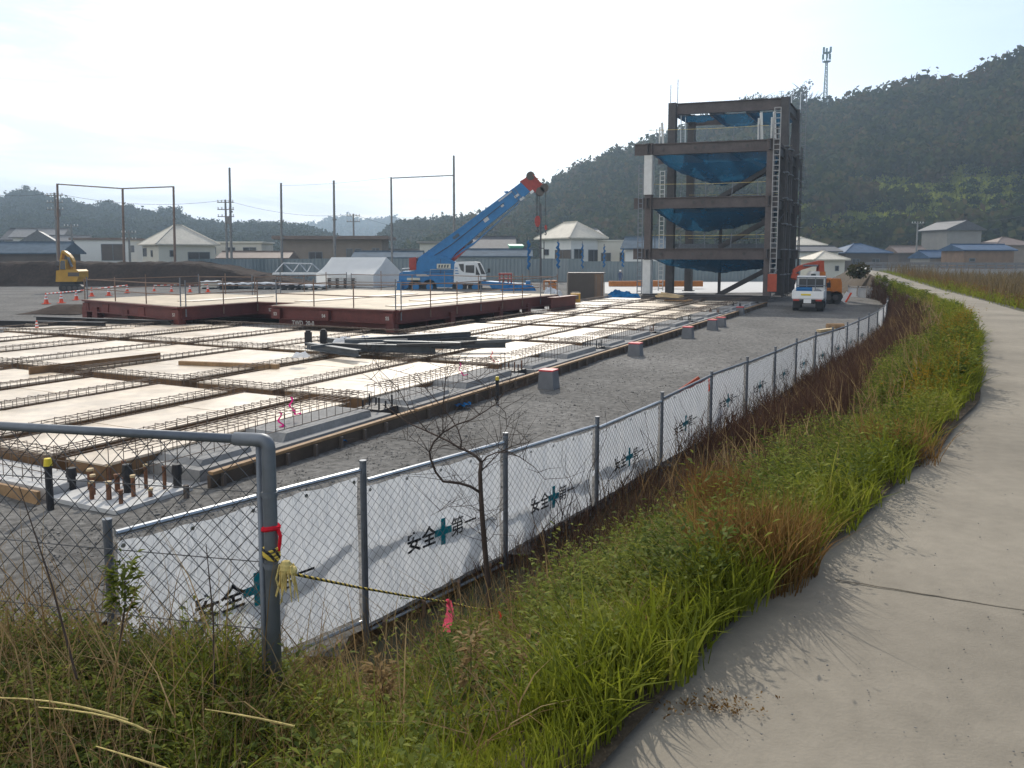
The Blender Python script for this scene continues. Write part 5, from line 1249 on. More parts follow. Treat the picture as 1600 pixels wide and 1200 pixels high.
# things lying on the yard by the fence
t = thing('road_sign_board', 'red and white board leaning on the fence beyond the truck', 'board', G(1322, 467, SITE)); p = D(1323, 461, 52)
MB().beam(p + Vector((-0.2, 0, -0.45)), p + Vector((0.14, 0, 0.15)), 0.34, 0.04, up=(0, 1, 0)).build('board_face', 'white_paint', t)
MB().beam(p + Vector((-0.07, -0.06, -0.45)), p + Vector((0.27, -0.06, 0.15)), 0.1, 0.05, up=(0, 1, 0)).build('red_edge', 'cone_red', t)
t = thing('board_stack', 'fallen orange red boards behind the fence near its seventh post', 'board', G(1090, 612, SITE))
for k, (dx, mt, rz) in enumerate(((0, 'orange_red', 0.4), (0.35, 'roof_pale', 0.7), (-0.3, 'orange_red', 0.2))):
    p = D(1096 + dx * 30, 600, 15.3); m = MB(); m.beam(p + Vector((-0.26, 0.1, -0.22)), p + Vector((0.12, 0.05, 0.0 + 0.03 * k)), 0.24, 0.03, up=(0.2, 1, 0.6)); m.beam(p + Vector((-0.2, 0.12, -1.1)), p + Vector((-0.1, 0.1, -0.1)), 0.05, 0.05); m.build('board', mt if mt != 'roof_pale' else 'cone_red', t)
t = thing('cardboard_roll', 'brown roll and white film lying on the yard behind the fence', 'roll', G(1304, 509, SITE)); p = G(1292, 510, SITE + 0.15); q = G(1318, 510, SITE + 0.15)
m = MB(); m.tube([p, q], 0.14, 10); m.build('roll', 'wood_board', t)
m = MB(); m.grid(lambda a, b: (lambda r: Vector((r.x + a * 0.75, r.y + b * 0.4, SITE + 0.06 + 0.12 * abs(math.sin(a * 7 + b * 5)))))(q), 8, 4); m.build('film', 'film_clear', t)
tag(MB().beam(G(1279, 517, SITE + 0.07), G(1302, 514, SITE + 0.07), 0.2, 0.1).build('plank', 'wood_pale'), 'short pale plank beside the brown roll behind the fence', 'plank')
# the black shrub and loose film where the fence ends
t = thing('shrub', 'round dark shrub where the far fence meets the path', 'shrub', D(1341, 437, 68)); p = D(1341, 430, 68)
V, F = leaf_cloud([(0, 0, 0.75)], [(0.8, 0.75, 0.7)], 520, 0.2, RNG); o = mesh_np('foliage', V, F, 'crown_dark', None); o.parent = t
# ================================================================ BRIDGE WITH RAILING
YB = 92.0
t = thing('road_bridge', 'low road bridge with pale railing crossing beyond the reeds at right', 'bridge', D(1500, 425, YB))
a, c = D(1352, 421, YB + 6), D(1720, 424, YB - 6)
m = MB(); m.beam(a + Vector((0, 2.5, -0.45)), c + Vector((0, 2.5, -0.45)), 5, 0.7); m.build('deck', 'concrete', t)
m = MB(); m.beam(a + Vector((0, -0.1, 0.0)), c + Vector((0, -0.1, 0.0)), 0.3, 0.35); m.build('kerb', 'concrete', t)
m = MB()
for h in (0.38, 0.75): m.beam(a + Vector((0, -0.1, h)), c + Vector((0, -0.1, h)), 0.1, 0.22 if h < 0.5 else 0.3)
m.build('rail', 'block_grey', t); n = 24
for k in range(n + 1): p = a.lerp(c, k / n) + Vector((0, -0.1, 0)); MB().beam(p, p + Vector((0, 0, 0.8)), 0.16, 0.2).build('rail_post', 'block_grey', t)
for k in (0.2, 0.55, 0.9): p = a.lerp(c, k) + Vector((0, 2.5, 0)); MB().box((p.x, p.y, -1.3), (0.8, 4, 2.2)).build('pier', 'concrete', t)
t = thing('guard_rail', 'white curved guard rail descending from the bridge end to the path', 'guard rail', D(1362, 425, 88))
m = MB(); pts = [D(x, y, Y) for x, y, Y in ((1338, 424, 96), (1344, 419.5, 95), (1352, 417, 94), (1358, 421, 88), (1362, 427, 82), (1364.5, 431, 76))]
for o_ in (0, -0.22): m.tube([q + Vector((0, 0, o_)) for q in pts], 0.11, 6)
m.build('rail', 'white_paint', t)
for q in pts: MB().tube([q + Vector((0, 0, -1.0)), q], 0.07, 6).build('rail_post', 'galv', t)

# ================================================================ RED STEEL PLATFORM
DZ = -0.56
t = thing('steel_platform', 'low platform of dark red steel girders with tan decking and pipe railings', 'platform', W(12, 16, -1.5), GRID_ROT)
OUT = [(6.5, 9.8), (21.5, 9.3), (21.5, 24), (13, 24), (13, 28.4), (5.9, 28.4), (3.9, 19.2), (8.4, 19.2), (8.4, 16.4), (6.5, 16.4)]
m = MB(); m.prism([W(u, v, DZ - 0.03) for u, v in OUT], (0, 0, 0.06)); dk = m.build('deck', 'deck_tan', t)
m = MB()
for (u0, v0), (u1, v1), z in (((8, 11), (20, 10.6), 0.05), ((9, 17), (18, 16.8), 0.05), ((6.5, 22), (12, 22), 0.05), ((12, 12.5), (20, 12.3), 0.05)):
    a, b2 = W(u0, v0, DZ + 0.022), W(u1, v1, DZ + 0.022); m.beam(a, b2, 0.9, 0.03)
m.build('deck_boards', 'ply', dk)
edge = list(zip(OUT, OUT[1:] + OUT[:1]))
for (p, q) in edge:
    a, b2 = W(*p, DZ - 0.33), W(*q, DZ - 0.33); d = (b2 - a).normalized(); nn = Vector((d.y, -d.x, 0))
    MB().ibeam(a + d * 0.02, b2 - d * 0.02, 0.26, 0.52, 0.04).build('edge_girder', 'red_steel', t)
    tp = (b2 - a).length
    m = MB(); m.beam(a + Vector((0, 0, 0.285)) - nn * 0.05, b2 + Vector((0, 0, 0.285)) - nn * 0.05, 0.42, 0.045); m.build('flange', 'red_steel', t)
# lower bearers with stub ends showing, legs and lettering
stub = [(6.3, 10.1, 'S5'), (6.3, 13.4, 'S4'), (6.3, 16.1, 'S3'), (8.2, 18.2, 'S2'), (3.8, 19.5, 'S1')]
for u, v, s in stub:
    MB().beam(W(u, v, -0.92), W(u + 13, v, -0.92), 0.5, 0.42).build('bearer', 'red_steel', t)
    vs, fs = text_mesh(s, 0.2, 0.006, 'CENTER'); m = MB(); o_ = W(u - 0.012, v, -0.99)
    m.add([o_ - VV * x_.x + Vector((0, 0, x_.y)) for x_ in vs], fs); m.build('lettering', 'chalk', t)
fu = lambda v: 3.9 + (v - 19.2) * 0.217           # the skewed front of the left part
for v in (22.5, 26, 28.1): MB().beam(W(fu(v) - 0.1, v, -0.92), W(12, v, -0.92), 0.45, 0.4).build('bearer', 'red_steel', t)
for u in (4.35, 6.75, 9, 12, 15, 18, 21.2):
    v0, v1 = (19.3, 28.3) if u < 6 else ((9.9, 16.3) if u < 8 else (9.9, 23.8))
    MB().ibeam(W(u - (0.2 if u < 6 else 0), v0, -1.27), W(u + (1.8 if u < 6 else 0), v1, -1.27), 0.3, 0.28, 0.03).build('ground_beam', 'red_steel', t)
for u, v in ((4.0, 19.4), (5.0, 24.0), (5.6, 27.0), (5.9, 28.2), (6.5, 10.0), (10.5, 9.7), (15, 9.6), (18, 9.5), (21.3, 9.4)):
    MB().beam(W(u, v, -1.5), W(u, v, -0.9), 0.36, 0.36, up=UU).build('leg', 'red_steel', t)
m = MB(); vs, fs = text_mesh('TWD  20-0', 0.26, 0.004); o_ = W(6.34, 15.2, -1.36)
m.add([o_ - VV * x_.x + Vector((0, 0, x_.y)) for x_ in vs], fs); m.build('lettering', 'chalk', t)
for u, v, lab in ((21.6, 8.6, 'red steel girder stub lying at the right end of the platform'),):
    ibeam_thing('red_girder', lab, W(u - 2.4, v, -1.0), W(u + 0.8, v - 0.1, -1.0), 0.5, 0.75, 'red_steel', 'girder')
# pipe railings: each run a thing standing on the platform
def railing(pts, lab, zh=1.12, n_per=1.6, z0=DZ):
    P_ = [W(u, v, 0) for u, v in pts]; tt = thing('pipe_railing', lab, 'railing', (P_[0].x, P_[0].y, z0), 0, 'pipe railings round the red platform')
    Lc = sum((q - p).length for p, q in zip(P_, P_[1:])); n = max(2, int(Lc / n_per)); S = resample([Vector((p.x, p.y)) for p in P_], n + 1)
    for k, p in enumerate(S):
        j = 0.12 * math.sin(k * 2.7); MB().tube([(p.x, p.y, z0 - 0.45), (p.x, p.y, z0 + zh + j)], 0.027, 6).build('post', 'pole_rust' if k % 3 else 'galv_dark', tt)
    for h in (0.5, 0.98): MB().tube([(p.x, p.y, z0 + h + 0.02 * math.sin(i * 1.9 + h)) for i, p in enumerate(S)], 0.025, 6).build('rail', 'pole_rust', tt)
    return tt
railing([(6.6, 16.3), (6.6, 9.9)], 'rusty pipe railing on the near front edge of the platform')
railing([(6.7, 9.7), (21.4, 9.2)], 'rusty pipe railing along the right hand edge of the platform', n_per=2.0)
railing([(6.0, 28.3), (4.0, 19.3)], 'rusty pipe railing on the front edge of the left part of the platform', n_per=2.4)
railing([(4.1, 19.1), (8.3, 19.1)], 'short railing where the left part of the platform steps back', n_per=2)
railing([(21.4, 9.6), (21.4, 23.8)], 'rear pipe railing of the platform in front of the crane', n_per=2.2)
railing([(13.1, 24.2), (13.1, 28.3)], 'rear pipe railing of the left part of the platform in front of the dirt bank', n_per=1.8)
railing([(13.2, 28.5), (6.0, 28.5)], 'pipe railing along the far left end of the platform', n_per=2.4)
railing([(21.3, 24.1), (13.2, 24.1)], 'pipe railing on the stepped back corner of the platform before the parked cars', n_per=2.0)
# ================================================================ FOUNDATION: FORMWORK DECKS, REBAR CAGES, EDGE BEAM
ZD = -1.36                                 # top of the plywood decks
def cage_mb(L, w, h, pitch=0.22, r=0.0066):
    """rebar cage along +x, 0..L: closed stirrups + long bars"""
    b = MB(); n = max(2, int(L / pitch))
    def bar(p, q, rr=r):
        p, q = Vector(p), Vector(q); d = (q - p).normalized(); a = d.orthogonal().normalized() * rr; c = d.cross(a).normalized() * rr
        b.add([p + a, p - a * 0.5 + c * 0.87, p - a * 0.5 - c * 0.87, q + a, q - a * 0.5 + c * 0.87, q - a * 0.5 - c * 0.87], [(0, 1, 4, 3), (1, 2, 5, 4), (2, 0, 3, 5)])
    for k in range(n + 1):
        x = L * k / n + random.uniform(-0.015, 0.015); hh = h + random.uniform(-0.012, 0.012)
        bar((x, -w / 2, -0.3), (x, -w / 2, hh)); bar((x, w / 2, -0.3), (x, w / 2, hh)); bar((x, -w / 2, hh), (x, w / 2, hh))
    m = 3 if w < 0.45 else 5
    for k in range(m): y = -w / 2 + w * k / (m - 1); bar((-0.1, y, h - 0.02), (L + 0.1, y, h - 0.02 + random.uniform(-0.01, 0.01)), r * 1.15)
    for s in (-1, 1): bar((-0.1, s * w / 2, 0.02), (L + 0.1, s * w / 2, 0.02), r * 1.1)
    return b
BAYS = [(-13.2, -7.2, [0.85, 2.25, 4.2, 6.8, 9.2, 12.4, 15.2]),
        (-7.2, -1.2, [0.85, 3.6, 6.4, 10.1, 13.2, 16.4, 19.4, 22.6]),
        (-1.2, 4.9, [0.85, 3.6, 6.2, 9.8, 13.2, 16.6, 20.2, 24.0]),
        (4.9, 10.9, [0.85, 3.4, 6.0, 8.6]), (10.9, 16.9, [0.85, 3.4, 6.1, 8.4]), (16.9, 22.9, [0.85, 3.4, 6.6, 8.4]),
        (22.9, 28.9, [0.85, 3.5, 7.0, 10.6]), (28.9, 34.4, [0.85, 3.6, 7.0, 10.6])]
ordn = ['first', 'second', 'third', 'fourth', 'fifth', 'sixth', 'seventh', 'eighth', 'ninth', 'tenth']
# lean concrete under it all (the bottoms of the trenches)
m = MB(); m.prism([W(-13.6, 0.0, -1.70), W(35.5, 0.0, -1.70), W(35.5, 12, -1.70), W(23, 12, -1.70), W(23, 30, -1.70), W(-13.6, 30, -1.70)], (0, 0, 0.12))
m.build('blinding_concrete', 'concrete', props=(None, None, None, 'structure'))
protos = {}
def place_cage(u, v, L, w, h, along_v, label, wide=False):
    key = (round(L, 1), w, h)
    if key not in protos:
        b = cage_mb(L, w, h); o = b.build('rebar_cage', 'rebar', world=False); protos[key] = o
    else:
        o = protos[key].copy(); COL.objects.link(o)
    o.location = W(u, v, ZD); o.rotation_euler = (0, 0, GRID_ROT + (math.pi / 2 if along_v else 0))
    tag(o, label, 'rebar cage', 'rebar cages of the foundation beams'); return o
for bi, (u0, u1, vs) in enumerate(BAYS):
    for k in range(len(vs)):
        v = vs[k]; w = 0.62 if k == 0 else (0.42 if (k % 3 == 2 and bi < 3) else 0.26)
        hh = 0.29 if k == 0 else 0.145
        wherev = 'along the gravel edge' if k == 0 else f'in the {ordn[k]} line from the gravel edge'
        place_cage(u0 + 0.35, v, u1 - u0 - 0.7, w, hh, False, f'rebar cage {wherev}, {ordn[bi]} bay from the near corner')
        if k + 1 < len(vs):
            va, vb = v + w / 2 + 0.04, vs[k + 1] - (0.25 if (k + 1) % 3 == 2 and bi < 3 else 0.165)
            m = MB(); ua, ub = u0 + 0.32, u1 - 0.32; ncol = 3
            t = thing('formwork_deck', f'pale plywood deck, {ordn[k]} strip from the gravel edge, {ordn[bi]} bay from the near corner', 'formwork', W((ua + ub) / 2, (va + vb) / 2, -1.62), GRID_ROT, 'plywood formwork decks')
            dz = 0.012 * math.sin(bi * 3.1 + k * 1.7)
            for q in range(ncol):              # separate plywood sheets laid with hairline joints
                a_, b_ = ua + (ub - ua) * q / ncol + 0.008, ua + (ub - ua) * (q + 1) / ncol - 0.008; tz = 0.004 * math.sin(q * 5 + k * 3 + bi)
                m.hexa([W(a_, va, ZD - 0.024 + dz), W(b_, va, ZD - 0.024 + dz), W(b_, vb, ZD - 0.024 + dz), W(a_, vb, ZD - 0.024 + dz), W(a_, va, ZD + dz + tz), W(b_, va, ZD + dz - tz), W(b_, vb, ZD + dz - tz), W(a_, vb, ZD + dz + tz)])
            m.build('plywood_top', 'ply', t)
            m = MB(); m.hexa([W(ua + 0.02, va + 0.02, -1.64), W(ub - 0.02, va + 0.02, -1.64), W(ub - 0.02, vb - 0.02, -1.64), W(ua + 0.02, vb - 0.02, -1.64), W(ua + 0.02, va + 0.02, ZD - 0.026 + dz), W(ub - 0.02, va + 0.02, ZD - 0.026 + dz), W(ub - 0.02, vb - 0.02, ZD - 0.026 + dz), W(ua + 0.02, vb - 0.02, ZD - 0.026 + dz)])
            m.build('side_form', 'ply_edge', t)
for ui, (u, vmax) in enumerate(((-7.2, 15.2), (-1.2, 22.6), (4.9, 24.0), (10.9, 8.4), (16.9, 8.4), (22.9, 10.6), (28.9, 10.6))):
    v = 1.3; k = 0
    while v < vmax - 1:
        L = min(6.0, vmax - v); place_cage(u, v, L, 0.42, 0.16, True, f'cross rebar cage, {ordn[ui]} cross line from the near corner, {ordn[k]} length from gravel edge'); v += L + 0.25; k += 1
place_cage(-13.3, 1.6, 6.0, 0.5, 0.22, True, 'cross rebar cage along the near end of the foundation behind the mesh gate')
# concrete edge beam with stepped blocks and timber form board
for bi, (u0, u1, vs) in enumerate(BAYS):
    t = thing('edge_beam', f'grey concrete edge beam with timber form board, {ordn[bi]} bay from the near corner', 'concrete beam', W((u0 + u1) / 2, 0.3, -1.66), GRID_ROT, 'concrete edge beams')
    a_, b_ = u0 + (0.35 if bi else 1.0), u1 - 0.3
    m = MB(); m.hexa([W(a_, 0.1, -1.64), W(b_, 0.1, -1.64), W(b_, 1.28, -1.64), W(a_, 1.28, -1.64), W(a_, 0.1, -1.47), W(b_, 0.1, -1.47), W(b_, 1.28, -1.47), W(a_, 1.28, -1.47)])
    m.build('beam_body', 'concrete', t)
    m = MB(); c_ = u0 + (u1 - u0) * 0.45
    for (x0, x1, z) in ((u0 + (0.5 if bi else 1.15), c_ - 0.5, -1.39), (c_ + 0.2, u1 - 0.7, -1.345)):
        m.hexa([W(x0, 0.28, -1.468), W(x1, 0.28, -1.468), W(x1, 1.24, -1.468), W(x0, 1.24, -1.468), W(x0 + 0.1, 0.3, z), W(x1 - 0.02, 0.3, z), W(x1 - 0.02, 1.22, z), W(x0 + 0.1, 1.22, z)])
    m.build('raised_block', 'concrete', t)
    m = MB(); ue = u0 + (0.02 if bi else 0.85); m.hexa([W(ue, -0.28, -1.72), W(u1 - 0.02, -0.28, -1.72), W(u1 - 0.02, -0.22, -1.72), W(ue, -0.22, -1.72), W(ue, -0.28, -1.46), W(u1 - 0.02, -0.28, -1.46), W(u1 - 0.02, -0.22, -1.46), W(ue, -0.22, -1.46)])
    fb = m.build('form_panel', 'form_side', t)
    m = MB(); m.beam(W(ue + 0.03, -0.25, -1.435), W(u1 - 0.05, -0.25, -1.435), 0.1, 0.045)
    m.build('top_board', 'wood_board', fb)
    m = MB(); n = 8
    for k in range(n): m.beam(W(u0 + 0.4 + (u1 - u0 - 0.8) * k / n, -0.32, -1.7), W(u0 + 0.4 + (u1 - u0 - 0.8) * k / n, -0.32, -1.47), 0.06, 0.05, up=UU)
    m.build('form_studs', 'wall_dark', fb)
    # anchor bolts at the column position
    tb = thing('anchor_bolts', f'dark upright anchor bolts on the edge beam, {ordn[bi]} cluster from the near corner', 'anchor bolts', W(u1, 0.6, -1.45), GRID_ROT, 'anchor bolt clusters')
    for x in (-0.22, 0, 0.22):
        for y in (-0.2, 0.2): p = W(u1 + x, 0.65 + y, -1.6); MB().tube([p, p + Vector((0, 0, 0.36 + 0.05 * math.sin(x * 40 + y * 9)))], 0.02, 6).build('bolt', 'rusty' if bi % 2 else 'black', tb)
    m = MB(); m.box(W(u1, 0.65, -1.52), (0.6, 0.6, 0.18), GRID_ROT); m.build('template', 'black', tb)
# the near corner footing with its bolts and stake
t = thing('corner_footing', 'stepped concrete footing at the near corner with rusty bolt sleeves', 'footing', W(-13.0, 0.6, -1.7), GRID_ROT)
m = MB()
for (u0, u1, v0, v1, z) in ((-13.7, -12.5, -0.1, 1.25, -1.60), (-13.7, -13.0, 1.3, 5.2, -1.50)):
    m.hexa([W(u0, v0, -1.72), W(u1, v0, -1.72), W(u1, v1, -1.72), W(u0, v1, -1.72), W(u0, v0, z), W(u1, v0, z), W(u1, v1, z), W(u0, v1, z)])
m.build('footing_block', 'concrete_pale', t)
m = MB(); m.beam(W(-13.86, 1.2, -1.58), W(-13.86, 5.4, -1.58), 0.05, 0.2); m.build('form_board', 'wood_board', t)
for k, (du, dv, h, r) in enumerate(((0.2, 0.2, 0.22, 0.028), (0.25, 0.55, 0.3, 0.034), (0.5, 0.35, 0.36, 0.03), (0.55, 0.8, 0.3, 0.036), (0.3, 1.0, 0.34, 0.03), (0.85, 0.55, 0.42, 0.026), (0.8, 1.0, 0.44, 0.028), (0.45, 1.3, 0.36, 0.04), (0.85, 1.45, 0.3, 0.03), (0.95, 0.25, 0.4, 0.026), (0.15, 0.8, 0.3, 0.03), (0.6, 0.1, 0.14, 0.03))):
    p = W(-13.65 + du * 0.95, dv * 0.85 - 0.05, -1.61); h *= 0.8; o = MB().tube([p, p + Vector((0, 0, h))], r, 8).build('bolt_sleeve', 'rusty', t)
    MB().disc(p + Vector((0, 0, h)), (0, 0, 1), r * 1.25, 0.03, 8).build('nut', 'wood_pale' if k % 3 else 'rusty', o)
for k, (du, dv, h) in enumerate(((0.6, 0.6, 0.5), (0.35, 1.65, 0.38), (1.1, 0.1, 0.42))):
    p = W(-13.65 + du * 0.95, dv * 0.8, -1.61); h *= 0.8; MB().tube([p, p + Vector((0, 0, h * 0.6)), p + Vector((0, 0, h * 0.6)), p + Vector((0, 0, h))], [0.055, 0.055, 0.075, 0.06], 10).build('black_sleeve', 'black', t)
def stake(p, h, lab, r=0.045):
    t = thing('marker_stake', lab, 'stake', p, 0, 'black stakes with yellow tips')
    MB().tube([p, p + Vector((0, 0, h * 0.78)), p + Vector((0, 0, h * 0.86))], [r, r, r * 1.25], 10).build('stake', 'black', t)
    MB().tube([p + Vector((0, 0, h * 0.86)), p + Vector((0, 0, h))], [r * 1.2, r * 0.95], 10).build('yellow_tip', 'yellow_tip', t)
stake(G(79, 797, SITE), 0.68, 'black stake with yellow tip at the near corner seen through the mesh gate')
stake(G(777, 626, SITE), 0.55, 'black stake standing beside the edge beam above the bare sapling', 0.04)
# grey blocks with red caps along the edge
for k, (u, v, lab) in enumerate(((-2.2, -1.5, 'nearest grey block with red cap beside the edge beam'), (4.7, -1.5, 'second grey block with red cap beside the edge beam'), (11.4, -1.5, 'third grey block with red cap beside the edge beam'),
      (15.5, -1.55, 'fourth grey block with red cap, left of a close pair'), (17.0, -1.6, 'fifth grey block with red cap, right of a close pair'), (25.1, -0.9, 'farthest grey block with red cap near the steel frame'))):
    t = thing('concrete_post', lab, 'concrete post', W(u, v + 0.5, SITE), GRID_ROT, 'grey blocks with red caps')
    m = MB(); m.hexa([W(u - 0.2, v + 0.38, SITE - 0.05), W(u + 0.2, v + 0.38, SITE - 0.05), W(u + 0.2, v + 0.82, SITE - 0.05), W(u - 0.2, v + 0.82, SITE - 0.05), W(u - 0.19, v + 0.42, -1.24), W(u + 0.17, v + 0.42, -1.24), W(u + 0.17, v + 0.78, -1.24), W(u - 0.19, v + 0.78, -1.24)]); m.build('block', 'block_grey', t)
    m = MB(); m.box(W(u - 0.01, v + 0.6, -1.222), (0.38, 0.38, 0.035), GRID_ROT); m.build('cap', 'cap_red', t)
# timber boards on the decks, pink ribbons, blue scraps
tag(MB().beam(W(-5.0, 8.9, -1.33), W(-4.3, 6.0, -1.33), 0.12, 0.16).build('timber_board', 'wood_board'), 'orange brown timber board set on edge between two decks', 'timber board')
tag(MB().beam(W(-8.0, 10.75, -1.28), W(-4.4, 10.4, -1.28), 0.05, 0.22).build('timber_board', 'ply_edge'), 'long dark brown form board on edge left of the orange board', 'timber board')
for k, (a_, b_, lab) in enumerate(((W(2.5, 27, -1.3), W(3.6, 19.5, -1.3), 'long black steel section lying along the far left edge of the formwork'), (W(0.6, 27.5, -1.35), W(2.2, 21.8, -1.35), 'second black steel section lying before the platform'), )):
    ibeam_thing('steel_section', lab, a_, b_, 0.3, 0.3, 'black', 'steel section')
for k, (p, lab) in enumerate(((W(-9.9, 0.75, -1.36), 'magenta ribbon tied to the near rebar cage just right of the gate pipe'), (W(-9.4, 0.95, -1.2), 'second magenta ribbon hanging from the near rebar cage'), (W(-3.7, 0.8, -1.25), 'pink ribbon on the rebar left of the black stake'), (W(-1.9, 0.9, -1.15), 'red ribbon on the rebar right of the black stake'))):
    m = MB(); m.grid(lambda a, b: p + Vector((0.03 * math.sin(a * 9), 0.03 * math.cos(a * 7), 0.28 - 0.3 * a)) + UU * (b * 0.05 + 0.07 * a * a), 8, 1); m.grid(lambda a, b: p + VV * -0.22 * a + Vector((0, 0, 0.02 + 0.03 * math.sin(a * 9) - 0.04 * a)) + UU * (b * 0.06), 8, 1)
    m.build('ribbon', 'ribbon_magenta' if k < 3 else 'ribbon_red', props=(lab, 'ribbon', 'ribbons tied to the rebar'))
for k, (px, py, lab) in enumerate(((525, 693, 'scrap of blue sheet on the gravel beside the near edge beam'), (722, 636, 'scrap of blue sheet on the gravel left of the black stake'))):
    p = G(px, py, SITE + 0.03); m = MB(); m.grid(lambda a, b: p + Vector((a * 0.38 - 0.19, b * 0.3 - 0.1, 0.09 * abs(math.sin(a * 8 + b * 3 + k)))), 8, 5); m.build('plastic_scrap', 'tarp_blue', props=(lab, 'plastic scrap', 'blue scraps on the gravel'))
# the bundle of dark steel sections on the decks
for k, (p0, p1, w, h, lab) in enumerate((((500, 548), (745, 530), .26, .22, 'longest grey steel section of the pile, rear'), ((520, 541), (790, 538), .22, .2, 'grey steel section reaching farthest right in the pile'), ((540, 534), (735, 522), .24, .2, 'rearmost dark steel section of the pile'),
       ((582, 549), (640, 534), .2, .16, 'short steel section lying askew across the front of the pile'), ((480, 540), (560, 552), .2, .2, 'short dark section at the left end of the pile'), ((600, 537), (720, 540), .22, .2, 'steel section in the middle of the pile'), ((500, 530), (600, 541), .2, .18, 'steel section at the upper left of the pile'), ((560, 543), (680, 546), .26, .24, 'broad dark channel at the front of the pile'))):
    z = ZD + 0.14 + 0.1 * (k % 3); a_, b_ = G(*p0, z), G(*p1, z)
    ibeam_thing('steel_section', lab, a_, b_, w, h, 'beam_grey', 'steel section', 'steel sections piled on the formwork')
for k in range(9):                         # thinner pieces thrown on top
    x0 = 485 + 27 * k; z = ZD + 0.3 + 0.04 * (k % 3); a_ = G(x0, 543 - (k * 5) % 11, z); b_ = G(x0 + 38 + 30 * ((k * 7) % 3), 538 - (k * 3) % 9 + (6 if k % 4 == 1 else 0), z + 0.05)
    tag(MB().beam(a_, b_, 0.07, 0.09).build('steel_bar', 'black' if k % 2 else 'beam_grey'), f'{ordn[k]} thin bar from the left on top of the steel pile', 'steel bar', 'thin bars on the steel pile')
for px, py, lab in ((482, 532, 'left of two short black posts standing on the steel pile'), (506, 530, 'right of two short black posts standing on the steel pile')):
    p = G(px, py + 8, ZD + 0.2); m = MB(); m.beam(p, p + Vector((0, 0, 0.42)), 0.14, 0.2); m.beam(p + Vector((0, 0, 0.38)), p + Vector((0, 0, 0.48)), 0.1, 0.14); m.build('steel_bracket', 'black', props=(lab, 'bracket', 'black posts on the steel pile'))
for px, py, s, lab in ((535, 529, 0.32, 'clear plastic wrapped bundle on the steel pile'), (572, 527, 0.26, 'white plastic bag on the steel pile'), (470, 549, 0.22, 'pale fan of bent sheet at the left end of the steel pile')):
    p = G(px, py, ZD + 0.4); heap('plastic_bundle', lab, 'bundle', p - Vector((0, 0, 0.15)), (s * 2, s * 1.6, s * 0.9), 'film_clear', px)
m = MB(); m.prism([G(600, 550, ZD + 0.02), G(690, 547, ZD + 0.02), G(700, 541, ZD + 0.02), G(560, 543, ZD + 0.02)], (0, 0, 0.03)); m.build('plank', 'ply_edge', props=('brown board lying under the steel pile', 'board'))
for k, (x, y) in enumerate(((60, 512), (90, 505), (150, 513))):
    tag(MB().beam(G(x - 50, y + 2, -1.34), G(x + 60, y - 1, -1.34), 0.5, 0.05).build('loose_plywood', 'ply'), ('left', 'rear', 'right')[k] + ' loose pale plywood sheet near the lone small cone', 'plywood sheet', 'loose plywood near the lone cone')
# stones strewn on the yard (nobody could count them)
NS = 15000
pv = np.array([(1, 0, 0), (-1, 0, 0), (0, 1, 0), (0, -1, 0), (0, 0, 1), (0, 0, -0.6)]); pf = np.array([(0, 2, 4), (2, 1, 4), (1, 3, 4), (3, 0, 4), (2, 0, 5), (1, 2, 5), (3, 1, 5), (0, 3, 5)])
SV, SF = [], []
while len(SV) < NS:
    y = 4 + 30 * RNG.random() ** 1.8; x = RNG.uniform(-0.62, 0.62) * y
    q = Vector((x, y)); uv = ((q - OO.xy).dot(UU.xy), (q - OO.xy).dot(VV.xy))
    if (uv[0] > -14.0 and uv[1] > -0.35) or side_of_fence(x, y) < 0.1: continue
    s = RNG.uniform(0.006, 0.019) * (2.2 if RNG.random() < 0.02 else 1); an = RNG.uniform(0, 6.28); c_, s_ = math.cos(an), math.sin(an)
    v = pv * s * RNG.uniform(0.6, 1.3, 3) * (1, 1, 0.7); v = v + RNG.normal(size=v.shape) * s * 0.15
    v = np.stack([v[:, 0] * c_ - v[:, 1] * s_ + x, v[:, 0] * s_ + v[:, 1] * c_ + y, v[:, 2] + SITE + 0.035 * fnoise(x * 0.9, y * 0.9) + 0.02 * fnoise(x * 3.1, y * 2.7, 4) + 0.004], 1)
    SF.append(pf + 6 * len(SV)); SV.append(v)
mesh_np('loose_gravel', np.concatenate(SV), np.concatenate(SF), 'stone', (None, None, None, 'stuff'))

# ================================================================ MESH FENCE WITH SAFETY SHEETS
t_f = thing('mesh_fence', 'long low chain link fence with grey posts curving away along the slope', 'fence', FENCE_POST[1] - Vector((0, 0, 1.5)))
FH = 1.42
def diamond(b, org, ax, L, H, cell, r, up=Vector((0, 0, 1)), n_off=None):
    """two families of diagonal wires clipped to an L x H panel"""
    for sgn in (1, -1):
        c = -H if sgn > 0 else 0.0
        while c < L + (0 if sgn > 0 else H):
            s0 = max(0, -c) if sgn > 0 else max(0, c - L); s1 = min(H, L - c) if sgn > 0 else min(H, c)
            if s1 > s0 + 0.01:
                p = org + ax * (c + sgn * s0) + up * s0; q = org + ax * (c + sgn * s1) + up * s1
                d = (q - p).normalized(); n1 = d.cross(n_off).normalized() * r; n2 = n_off * r; off = n_off * (r * sgn)
                b.add([p + n1 + off, p - n1 * 0.5 + n2 + off, p - n1 * 0.5 - n2 + off, q + n1 + off, q - n1 * 0.5 + n2 + off, q - n1 * 0.5 - n2 + off], [(0, 1, 4, 3), (1, 2, 5, 4), (2, 0, 3, 5)])
            c += cell
P_ = FENCE_POST
vs_a, fs_a = text_mesh('安全', 0.21, 0.0045); vs_b, fs_b = text_mesh('第一', 0.21, 0.002)
NP = len(P_)
RAIL_PX = [(836, 733), (752, 690), (708, 664), (669, 626), (623, 586), (585, 565)]
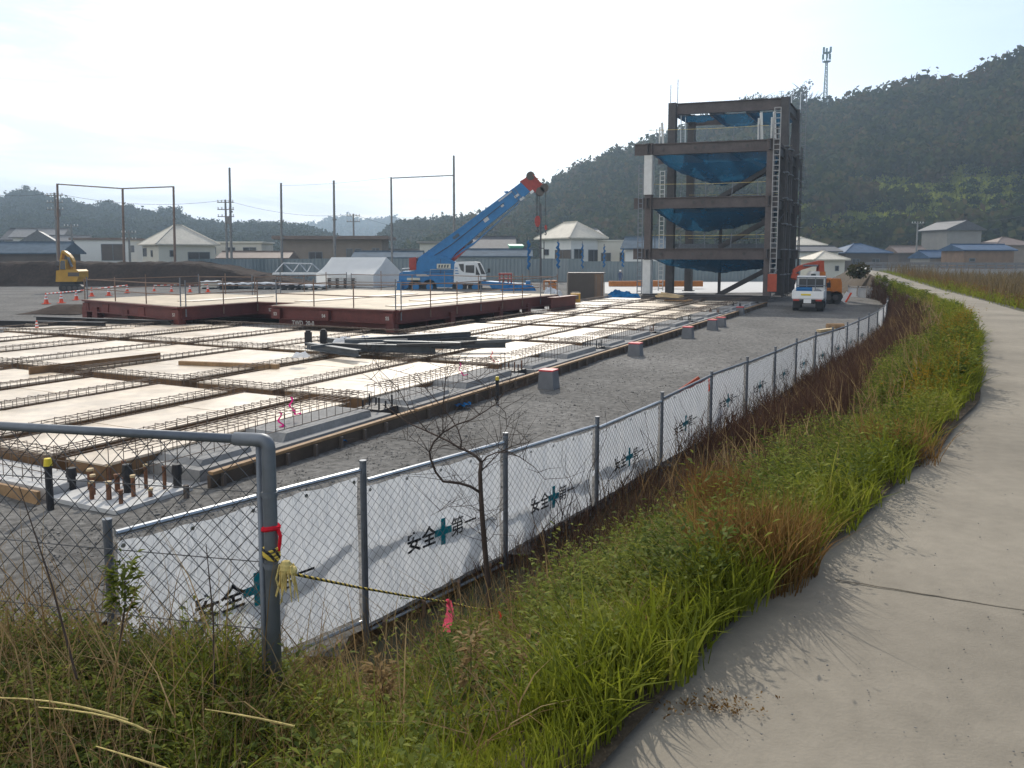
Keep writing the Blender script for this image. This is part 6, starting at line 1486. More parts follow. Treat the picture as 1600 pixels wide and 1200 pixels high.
names = ordn + ['eleventh', 'twelfth', 'thirteenth', 'fourteenth', 'fifteenth', 'sixteenth', 'seventeenth', 'eighteenth', 'nineteenth', 'twentieth', 'twenty-first', 'twenty-second', 'twenty-third', 'twenty-fourth', 'twenty-fifth', 'twenty-sixth']
for i, p in enumerate(P_):
    top = p + Vector((0, 0, 0.06)); b = MB()
    b.tube([Vector((p.x, p.y, -2.1)), top], 0.0285 if i < 4 else 0.025, 10); o = b.build('post', 'galv_dark', t_f)
    MB().disc(top + Vector((0, 0, 0.006)), (0, 0, 1), 0.031, 0.02, 10).build('post_cap', 'galv_dark', o)
for i in range(NP - 1):
    a, c = P_[i].copy(), P_[i + 1].copy()
    if i < len(RAIL_PX):                   # panels near the gate step down with the slope
        a.z, c.z = D(800, RAIL_PX[i][0], a.y).z, D(800, RAIL_PX[i][1], c.y).z
    else: a.z -= 0.04; c.z -= 0.04
    ax = (c - a); L = ax.length; ax.normalize(); nrm = ax.cross(Vector((0, 0, 1))).normalized()   # towards the path
    a2, c2 = a + ax * 0.045, c - ax * 0.045
    MB().tube([a2 + nrm * 0.0, c2], 0.021, 8).build('top_rail', 'galv' if i < 4 else 'galv_dark', t_f)
    dn = Vector((0, 0, -FH + 0.07))
    MB().tube([a2 + dn, c2 + dn], 0.017, 6).build('bottom_rail', 'galv', t_f)
    if i < 14:
        b = MB(); cell = 0.095 if i < 8 else 0.14
        diamond(b, a2 + dn, ax, L - 0.09, FH - 0.09, cell, 0.0021, n_off=nrm)
        b.tube([a2 + Vector((0, 0, -0.02)) + nrm * 0.02, c2 + Vector((0, 0, -0.02)) + nrm * 0.02], 0.004, 4)
        b.build('chain_link_mesh', 'wire' if i < 3 else 'wire_dark', t_f)
    # --- the sheet hung behind the mesh
    back = -nrm * (0.035 + 0.006 * (i % 3)); Hs = FH - 0.16; SL = L - 0.11; seed = i * 1.7; topo = 0.065
    def sheet(u, v, amp=1.0, o_=back, a2=a2, ax=ax, nrm=nrm, SL=SL, Hs=Hs, seed=seed, topo=topo):
        wob = 0.012 * math.sin(u * 23 + seed * 3 + 2 * v) + 0.010 * math.sin(u * 51 + seed + v * 5) * (1 - 0.5 * v) + 0.012 * fnoise(u * 9, v * 5, seed) + 0.008 * math.sin(u * 9 + v * 9 + seed)
        sagz = 0.018 * abs(math.sin(u * math.pi * 4 + 0.3)) * (1 - v) + 0.02 * fnoise(u * 3, 0, seed) * (1 - v)
        return a2 + ax * (0.03 + u * SL) + Vector((0, 0, -topo - sagz - v * (Hs - sagz))) + o_ - nrm * (abs(wob) * 0.75 * amp)
    near = i < 8
    first = ('leftmost white safety sheet, half behind the mesh gate', 'second white safety sheet, just right of the gate post', 'third white safety sheet, behind and right of the bare sapling')
    lab = first[i] if i < 3 else f'{names[i]} white safety sheet along the fence counted from the gate post end'
    t = thing('safety_sheet', lab, 'banner', a2.lerp(c2, 0.5) + Vector((0, 0, -FH)), math.atan2(ax.y, ax.x), 'white safety sheets on the fence')
    b = MB(); b.grid(sheet, 64 if near else 24, 18 if near else 6); b.build('sheet_cloth', 'vinyl', t, smooth=True)
    if near:                               # strips added behind to darken the light through the sheet, wavy lower edge
        if i < 4:
          b = MB(); b.grid(lambda u, v: sheet(u, 0.47 + 0.13 * math.sin(u * 4 + seed * 2.1) * 0.5 + 0.05 * fnoise(u * 7, 1, seed) + v * (0.10 + 0.05 * math.sin(u * 11 + seed)), 1, back - nrm * 0.06), 48, 2); b.build('shade_strip', 'vinyl', t, smooth=True)
        b = MB(); x0_ = 0.5 + 0.3 * math.sin(seed * 5); b.grid(lambda u, v: sheet(min(1, max(0, x0_ + u * 0.13 + 0.03 * math.sin(v * 7))), 0.62 + v * 0.36, 1, back - nrm * 0.05), 6, 10); b.build('shade_strip', 'vinyl', t, smooth=True)
        b = MB()
        for k in range(5): q = sheet(0.02 + 0.24 * k, 0.03) + nrm * 0.006; b.disc(q, nrm, 0.016, 0.006, 10)
        b.build('grommets', 'galv', t)
    if i < 18:
        u0 = 0.25
        def put(vs, fs, du, matn, nme, sheet=sheet, t=t, ax=ax, SL=SL, Hs=Hs, nrm=nrm, fr=0.535 if i < 3 else 0.46):
            m = MB(); pts = []
            for v_ in vs:
                u = u0 + (du + v_.x) / SL; vv = fr - (v_.y - 0.07) / Hs
                pts.append(sheet(u, vv, 0.0) + nrm * 0.004)
            m.add(pts, fs); m.build(nme, matn, t)
        put(vs_a, fs_a, 0.0, 'ink_black', 'lettering')
        cr = 0.135; w_ = 0.036
        cv = [Vector((x, y, 0)) for x, y in ((-w_, -cr), (w_, -cr), (w_, -w_), (cr, -w_), (cr, w_), (w_, w_), (w_, cr), (-w_, cr), (-w_, w_), (-cr, w_), (-cr, -w_), (-w_, -w_))]
        put([Vector((v_.x * 0.95 + 0.525, v_.y + 0.075, 0)) for v_ in cv], [(0, 1, 2, 11), (2, 3, 4, 5), (11, 2, 5, 8), (9, 10, 11, 8), (8, 5, 6, 7)], 0.0, 'ink_teal', 'green_cross')
        put(vs_b, fs_b, 0.64, 'ink_black', 'lettering')

# ================================================================ GATE FRAME IN THE FOREGROUND
gp = D(417, 688, 3.40); gl = D(-60, 663, 3.74); ground_g = -0.62
t_g = thing('mesh_gate', 'grey pipe framed chain link gate at the lower left with rounded top corner', 'gate', (gp.x, gp.y, ground_g))
ax = Vector((gl.x - gp.x, gl.y - gp.y, 0)); ax.normalize(); nrm = ax.cross(Vector((0, 0, 1))).normalized()
nrm = nrm if nrm.y < 0 else -nrm
zt = gp.z
b = MB(); pc = Vector((gp.x, gp.y, 0)) - ax * 0.006
pts = [pc + Vector((0, 0, -1.1)), pc + Vector((0, 0, zt - 0.032))] + [pc + ax * (0.032 - 0.032 * math.cos(k * math.pi / 8)) + Vector((0, 0, zt - 0.032 + 0.032 * math.sin(k * math.pi / 8))) for k in range(1, 5)] + [pc + ax * 2.4 + Vector((0, 0, zt))]
b.tube(pts[:-1] + [pc + ax * 0.16 + Vector((0, 0, zt))], 0.0300, 14); b.build('corner_post', 'galv_dark', t_g, smooth=True)
b = MB(); b.tube([pc + ax * 0.13 + Vector((0, 0, zt)), pc + ax * 3.0 + Vector((0, 0, zt + 0.0))], 0.0205, 14); b.build('top_pipe', 'galv_dark', t_g, smooth=True)
b = MB(); b.tube([pc + ax * 0.048 + Vector((0, 0, -1.1)), pc + ax * 0.048 + Vector((0, 0, zt - 0.02))], 0.0125, 8); b.build('inner_bar', 'galv_dark', t_g, smooth=True)
b = MB(); diamond(b, pc + ax * 0.05 + Vector((0, 0, -0.95)), ax, 2.9, zt + 0.93, 0.098, 0.0021, n_off=nrm)
b.build('chain_link_mesh', 'wire_dark', t_g)
b = MB()
for z in (zt - 0.235, zt - 0.55, zt - 0.86): b.tube([pc + ax * 0.03 + Vector((0, 0, z)), pc + ax * 1.0 + Vector((0, 0, z - 0.004)), pc + ax * 3 + Vector((0, 0, z + 0.01))], 0.0026, 5)
b.build('tension_wire', 'wire_dark', t_g)
for z in (zt - 0.56, zt - 0.24):
    b = MB(); b.disc(pc + Vector((0, 0, z)), (0, 0, 1), 0.034, 0.022, 14); b.box(pc + ax * 0.03 + Vector((0, 0, z)), (0.06, 0.02, 0.018), math.atan2(ax.y, ax.x))
    b.build('clamp', 'galv_dark', t_g)
# rope, its tassel and the ribbons
zr = zt - 0.53
ra = D(440, 893, 3.37); rbt = D(556, 917, 4.4); rc = D(700, 941, 5.5); rd = D(764, 953, 6.1)
b = MB(); rp = [ra, ra.lerp(rbt, 0.5), rbt, rbt.lerp(rc, 0.5) + Vector((0, 0, -0.004)), rc, rc.lerp(rd, 0.5) + Vector((0, 0, -0.01)), rd]
rp = [Vector(x) for x in rp]; fin = []
for p, q in zip(rp, rp[1:]): fin += [p.lerp(q, k / 6) for k in range(6)]
b.tube(fin + [rd], 0.0075, 6)
tp = thing('tiger_rope', 'yellow and black rope tied from the gate post to the bare sapling', 'rope', ra)
b.build('rope', 'rope_tiger', tp, smooth=True)
b = MB()
for k in range(4): z = zr + 0.005 + 0.013 * k; b.tube([pc + Vector((0.034 * math.cos(q * 0.524), 0.034 * math.sin(q * 0.524), z + 0.006 * math.sin(q + k))) for q in range(13)], 0.0065, 5)
b.build('rope_coil', 'rope_tiger', tp, smooth=True)
b = MB(); kc = D(447, 886, 3.36)
b.ball(kc, 0.03, 8, (1, 0.8, 1.1)); b.ball(kc + Vector((0.03, 0, -0.015)), 0.02, 8)
for k in range(16):
    x = random.uniform(-0.028, 0.03); L_ = random.uniform(0.10, 0.19); q = kc + Vector((x, random.uniform(-0.02, 0.02), 0.01))
    b.tube([q, q + Vector((x * 0.4 + 0.008 * math.sin(k), 0, -L_ * 0.5)), q + Vector((x * 0.5 + 0.014 * math.sin(k * 2.1), 0, -L_))], [0.0045, 0.004, 0.002], 4)
b.build('frayed_knot', 'rope_yellow', tp)
def ribbon(path, wv, matn, lab, n=14):
    P2 = [Vector(p) for p in path]; b = MB(); S = []
    for p, q in zip(P2, P2[1:]): S += [p.lerp(q, k / 6) for k in range(6)]
    S.append(P2[-1]); wv = Vector(wv)
    for k, p in enumerate(S): w = wv * (0.55 + 0.45 * min(1, k / 8)) + Vector((0, 0.004 * math.sin(k * 1.1), 0)); b.v += [tuple(p - w / 2), tuple(p + w / 2)]
    for k in range(len(S) - 1): b.f.append((2 * k, 2 * k + 1, 2 * k + 3, 2 * k + 2))
    return b.build('ribbon', matn, props=(lab, 'ribbon'))
b = MB(); z = D(425, 827, 3.38).z
b.tube([pc + Vector((0.033 * math.cos(q * 0.524), 0.033 * math.sin(q * 0.524), z + 0.006 * math.sin(q * 0.8))) for q in range(13)], 0.011, 6)
e = pc + Vector((0.034, -0.012, z)); b.tube([e, e + Vector((0.012, -0.005, -0.03)), e + Vector((0.006, 0, -0.075)), e + Vector((0.003, 0.0, -0.10))], [0.009, 0.008, 0.008, 0.005], 6)
b.build('ribbon', 'ribbon_red', props=('bright red tape tied round the gate post above the rope', 'ribbon'))
ribbon([D(701, 938, 5.5), D(704, 955, 5.5), D(700, 972, 5.48), D(697, 988, 5.5)], (0.062, 0.01, -0.008), 'ribbon_pink', 'pink ribbon hanging from the middle of the yellow black rope')
MB().ball(D(700, 940, 5.49), 0.02, 8).build('knot', 'ribbon_pink', bpy.data.objects['tiger_rope'])
ribbon([D(780, 955, 6.1), D(784, 975, 6.1), D(786, 990, 6.12), D(785, 1006, 6.1)], (0.03, 0.01, 0), 'ribbon_red', 'dark red ribbon hanging by the sapling trunk at the end of the rope')
# ================================================================ BARE SAPLING IN FRONT OF THE FENCE
YS = 6.15
t_s = thing('bare_sapling', 'leafless dark sapling with looping branches in front of the third fence sheet', 'sapling', D(766, 960, YS))
def S(px, py, dy=0.0): return D(px, py, YS + dy)
b = MB()
trunk = [S(770, 1010), S(766, 955), S(762, 905), S(757, 850), S(753, 800, .02), S(751, 765, .03), S(750, 738, .03), S(752, 722, .03)]
b.tube(trunk, [.026, .024, .0225, .0215, .020, .018, .016, .015], 8)
b.build('trunk', 'bark', t_s, smooth=True)
BR = [([(751, 770, .03), (735, 760, .0), (718, 755, -.05), (692, 752, -.1), (681, 738, -.12), (673, 718, -.14), (671, 706, -.15), (678, 690, -.15), (692, 676, -.14), (712, 664, -.1), (738, 655, -.05), (760, 641, .0), (776, 630, .05)], .0125, .004),
      ([(752, 722, .03), (744, 713, .05), (733, 706, .08), (718, 700, .1), (702, 690, .14), (668, 674, .2), (640, 662, .24), (615, 645, .28), (598, 632, .3)], .0125, .0035),
      ([(720, 700, .1), (721, 690, .1), (716, 672, .12), (706, 655, .15), (690, 636, .18), (665, 606, .22), (640, 585, .25), (590, 572, .3)], .007, .002),
      ([(692, 677, -.14), (692, 650, -.15), (694, 615, -.16), (697, 588, -.18), (703, 560, -.2)], .005, .0015),
      ([(752, 724, .03), (760, 714, .0), (775, 707, -.05), (795, 706, -.1), (812, 714, -.12), (835, 730, -.14), (852, 750, -.15)], .007, .002),
      ([(753, 735, .03), (766, 722, .06), (782, 706, .1), (800, 697, .12), (830, 690, .16)], .006, .002),
      ([(776, 630, .05), (788, 612, .08), (806, 606, .1), (838, 590, .12)], .0035, .0012), ([(776, 631, .05), (770, 612, .02), (755, 600, 0), (735, 590, -.05)], .003, .0012),
      ([(776, 630, .05), (790, 645, .06), (792, 668, .08), (781, 690, .1), (770, 700, .1)], .0035, .0015), ([(671, 706, -.15), (650, 690, -.2), (610, 684, -.25), (560, 690, -.3)], .003, .001),
      ([(668, 674, .2), (640, 640, .22), (622, 606, .24), (600, 585, .26), (580, 566, .28)], .0045, .0012), ([(640, 662, .24), (612, 632, .26), (595, 602, .28), (572, 588, .3)], .003, .001),
      ([(760, 850, .0), (748, 830, -.05), (742, 812, -.08), (745, 796, -.1)], .003, .001), ([(757, 850, 0), (770, 838, .05), (778, 820, .08), (775, 800, .1)], .003, .001), ([(754, 800, .02), (735, 790, -.05), (700, 792, -.1), (672, 806, -.12)], .0035, .001)]
bb = MB(); tw = MB(); rr = random.Random(5)
for pts, r0, r1 in BR:
    P2 = [S(*p) for p in pts]; n = len(P2); bb.tube(P2, [r0 + (r1 - r0) * k / (n - 1) for k in range(n)], 6)
    for k in range(1, n):
        for q in range(3):
            p = P2[k - 1].lerp(P2[k], rr.random()); an = rr.uniform(-2.4, 2.4); L_ = rr.uniform(0.08, 0.36)
            d = Vector((math.sin(an) * 0.9, rr.uniform(-0.5, 0.5), 0.35 + 0.6 * math.cos(an))).normalized(); p1 = p + d * L_ * 0.5 + Vector((0, 0, 0.02)); p2 = p1 + (d + Vector((rr.uniform(-.3, .3), 0, rr.uniform(-.1, .4)))) * L_ * 0.5
            tw.tube([p, p1, p2], [0.0022, 0.0017, 0.0008], 4)
            if rr.random() < 0.5: tw.tube([p1, p1 + Vector((rr.uniform(-.12, .12), rr.uniform(-.05, .05), rr.uniform(-.02, .14)))], [0.0015, 0.0007], 3)
bb.build('branches', 'bark', t_s, smooth=True); tw.build('twigs', 'bark', t_s)

# ================================================================ GRASS, WEEDS AND DRY STEMS OF THE SLOPE
PLY = np.array([p.y for p in PL])
def bank_pts(n, yr, tr, rng, ypow=1.0, accept=None):
    out = []
    while len(out) < n:
        y = yr[0] + (yr[1] - yr[0]) * rng.random() ** ypow; i = float(np.interp(y, PLY, np.arange(len(PL)))); t = rng.uniform(*tr)
        p = bank_xyz(i, t)
        if accept and not accept(p, t): continue
        out.append(p)
    return np.array(out)
def blades_arr(P, h, w, lean, rng, bias=(0, 0)):
    N = len(P); an = rng.uniform(0, 6.283, N); ld = rng.uniform(0, 6.283, N); lm = lean * rng.random(N) ** 0.7
    L = np.stack([np.cos(ld) * lm + bias[0], np.sin(ld) * lm + bias[1], np.zeros(N)], 1); sd = np.stack([np.cos(an), np.sin(an), np.zeros(N)], 1)
    V = np.zeros((N, 8, 3))
    for k, (s, ws) in enumerate(((0, 0.8), (0.38, 1.0), (0.72, 0.7), (1.0, 0.08))):
        c = P + np.array([0, 0, 1.0]) * (h * (s - 0.25 * lm * s * s))[:, None] + L * (h * s * s)[:, None]
        o = sd * (w * ws * 0.5)[:, None]; V[:, 2 * k] = c - o; V[:, 2 * k + 1] = c + o
    base = (np.arange(N) * 8)[:, None, None]
    F = base + np.array([[0, 1, 3, 2], [2, 3, 5, 4], [4, 5, 7, 6]])[None]
    return V.reshape(-1, 3), F.reshape(-1, 4)
def plants_arr(P, h, nl, ll, rng, spread=0.5, droop=0.2, wl=0.42):
    """leafy stems: nl leaves per plant, each a folded diamond"""
    N = len(P); s = 0.12 + 0.88 * rng.random((N, nl)); az = rng.uniform(0, 6.283, (N, nl))
    ln = rng.normal(size=(N, 1, 2)) * 0.22
    c = P[:, None, :] + np.zeros((N, nl, 3)); hh = np.asarray(h)[:, None] * s
    c[..., 2] += hh; c[..., 0] += ln[..., 0] * hh + np.cos(az) * spread * hh * 0.25; c[..., 1] += ln[..., 1] * hh + np.sin(az) * spread * hh * 0.25
    up = rng.uniform(-droop, 0.75, (N, nl)); d = np.stack([np.cos(az), np.sin(az), up], -1); d /= np.linalg.norm(d, axis=-1, keepdims=True)
    L = (ll * rng.uniform(0.55, 1.3, (N, nl)) * (1.15 - 0.4 * s))[..., None]; sd = np.stack([-np.sin(az), np.cos(az), rng.uniform(-0.3, 0.3, (N, nl))], -1)
    tip = c + d * L; mid = c + d * L * 0.45 + np.array([0, 0, 1.0]) * L * 0.12
    V = np.stack([c, mid - sd * L * wl * 0.5, tip, mid + sd * L * wl * 0.5], 2).reshape(-1, 3)
    return V, np.arange(len(V)).reshape(-1, 4)
def join(parts):
    Vs, Fs, o = [], [], 0
    for V, F in parts: Vs.append(V); Fs.append(F + o); o += len(V)
    return np.concatenate(Vs), np.concatenate(Fs)
def stuff(name, material, parts): V, F = join(parts); return mesh_np(name, V, F, material, (None, None, None, 'stuff'))
U_ = lambda a, b, n: RNG.uniform(a, b, n)
_mc = np.random.default_rng(3).uniform(-.5, .5, (97, 97, 2))
def mound(x, y, g=0.62):                  # 1 in the middle of a weed clump, 0 in the gaps between clumps
    i, j = math.floor(x / g), math.floor(y / g); best = 9
    for a in (-1, 0, 1):
        for b in (-1, 0, 1):
            o_ = _mc[(i + a) % 97, (j + b) % 97]; best = min(best, math.hypot(x / g - (i + a + .5 + o_[0]), y / g - (j + b + .5 + o_[1])))
    return max(0.0, 1 - best / 0.85)
HM = lambda P: np.array([0.35 + 1.35 * mound(p[0], p[1], 0.45 + 0.03 * p[1]) for p in P])   # tall clumps and low gaps
def clumpy(seed, thr): return lambda p, t: mound(p.x, p.y, 0.45 + 0.03 * p.y) > 0.30 and fnoise(p.x * 1.6, p.y * 1.6, seed) > thr
SH = lambda p, t: p.x < -0.45 and (p - Vector((-1.07, 3.4, p.z))).dot(Vector((-.206, -.979, 0))) > -0.5
# bright grass by the path's edge and thinner grass all over
def patchy(seed, thr): return lambda p, t: fnoise(p.x * 1.6, p.y * 1.6, seed) > thr
P1 = bank_pts(14500, (1.5, 4.9), (-0.03, 0.34), RNG, 1.0, lambda p, t: fnoise(p.x * 2, p.y * 2, 3) > -0.45 + t * 1.5)
P2 = bank_pts(13000, (1.5, 9), (0.0, 0.8), RNG, 1.3, patchy(21, -0.3)); P3 = bank_pts(8000, (8, 26), (-0.01, 0.36), RNG, 1.3); P4 = bank_pts(20000, (2.5, 45), (-0.06, 0.08), RNG, 1.3, lambda p, t: t > 0.035 * fnoise(p.x * 2.6, p.y * 2.6, 7) - 0.03)
stuff('grass', 'grass_green', [blades_arr(P1, U_(.08, .24, len(P1)) * HM(P1), U_(.004, .008, len(P1)), .75, RNG), blades_arr(P2, U_(.10, .34, len(P2)) * HM(P2), U_(.004, .008, len(P2)), .8, RNG),
                               blades_arr(P3, U_(.12, .36, len(P3)) * HM(P3), U_(.008, .016, len(P3)), .7, RNG), blades_arr(P4, U_(.08, .30, len(P4)), U_(.006, .014, len(P4)), 1.0, RNG)])
Q1 = bank_pts(1500, (1.5, 7.5), (0.03, 0.62), RNG, 1.1, clumpy(15, -0.35)); Q2 = bank_pts(1700, (3.2, 10), (0.0, 0.55), RNG, 1.0, clumpy(6, -0.35)); Q3 = bank_pts(1500, (9, 17), (0.0, 0.36), RNG, 1.2, clumpy(8, -0.4)); Q4 = bank_pts(450, (16, 60), (0.0, 0.3), RNG, 1.4, patchy(8, -0.1))
Q5 = bank_pts(2600, (-3, 3.0), (0.2, 0.98), RNG, 1.0, lambda p, t: SH(p, t) and p.y > 2.0)
stuff('weeds', 'weed_green', [plants_arr(Q1, U_(.1, .3, len(Q1)) * HM(Q1), 28, .042, RNG), plants_arr(Q2, U_(.16, .42, len(Q2)) * HM(Q2), 34, .05, RNG), plants_arr(Q3, U_(.2, .42, len(Q3)) * HM(Q3), 34, .075, RNG),
                              plants_arr(Q4, U_(.15, .4, len(Q4)), 18, .16, RNG), plants_arr(Q5, U_(.08, .3, len(Q5)), 26, .04, RNG, .8)])
# tan dry stalks, tall at the lower left
D1 = np.concatenate([bank_pts(260, (2.3, 4.6), (0.34, 0.97), RNG), bank_pts(560, (-3, 3.0), (0.2, 0.98), RNG, 1.0, lambda p, t: SH(p, t) and p.y > 2.0)]); D2 = bank_pts(1500, (3.5, 10), (0.4, 1.0), RNG, 1.2); D3 = bank_pts(2300, (8, 30), (0.12, 1.0), RNG, 1.2); D4 = bank_pts(6000, (1.8, 9), (0.05, 0.95), RNG, 1.0, patchy(31, -0.35))
D5 = np.concatenate([bank_pts(2600, (1.6, 3.6), (0.15, 0.95), RNG, 1.0, lambda p, t: p.x < 0.25 and p.y > 2.0), bank_pts(3000, (-3, 2.6), (0.2, 0.98), RNG, 1.0, lambda p, t: SH(p, t) and p.y > 2.0)])
stuff('dry_grass', 'dry_grass', [blades_arr(D5, U_(.15, .5, len(D5)) * np.where(D5[:, 0] > -0.8, .65, 1.1), U_(.0025, .005, len(D5)), 1.1, RNG), blades_arr(D1, U_(.35, .95, len(D1)), U_(.0035, .007, len(D1)), .7, RNG, (-.15, -.1)), blades_arr(D2, U_(.2, .6, len(D2)), U_(.004, .008, len(D2)), .9, RNG),
                                 blades_arr(D3, U_(.4, .9, len(D3)), U_(.008, .014, len(D3)), .6, RNG), blades_arr(D4, U_(.15, .4, len(D4)), U_(.004, .007, len(D4)), 1.3, RNG)])
# rust-coloured tussocks beside the path
def tussock(px, py, z, n, r, h):
    c = G(px, py, z); a = RNG.uniform(0, 6.28, n); q = r * np.sqrt(RNG.random(n)); P = np.stack([c.x + np.cos(a) * q, c.y + np.sin(a) * q, np.full(n, c.z)], 1)
    return blades_arr(P, U_(h * .5, h, n), U_(.004, .009, n), .6, RNG)
RS = [((1175, 935, -.1, 700, .24, .62), 'tall rust brown grass tussock nearest on the path edge'), ((1130, 890, -.25, 420, .25, .5), 'rust brown grass tussock behind the nearest tussock'), ((1225, 905, -.05, 380, .16, .5), 'rust brown grass tussock leaning over the path edge'),
      ((1400, 745, -.15, 420, .3, .6), 'rust brown tussock half way along the near path curve'), ((1130, 800, -.5, 400, .3, .5), 'rust brown tussock on the middle of the slope')]
for a_, lab in RS:
    V, F = tussock(*a_); c = G(a_[0], a_[1], a_[2]); V = V - np.array(c)
    o = mesh_np('grass_tussock', V, F, 'rust_grass', (lab, 'grass tussock', 'rust brown tussocks')); o.location = c
# goldenrod along the far edge, brown twiggy scrub towards the fence
GR = bank_pts(230, (8, 17), (0.0, 0.13), RNG, 1.0, patchy(12, -0.2)); stuff('goldenrod', 'goldenrod', [plants_arr(GR, U_(.25, .6, len(GR)), 24, .06, RNG, .4, wl=.3), blades_arr(GR, U_(.4, .8, len(GR)), U_(.006, .01, len(GR)), .4, RNG)])
def scrub(P, h, n, w):
    Pn = np.repeat(P, n, axis=0); hh = np.repeat(h, n); s = RNG.random(len(Pn)) * 0.55
    Pn = Pn + np.stack([RNG.normal(size=len(Pn)) * .07, RNG.normal(size=len(Pn)) * .07, s * hh], 1)
    return blades_arr(Pn, hh * (1 - s) * U_(.5, 1.05, len(Pn)), U_(w * .6, w * 1.3, len(Pn)), .75, RNG)
T1 = bank_pts(700, (10, 24), (0.38, 0.93), RNG, 1.3); T2 = bank_pts(1000, (17, 62), (0.22, 0.93), RNG, 1.3); T3 = bank_pts(160, (5.5, 9.5), (0.72, 1.0), RNG); T4 = bank_pts(560, (6, 24), (0.22, 0.62), RNG, 1.1, patchy(41, -0.1))
T5 = bank_pts(300, (6.5, 15), (0.42, 0.95), RNG, 1.0)
stuff('brown_scrub', 'brown_twig', [scrub(T1, U_(.45, 1.0, len(T1)), 16, .009), scrub(T2, U_(.35, .8, len(T2)), 14, .016), scrub(T5, U_(.3, .65, len(T5)), 10, .006), scrub(T3, U_(.35, .75, len(T3)), 9, .006), scrub(T4, U_(.25, .55, len(T4)), 8, .007)])
# bare vines climbing about the fence
vb = MB(); rv = random.Random(9)
for i in range(2, 11):
    for k in range(16):
        a, c = P_[i], P_[i + 1]; p = a.lerp(c, rv.random()); nrm_ = Vector((c.y - a.y, -(c.x - a.x), 0)).normalized(); p = Vector((p.x, p.y, -1.62)) + nrm_ * rv.uniform(0.03, 0.35); pts = [p]; d = Vector((rv.uniform(-.5, .5), rv.uniform(-.2, .2), 1)).normalized()
        for q in range(rv.randint(4, 8)):
            d = (d + Vector((rv.uniform(-.45, .45), rv.uniform(-.25, .25), rv.uniform(-.25, .25)))).normalized(); pts.append(pts[-1] + d * rv.uniform(.1, .2))
        n = len(pts); vb.tube(pts, [0.0055 * (1 - 0.8 * q / n) for q in range(n)], 4)
vb.build('bare_vines', 'bark', props=(None, None, None, 'stuff'))
# reeds and grass beyond the path's right edge
def right_pts(n, yr, dr, rng, ypow=1.0, dpow=1.0):
    out = []; PRY = np.array([p.y for p in PR_])
    while len(out) < n:
        y = yr[0] + (yr[1] - yr[0]) * rng.random() ** ypow; i = int(np.interp(y, PRY, np.arange(len(PR_)))); d = dr[0] + (dr[1] - dr[0]) * rng.random() ** dpow
        q = PR_[i] - PN[i] * d + Vector((rng.normal() * .1, rng.normal() * .1)); out.append((q.x, q.y, -0.03 - 1.75 * min(1, max(0, (d - 0.5) / 5.0))))
    return np.array(out)
R1 = right_pts(7000, (14, 88), (1.2, 12.5), RNG, .9); R2 = right_pts(2200, (10, 85), (-0.05, 1.6), RNG, 1.0); R3 = right_pts(1500, (14, 70), (.4, 5), RNG); R4 = right_pts(500, (18, 50), (.4, 3), RNG)
XX = np.stack([U_(22, 75, 9000), U_(40, 88, 9000), np.full(9000, -1.78)], 1); XX = XX[[side_of_fence(x, y) < -8 and (x > np.interp(y, [p.y for p in PR_], [p.x for p in PR_]) + 5) for x, y, _ in XX]]
stuff('reeds', 'reed', [blades_arr(R1, U_(.7, 1.7, len(R1)), U_(.02, .05, len(R1)), .4, RNG), scrub(XX, U_(1.0, 2.3, len(XX)), 5, .06), blades_arr(R3, U_(.4, 1.1, len(R3)), U_(.015, .03, len(R3)), .6, RNG)])
stuff('verge_grass', 'grass_green', [blades_arr(R2, U_(.1, .4, len(R2)), U_(.012, .03, len(R2)), .9, RNG), plants_arr(R4, U_(.2, .5, len(R4)), 16, .12, RNG)])
RT = right_pts(260, (20, 60), (.5, 4), RNG); stuff('russet_scrub', 'rust_grass', [scrub(RT, U_(.4, .9, len(RT)), 12, .02)])
# named single plants in front
def seed_plant(px, py0, py1, Y, lab, leafy=1.0, matn='dry_grass'):
    p, q = D(px[0], py0, Y), D(px[1], py1, Y); t = thing('weed_stalk', lab, 'weed', p, 0, 'single tall weeds on the slope')
    MB().tube([p, p.lerp(q, .5) + Vector((.012, 0, 0)), q], [.005, .0035, .0015], 6).build('stem', 'bark', t)
    if not leafy: return
    C = np.array([p.lerp(q, s) for s in np.linspace(.45, .98, 9)]) ; V, F = plants_arr(C - np.array([0, 0, .03]), np.full(9, .07), max(3, int(22 * leafy)), .05, RNG, 3.0, .6, .35)
    V = V - np.array(p); o = mesh_np('seed_heads' if matn == 'dry_grass' else 'leaves', V, F, matn, None); o.parent = t
seed_plant((728, 736), 1165, 985, 3.6, 'dry brown seed headed weed standing under the pink ribbon')
seed_plant((795, 795), 1170, 1010, 3.7, 'second dry seed headed weed right of the one under the pink ribbon', .7)
seed_plant((828, 833), 1190, 1010, 3.3, 'bare dark stalk with few leaves right of the dry seed headed weeds', 1)
seed_plant((594, 596), 1160, 1040, 3.3, 'dry reddish stalk left of the dry seed headed weeds', 1)
seed_plant((187, 195), 1010, 880, 3.2, 'green leafy weed rising in front of the first fence post', 1.2, 'weed_green')
seed_plant((120, 30), 1060, 760, 3.0, 'long thin bare stem leaning left across the mesh gate', 0)
seed_plant((335, 322), 1080, 850, 3.1, 'thin dry stem before the first white sheet', 0)
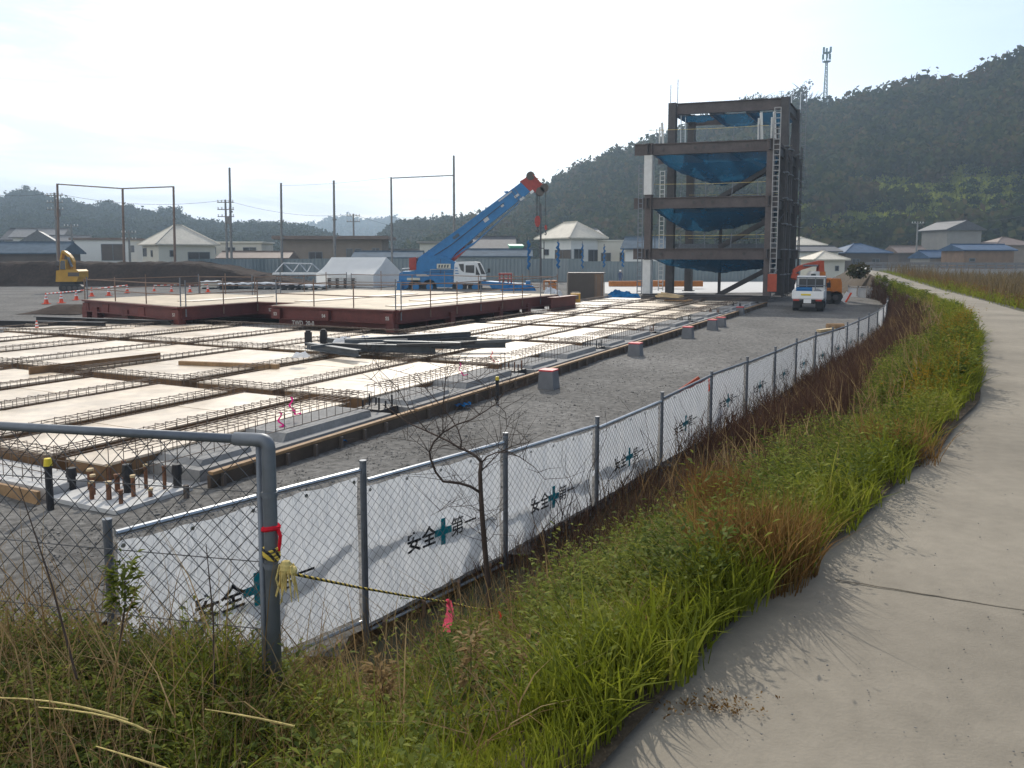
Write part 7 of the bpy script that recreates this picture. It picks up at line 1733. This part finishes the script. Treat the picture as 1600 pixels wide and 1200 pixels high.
for (x0, y0), (x1, y1), (x2, y2), Y, lab in (((200, 1125), (100, 1090), (-10, 1090), 2.7, 'long arching yellow grass stem at the lower left'), ((235, 1145), (180, 1112), (60, 1105), 2.65, 'second arching tan grass stem below the yellow one'), ((460, 1135), (390, 1118), (320, 1108), 2.75, 'pale straw lying near the bottom left'), ((270, 1205), (215, 1185), (150, 1166), 2.5, 'thick pale straw at the bottom left')):
    p = [D(x0, y0, Y), D(x1, y1, Y - .05), D(x2, y2, Y)]; q = [p[0].lerp(p[1], k / 5).lerp(p[1].lerp(p[2], k / 5), k / 5) for k in range(6)]
    MB().tube(q, [.0042, .004, .0036, .003, .0025, .0015], 5).build('straw', 'rope_yellow', props=(lab, 'grass stem', 'long stems at the lower left'))
# litter and pebbles on the path
c = G(1105, 1102, .02); V, F = plants_arr(np.stack([c.x + RNG.normal(size=60) * .09, c.y + RNG.normal(size=60) * .035, np.full(60, .012)], 1), np.full(60, .015), 4, .018, RNG, 3, .2)
stuff('leaf_litter', 'rust_grass', [(V, F)])
n = 170; pp = [G(px, py, .018) for px, py in zip(RNG.uniform(1020, 1600, n), RNG.uniform(760, 1195, n))]; V, F = [], []
for p in pp:
    if (p.xy - PL[int(np.interp(p.y, PLY, np.arange(len(PL))))]).dot(Vector((1, -.4))) < .12: continue
    s = RNG.uniform(.0015, .005); F.append(pf + 6 * len(V)); V.append(pv * s * RNG.uniform(.6, 1.3, 3) + np.array(p))
mesh_np('path_pebbles', np.concatenate(V), np.concatenate(F), 'stone', (None, None, None, 'stuff'))
# old brown boards holding the yard's edge under the fence
m_r = thing('retaining_boards', 'old brown boards holding the yard edge under the mesh fence', 'retaining boards', FENCE_POST[2] - Vector((0, 0, 1.6)))
for i in range(0, 12):
    a, c = FENCE_POST[i], FENCE_POST[i + 1]
    MB().beam((a.x - .06, a.y + .05, -1.81), (c.x - .06, c.y + .05, -1.81), .04, .3).build('board', 'ply_edge' if i % 2 else 'wood_board', m_r)
    for k in range(4): p = a.lerp(c, (k + .4) / 4); MB().beam((p.x + .02, p.y - .02, -2.0), (p.x + .02, p.y - .02, -1.64), .09, .03).build('peg', 'wall_timber', m_r)

# grass standing on the orchard terraces
ob = []
for q in TERRACE:
    k = 90; a_, b_ = RNG.random((k, 1)), RNG.random((k, 1)); c_ = [np.array(v) for v in q]
    ob.append((c_[0] * (1 - a_) + c_[1] * a_) * (1 - b_) + (c_[3] * (1 - a_) + c_[2] * a_) * b_)
ob = np.concatenate(ob); stuff('orchard_grass', 'terrace_grass', [blades_arr(ob, U_(.6, 1.4, len(ob)), U_(.3, .6, len(ob)), .5, RNG)])

# ================================================================ AIR
m, n, l = nodes_of('haze_air'); out = n.new('ShaderNodeOutputMaterial'); pvn = n.new('ShaderNodeVolumePrincipled')
pvn.inputs['Color'].default_value = (0.62, 0.80, 1.0, 1); pvn.inputs['Density'].default_value = 0.00055; pvn.inputs['Anisotropy'].default_value = 0.25
l.new(pvn.outputs[0], out.inputs['Volume'])
hz = MB(); hz.box((0, 945, 68), (3020, 2030, 142)); hz.build('haze', 'haze_air', props=(None, None, None, 'stuff'))
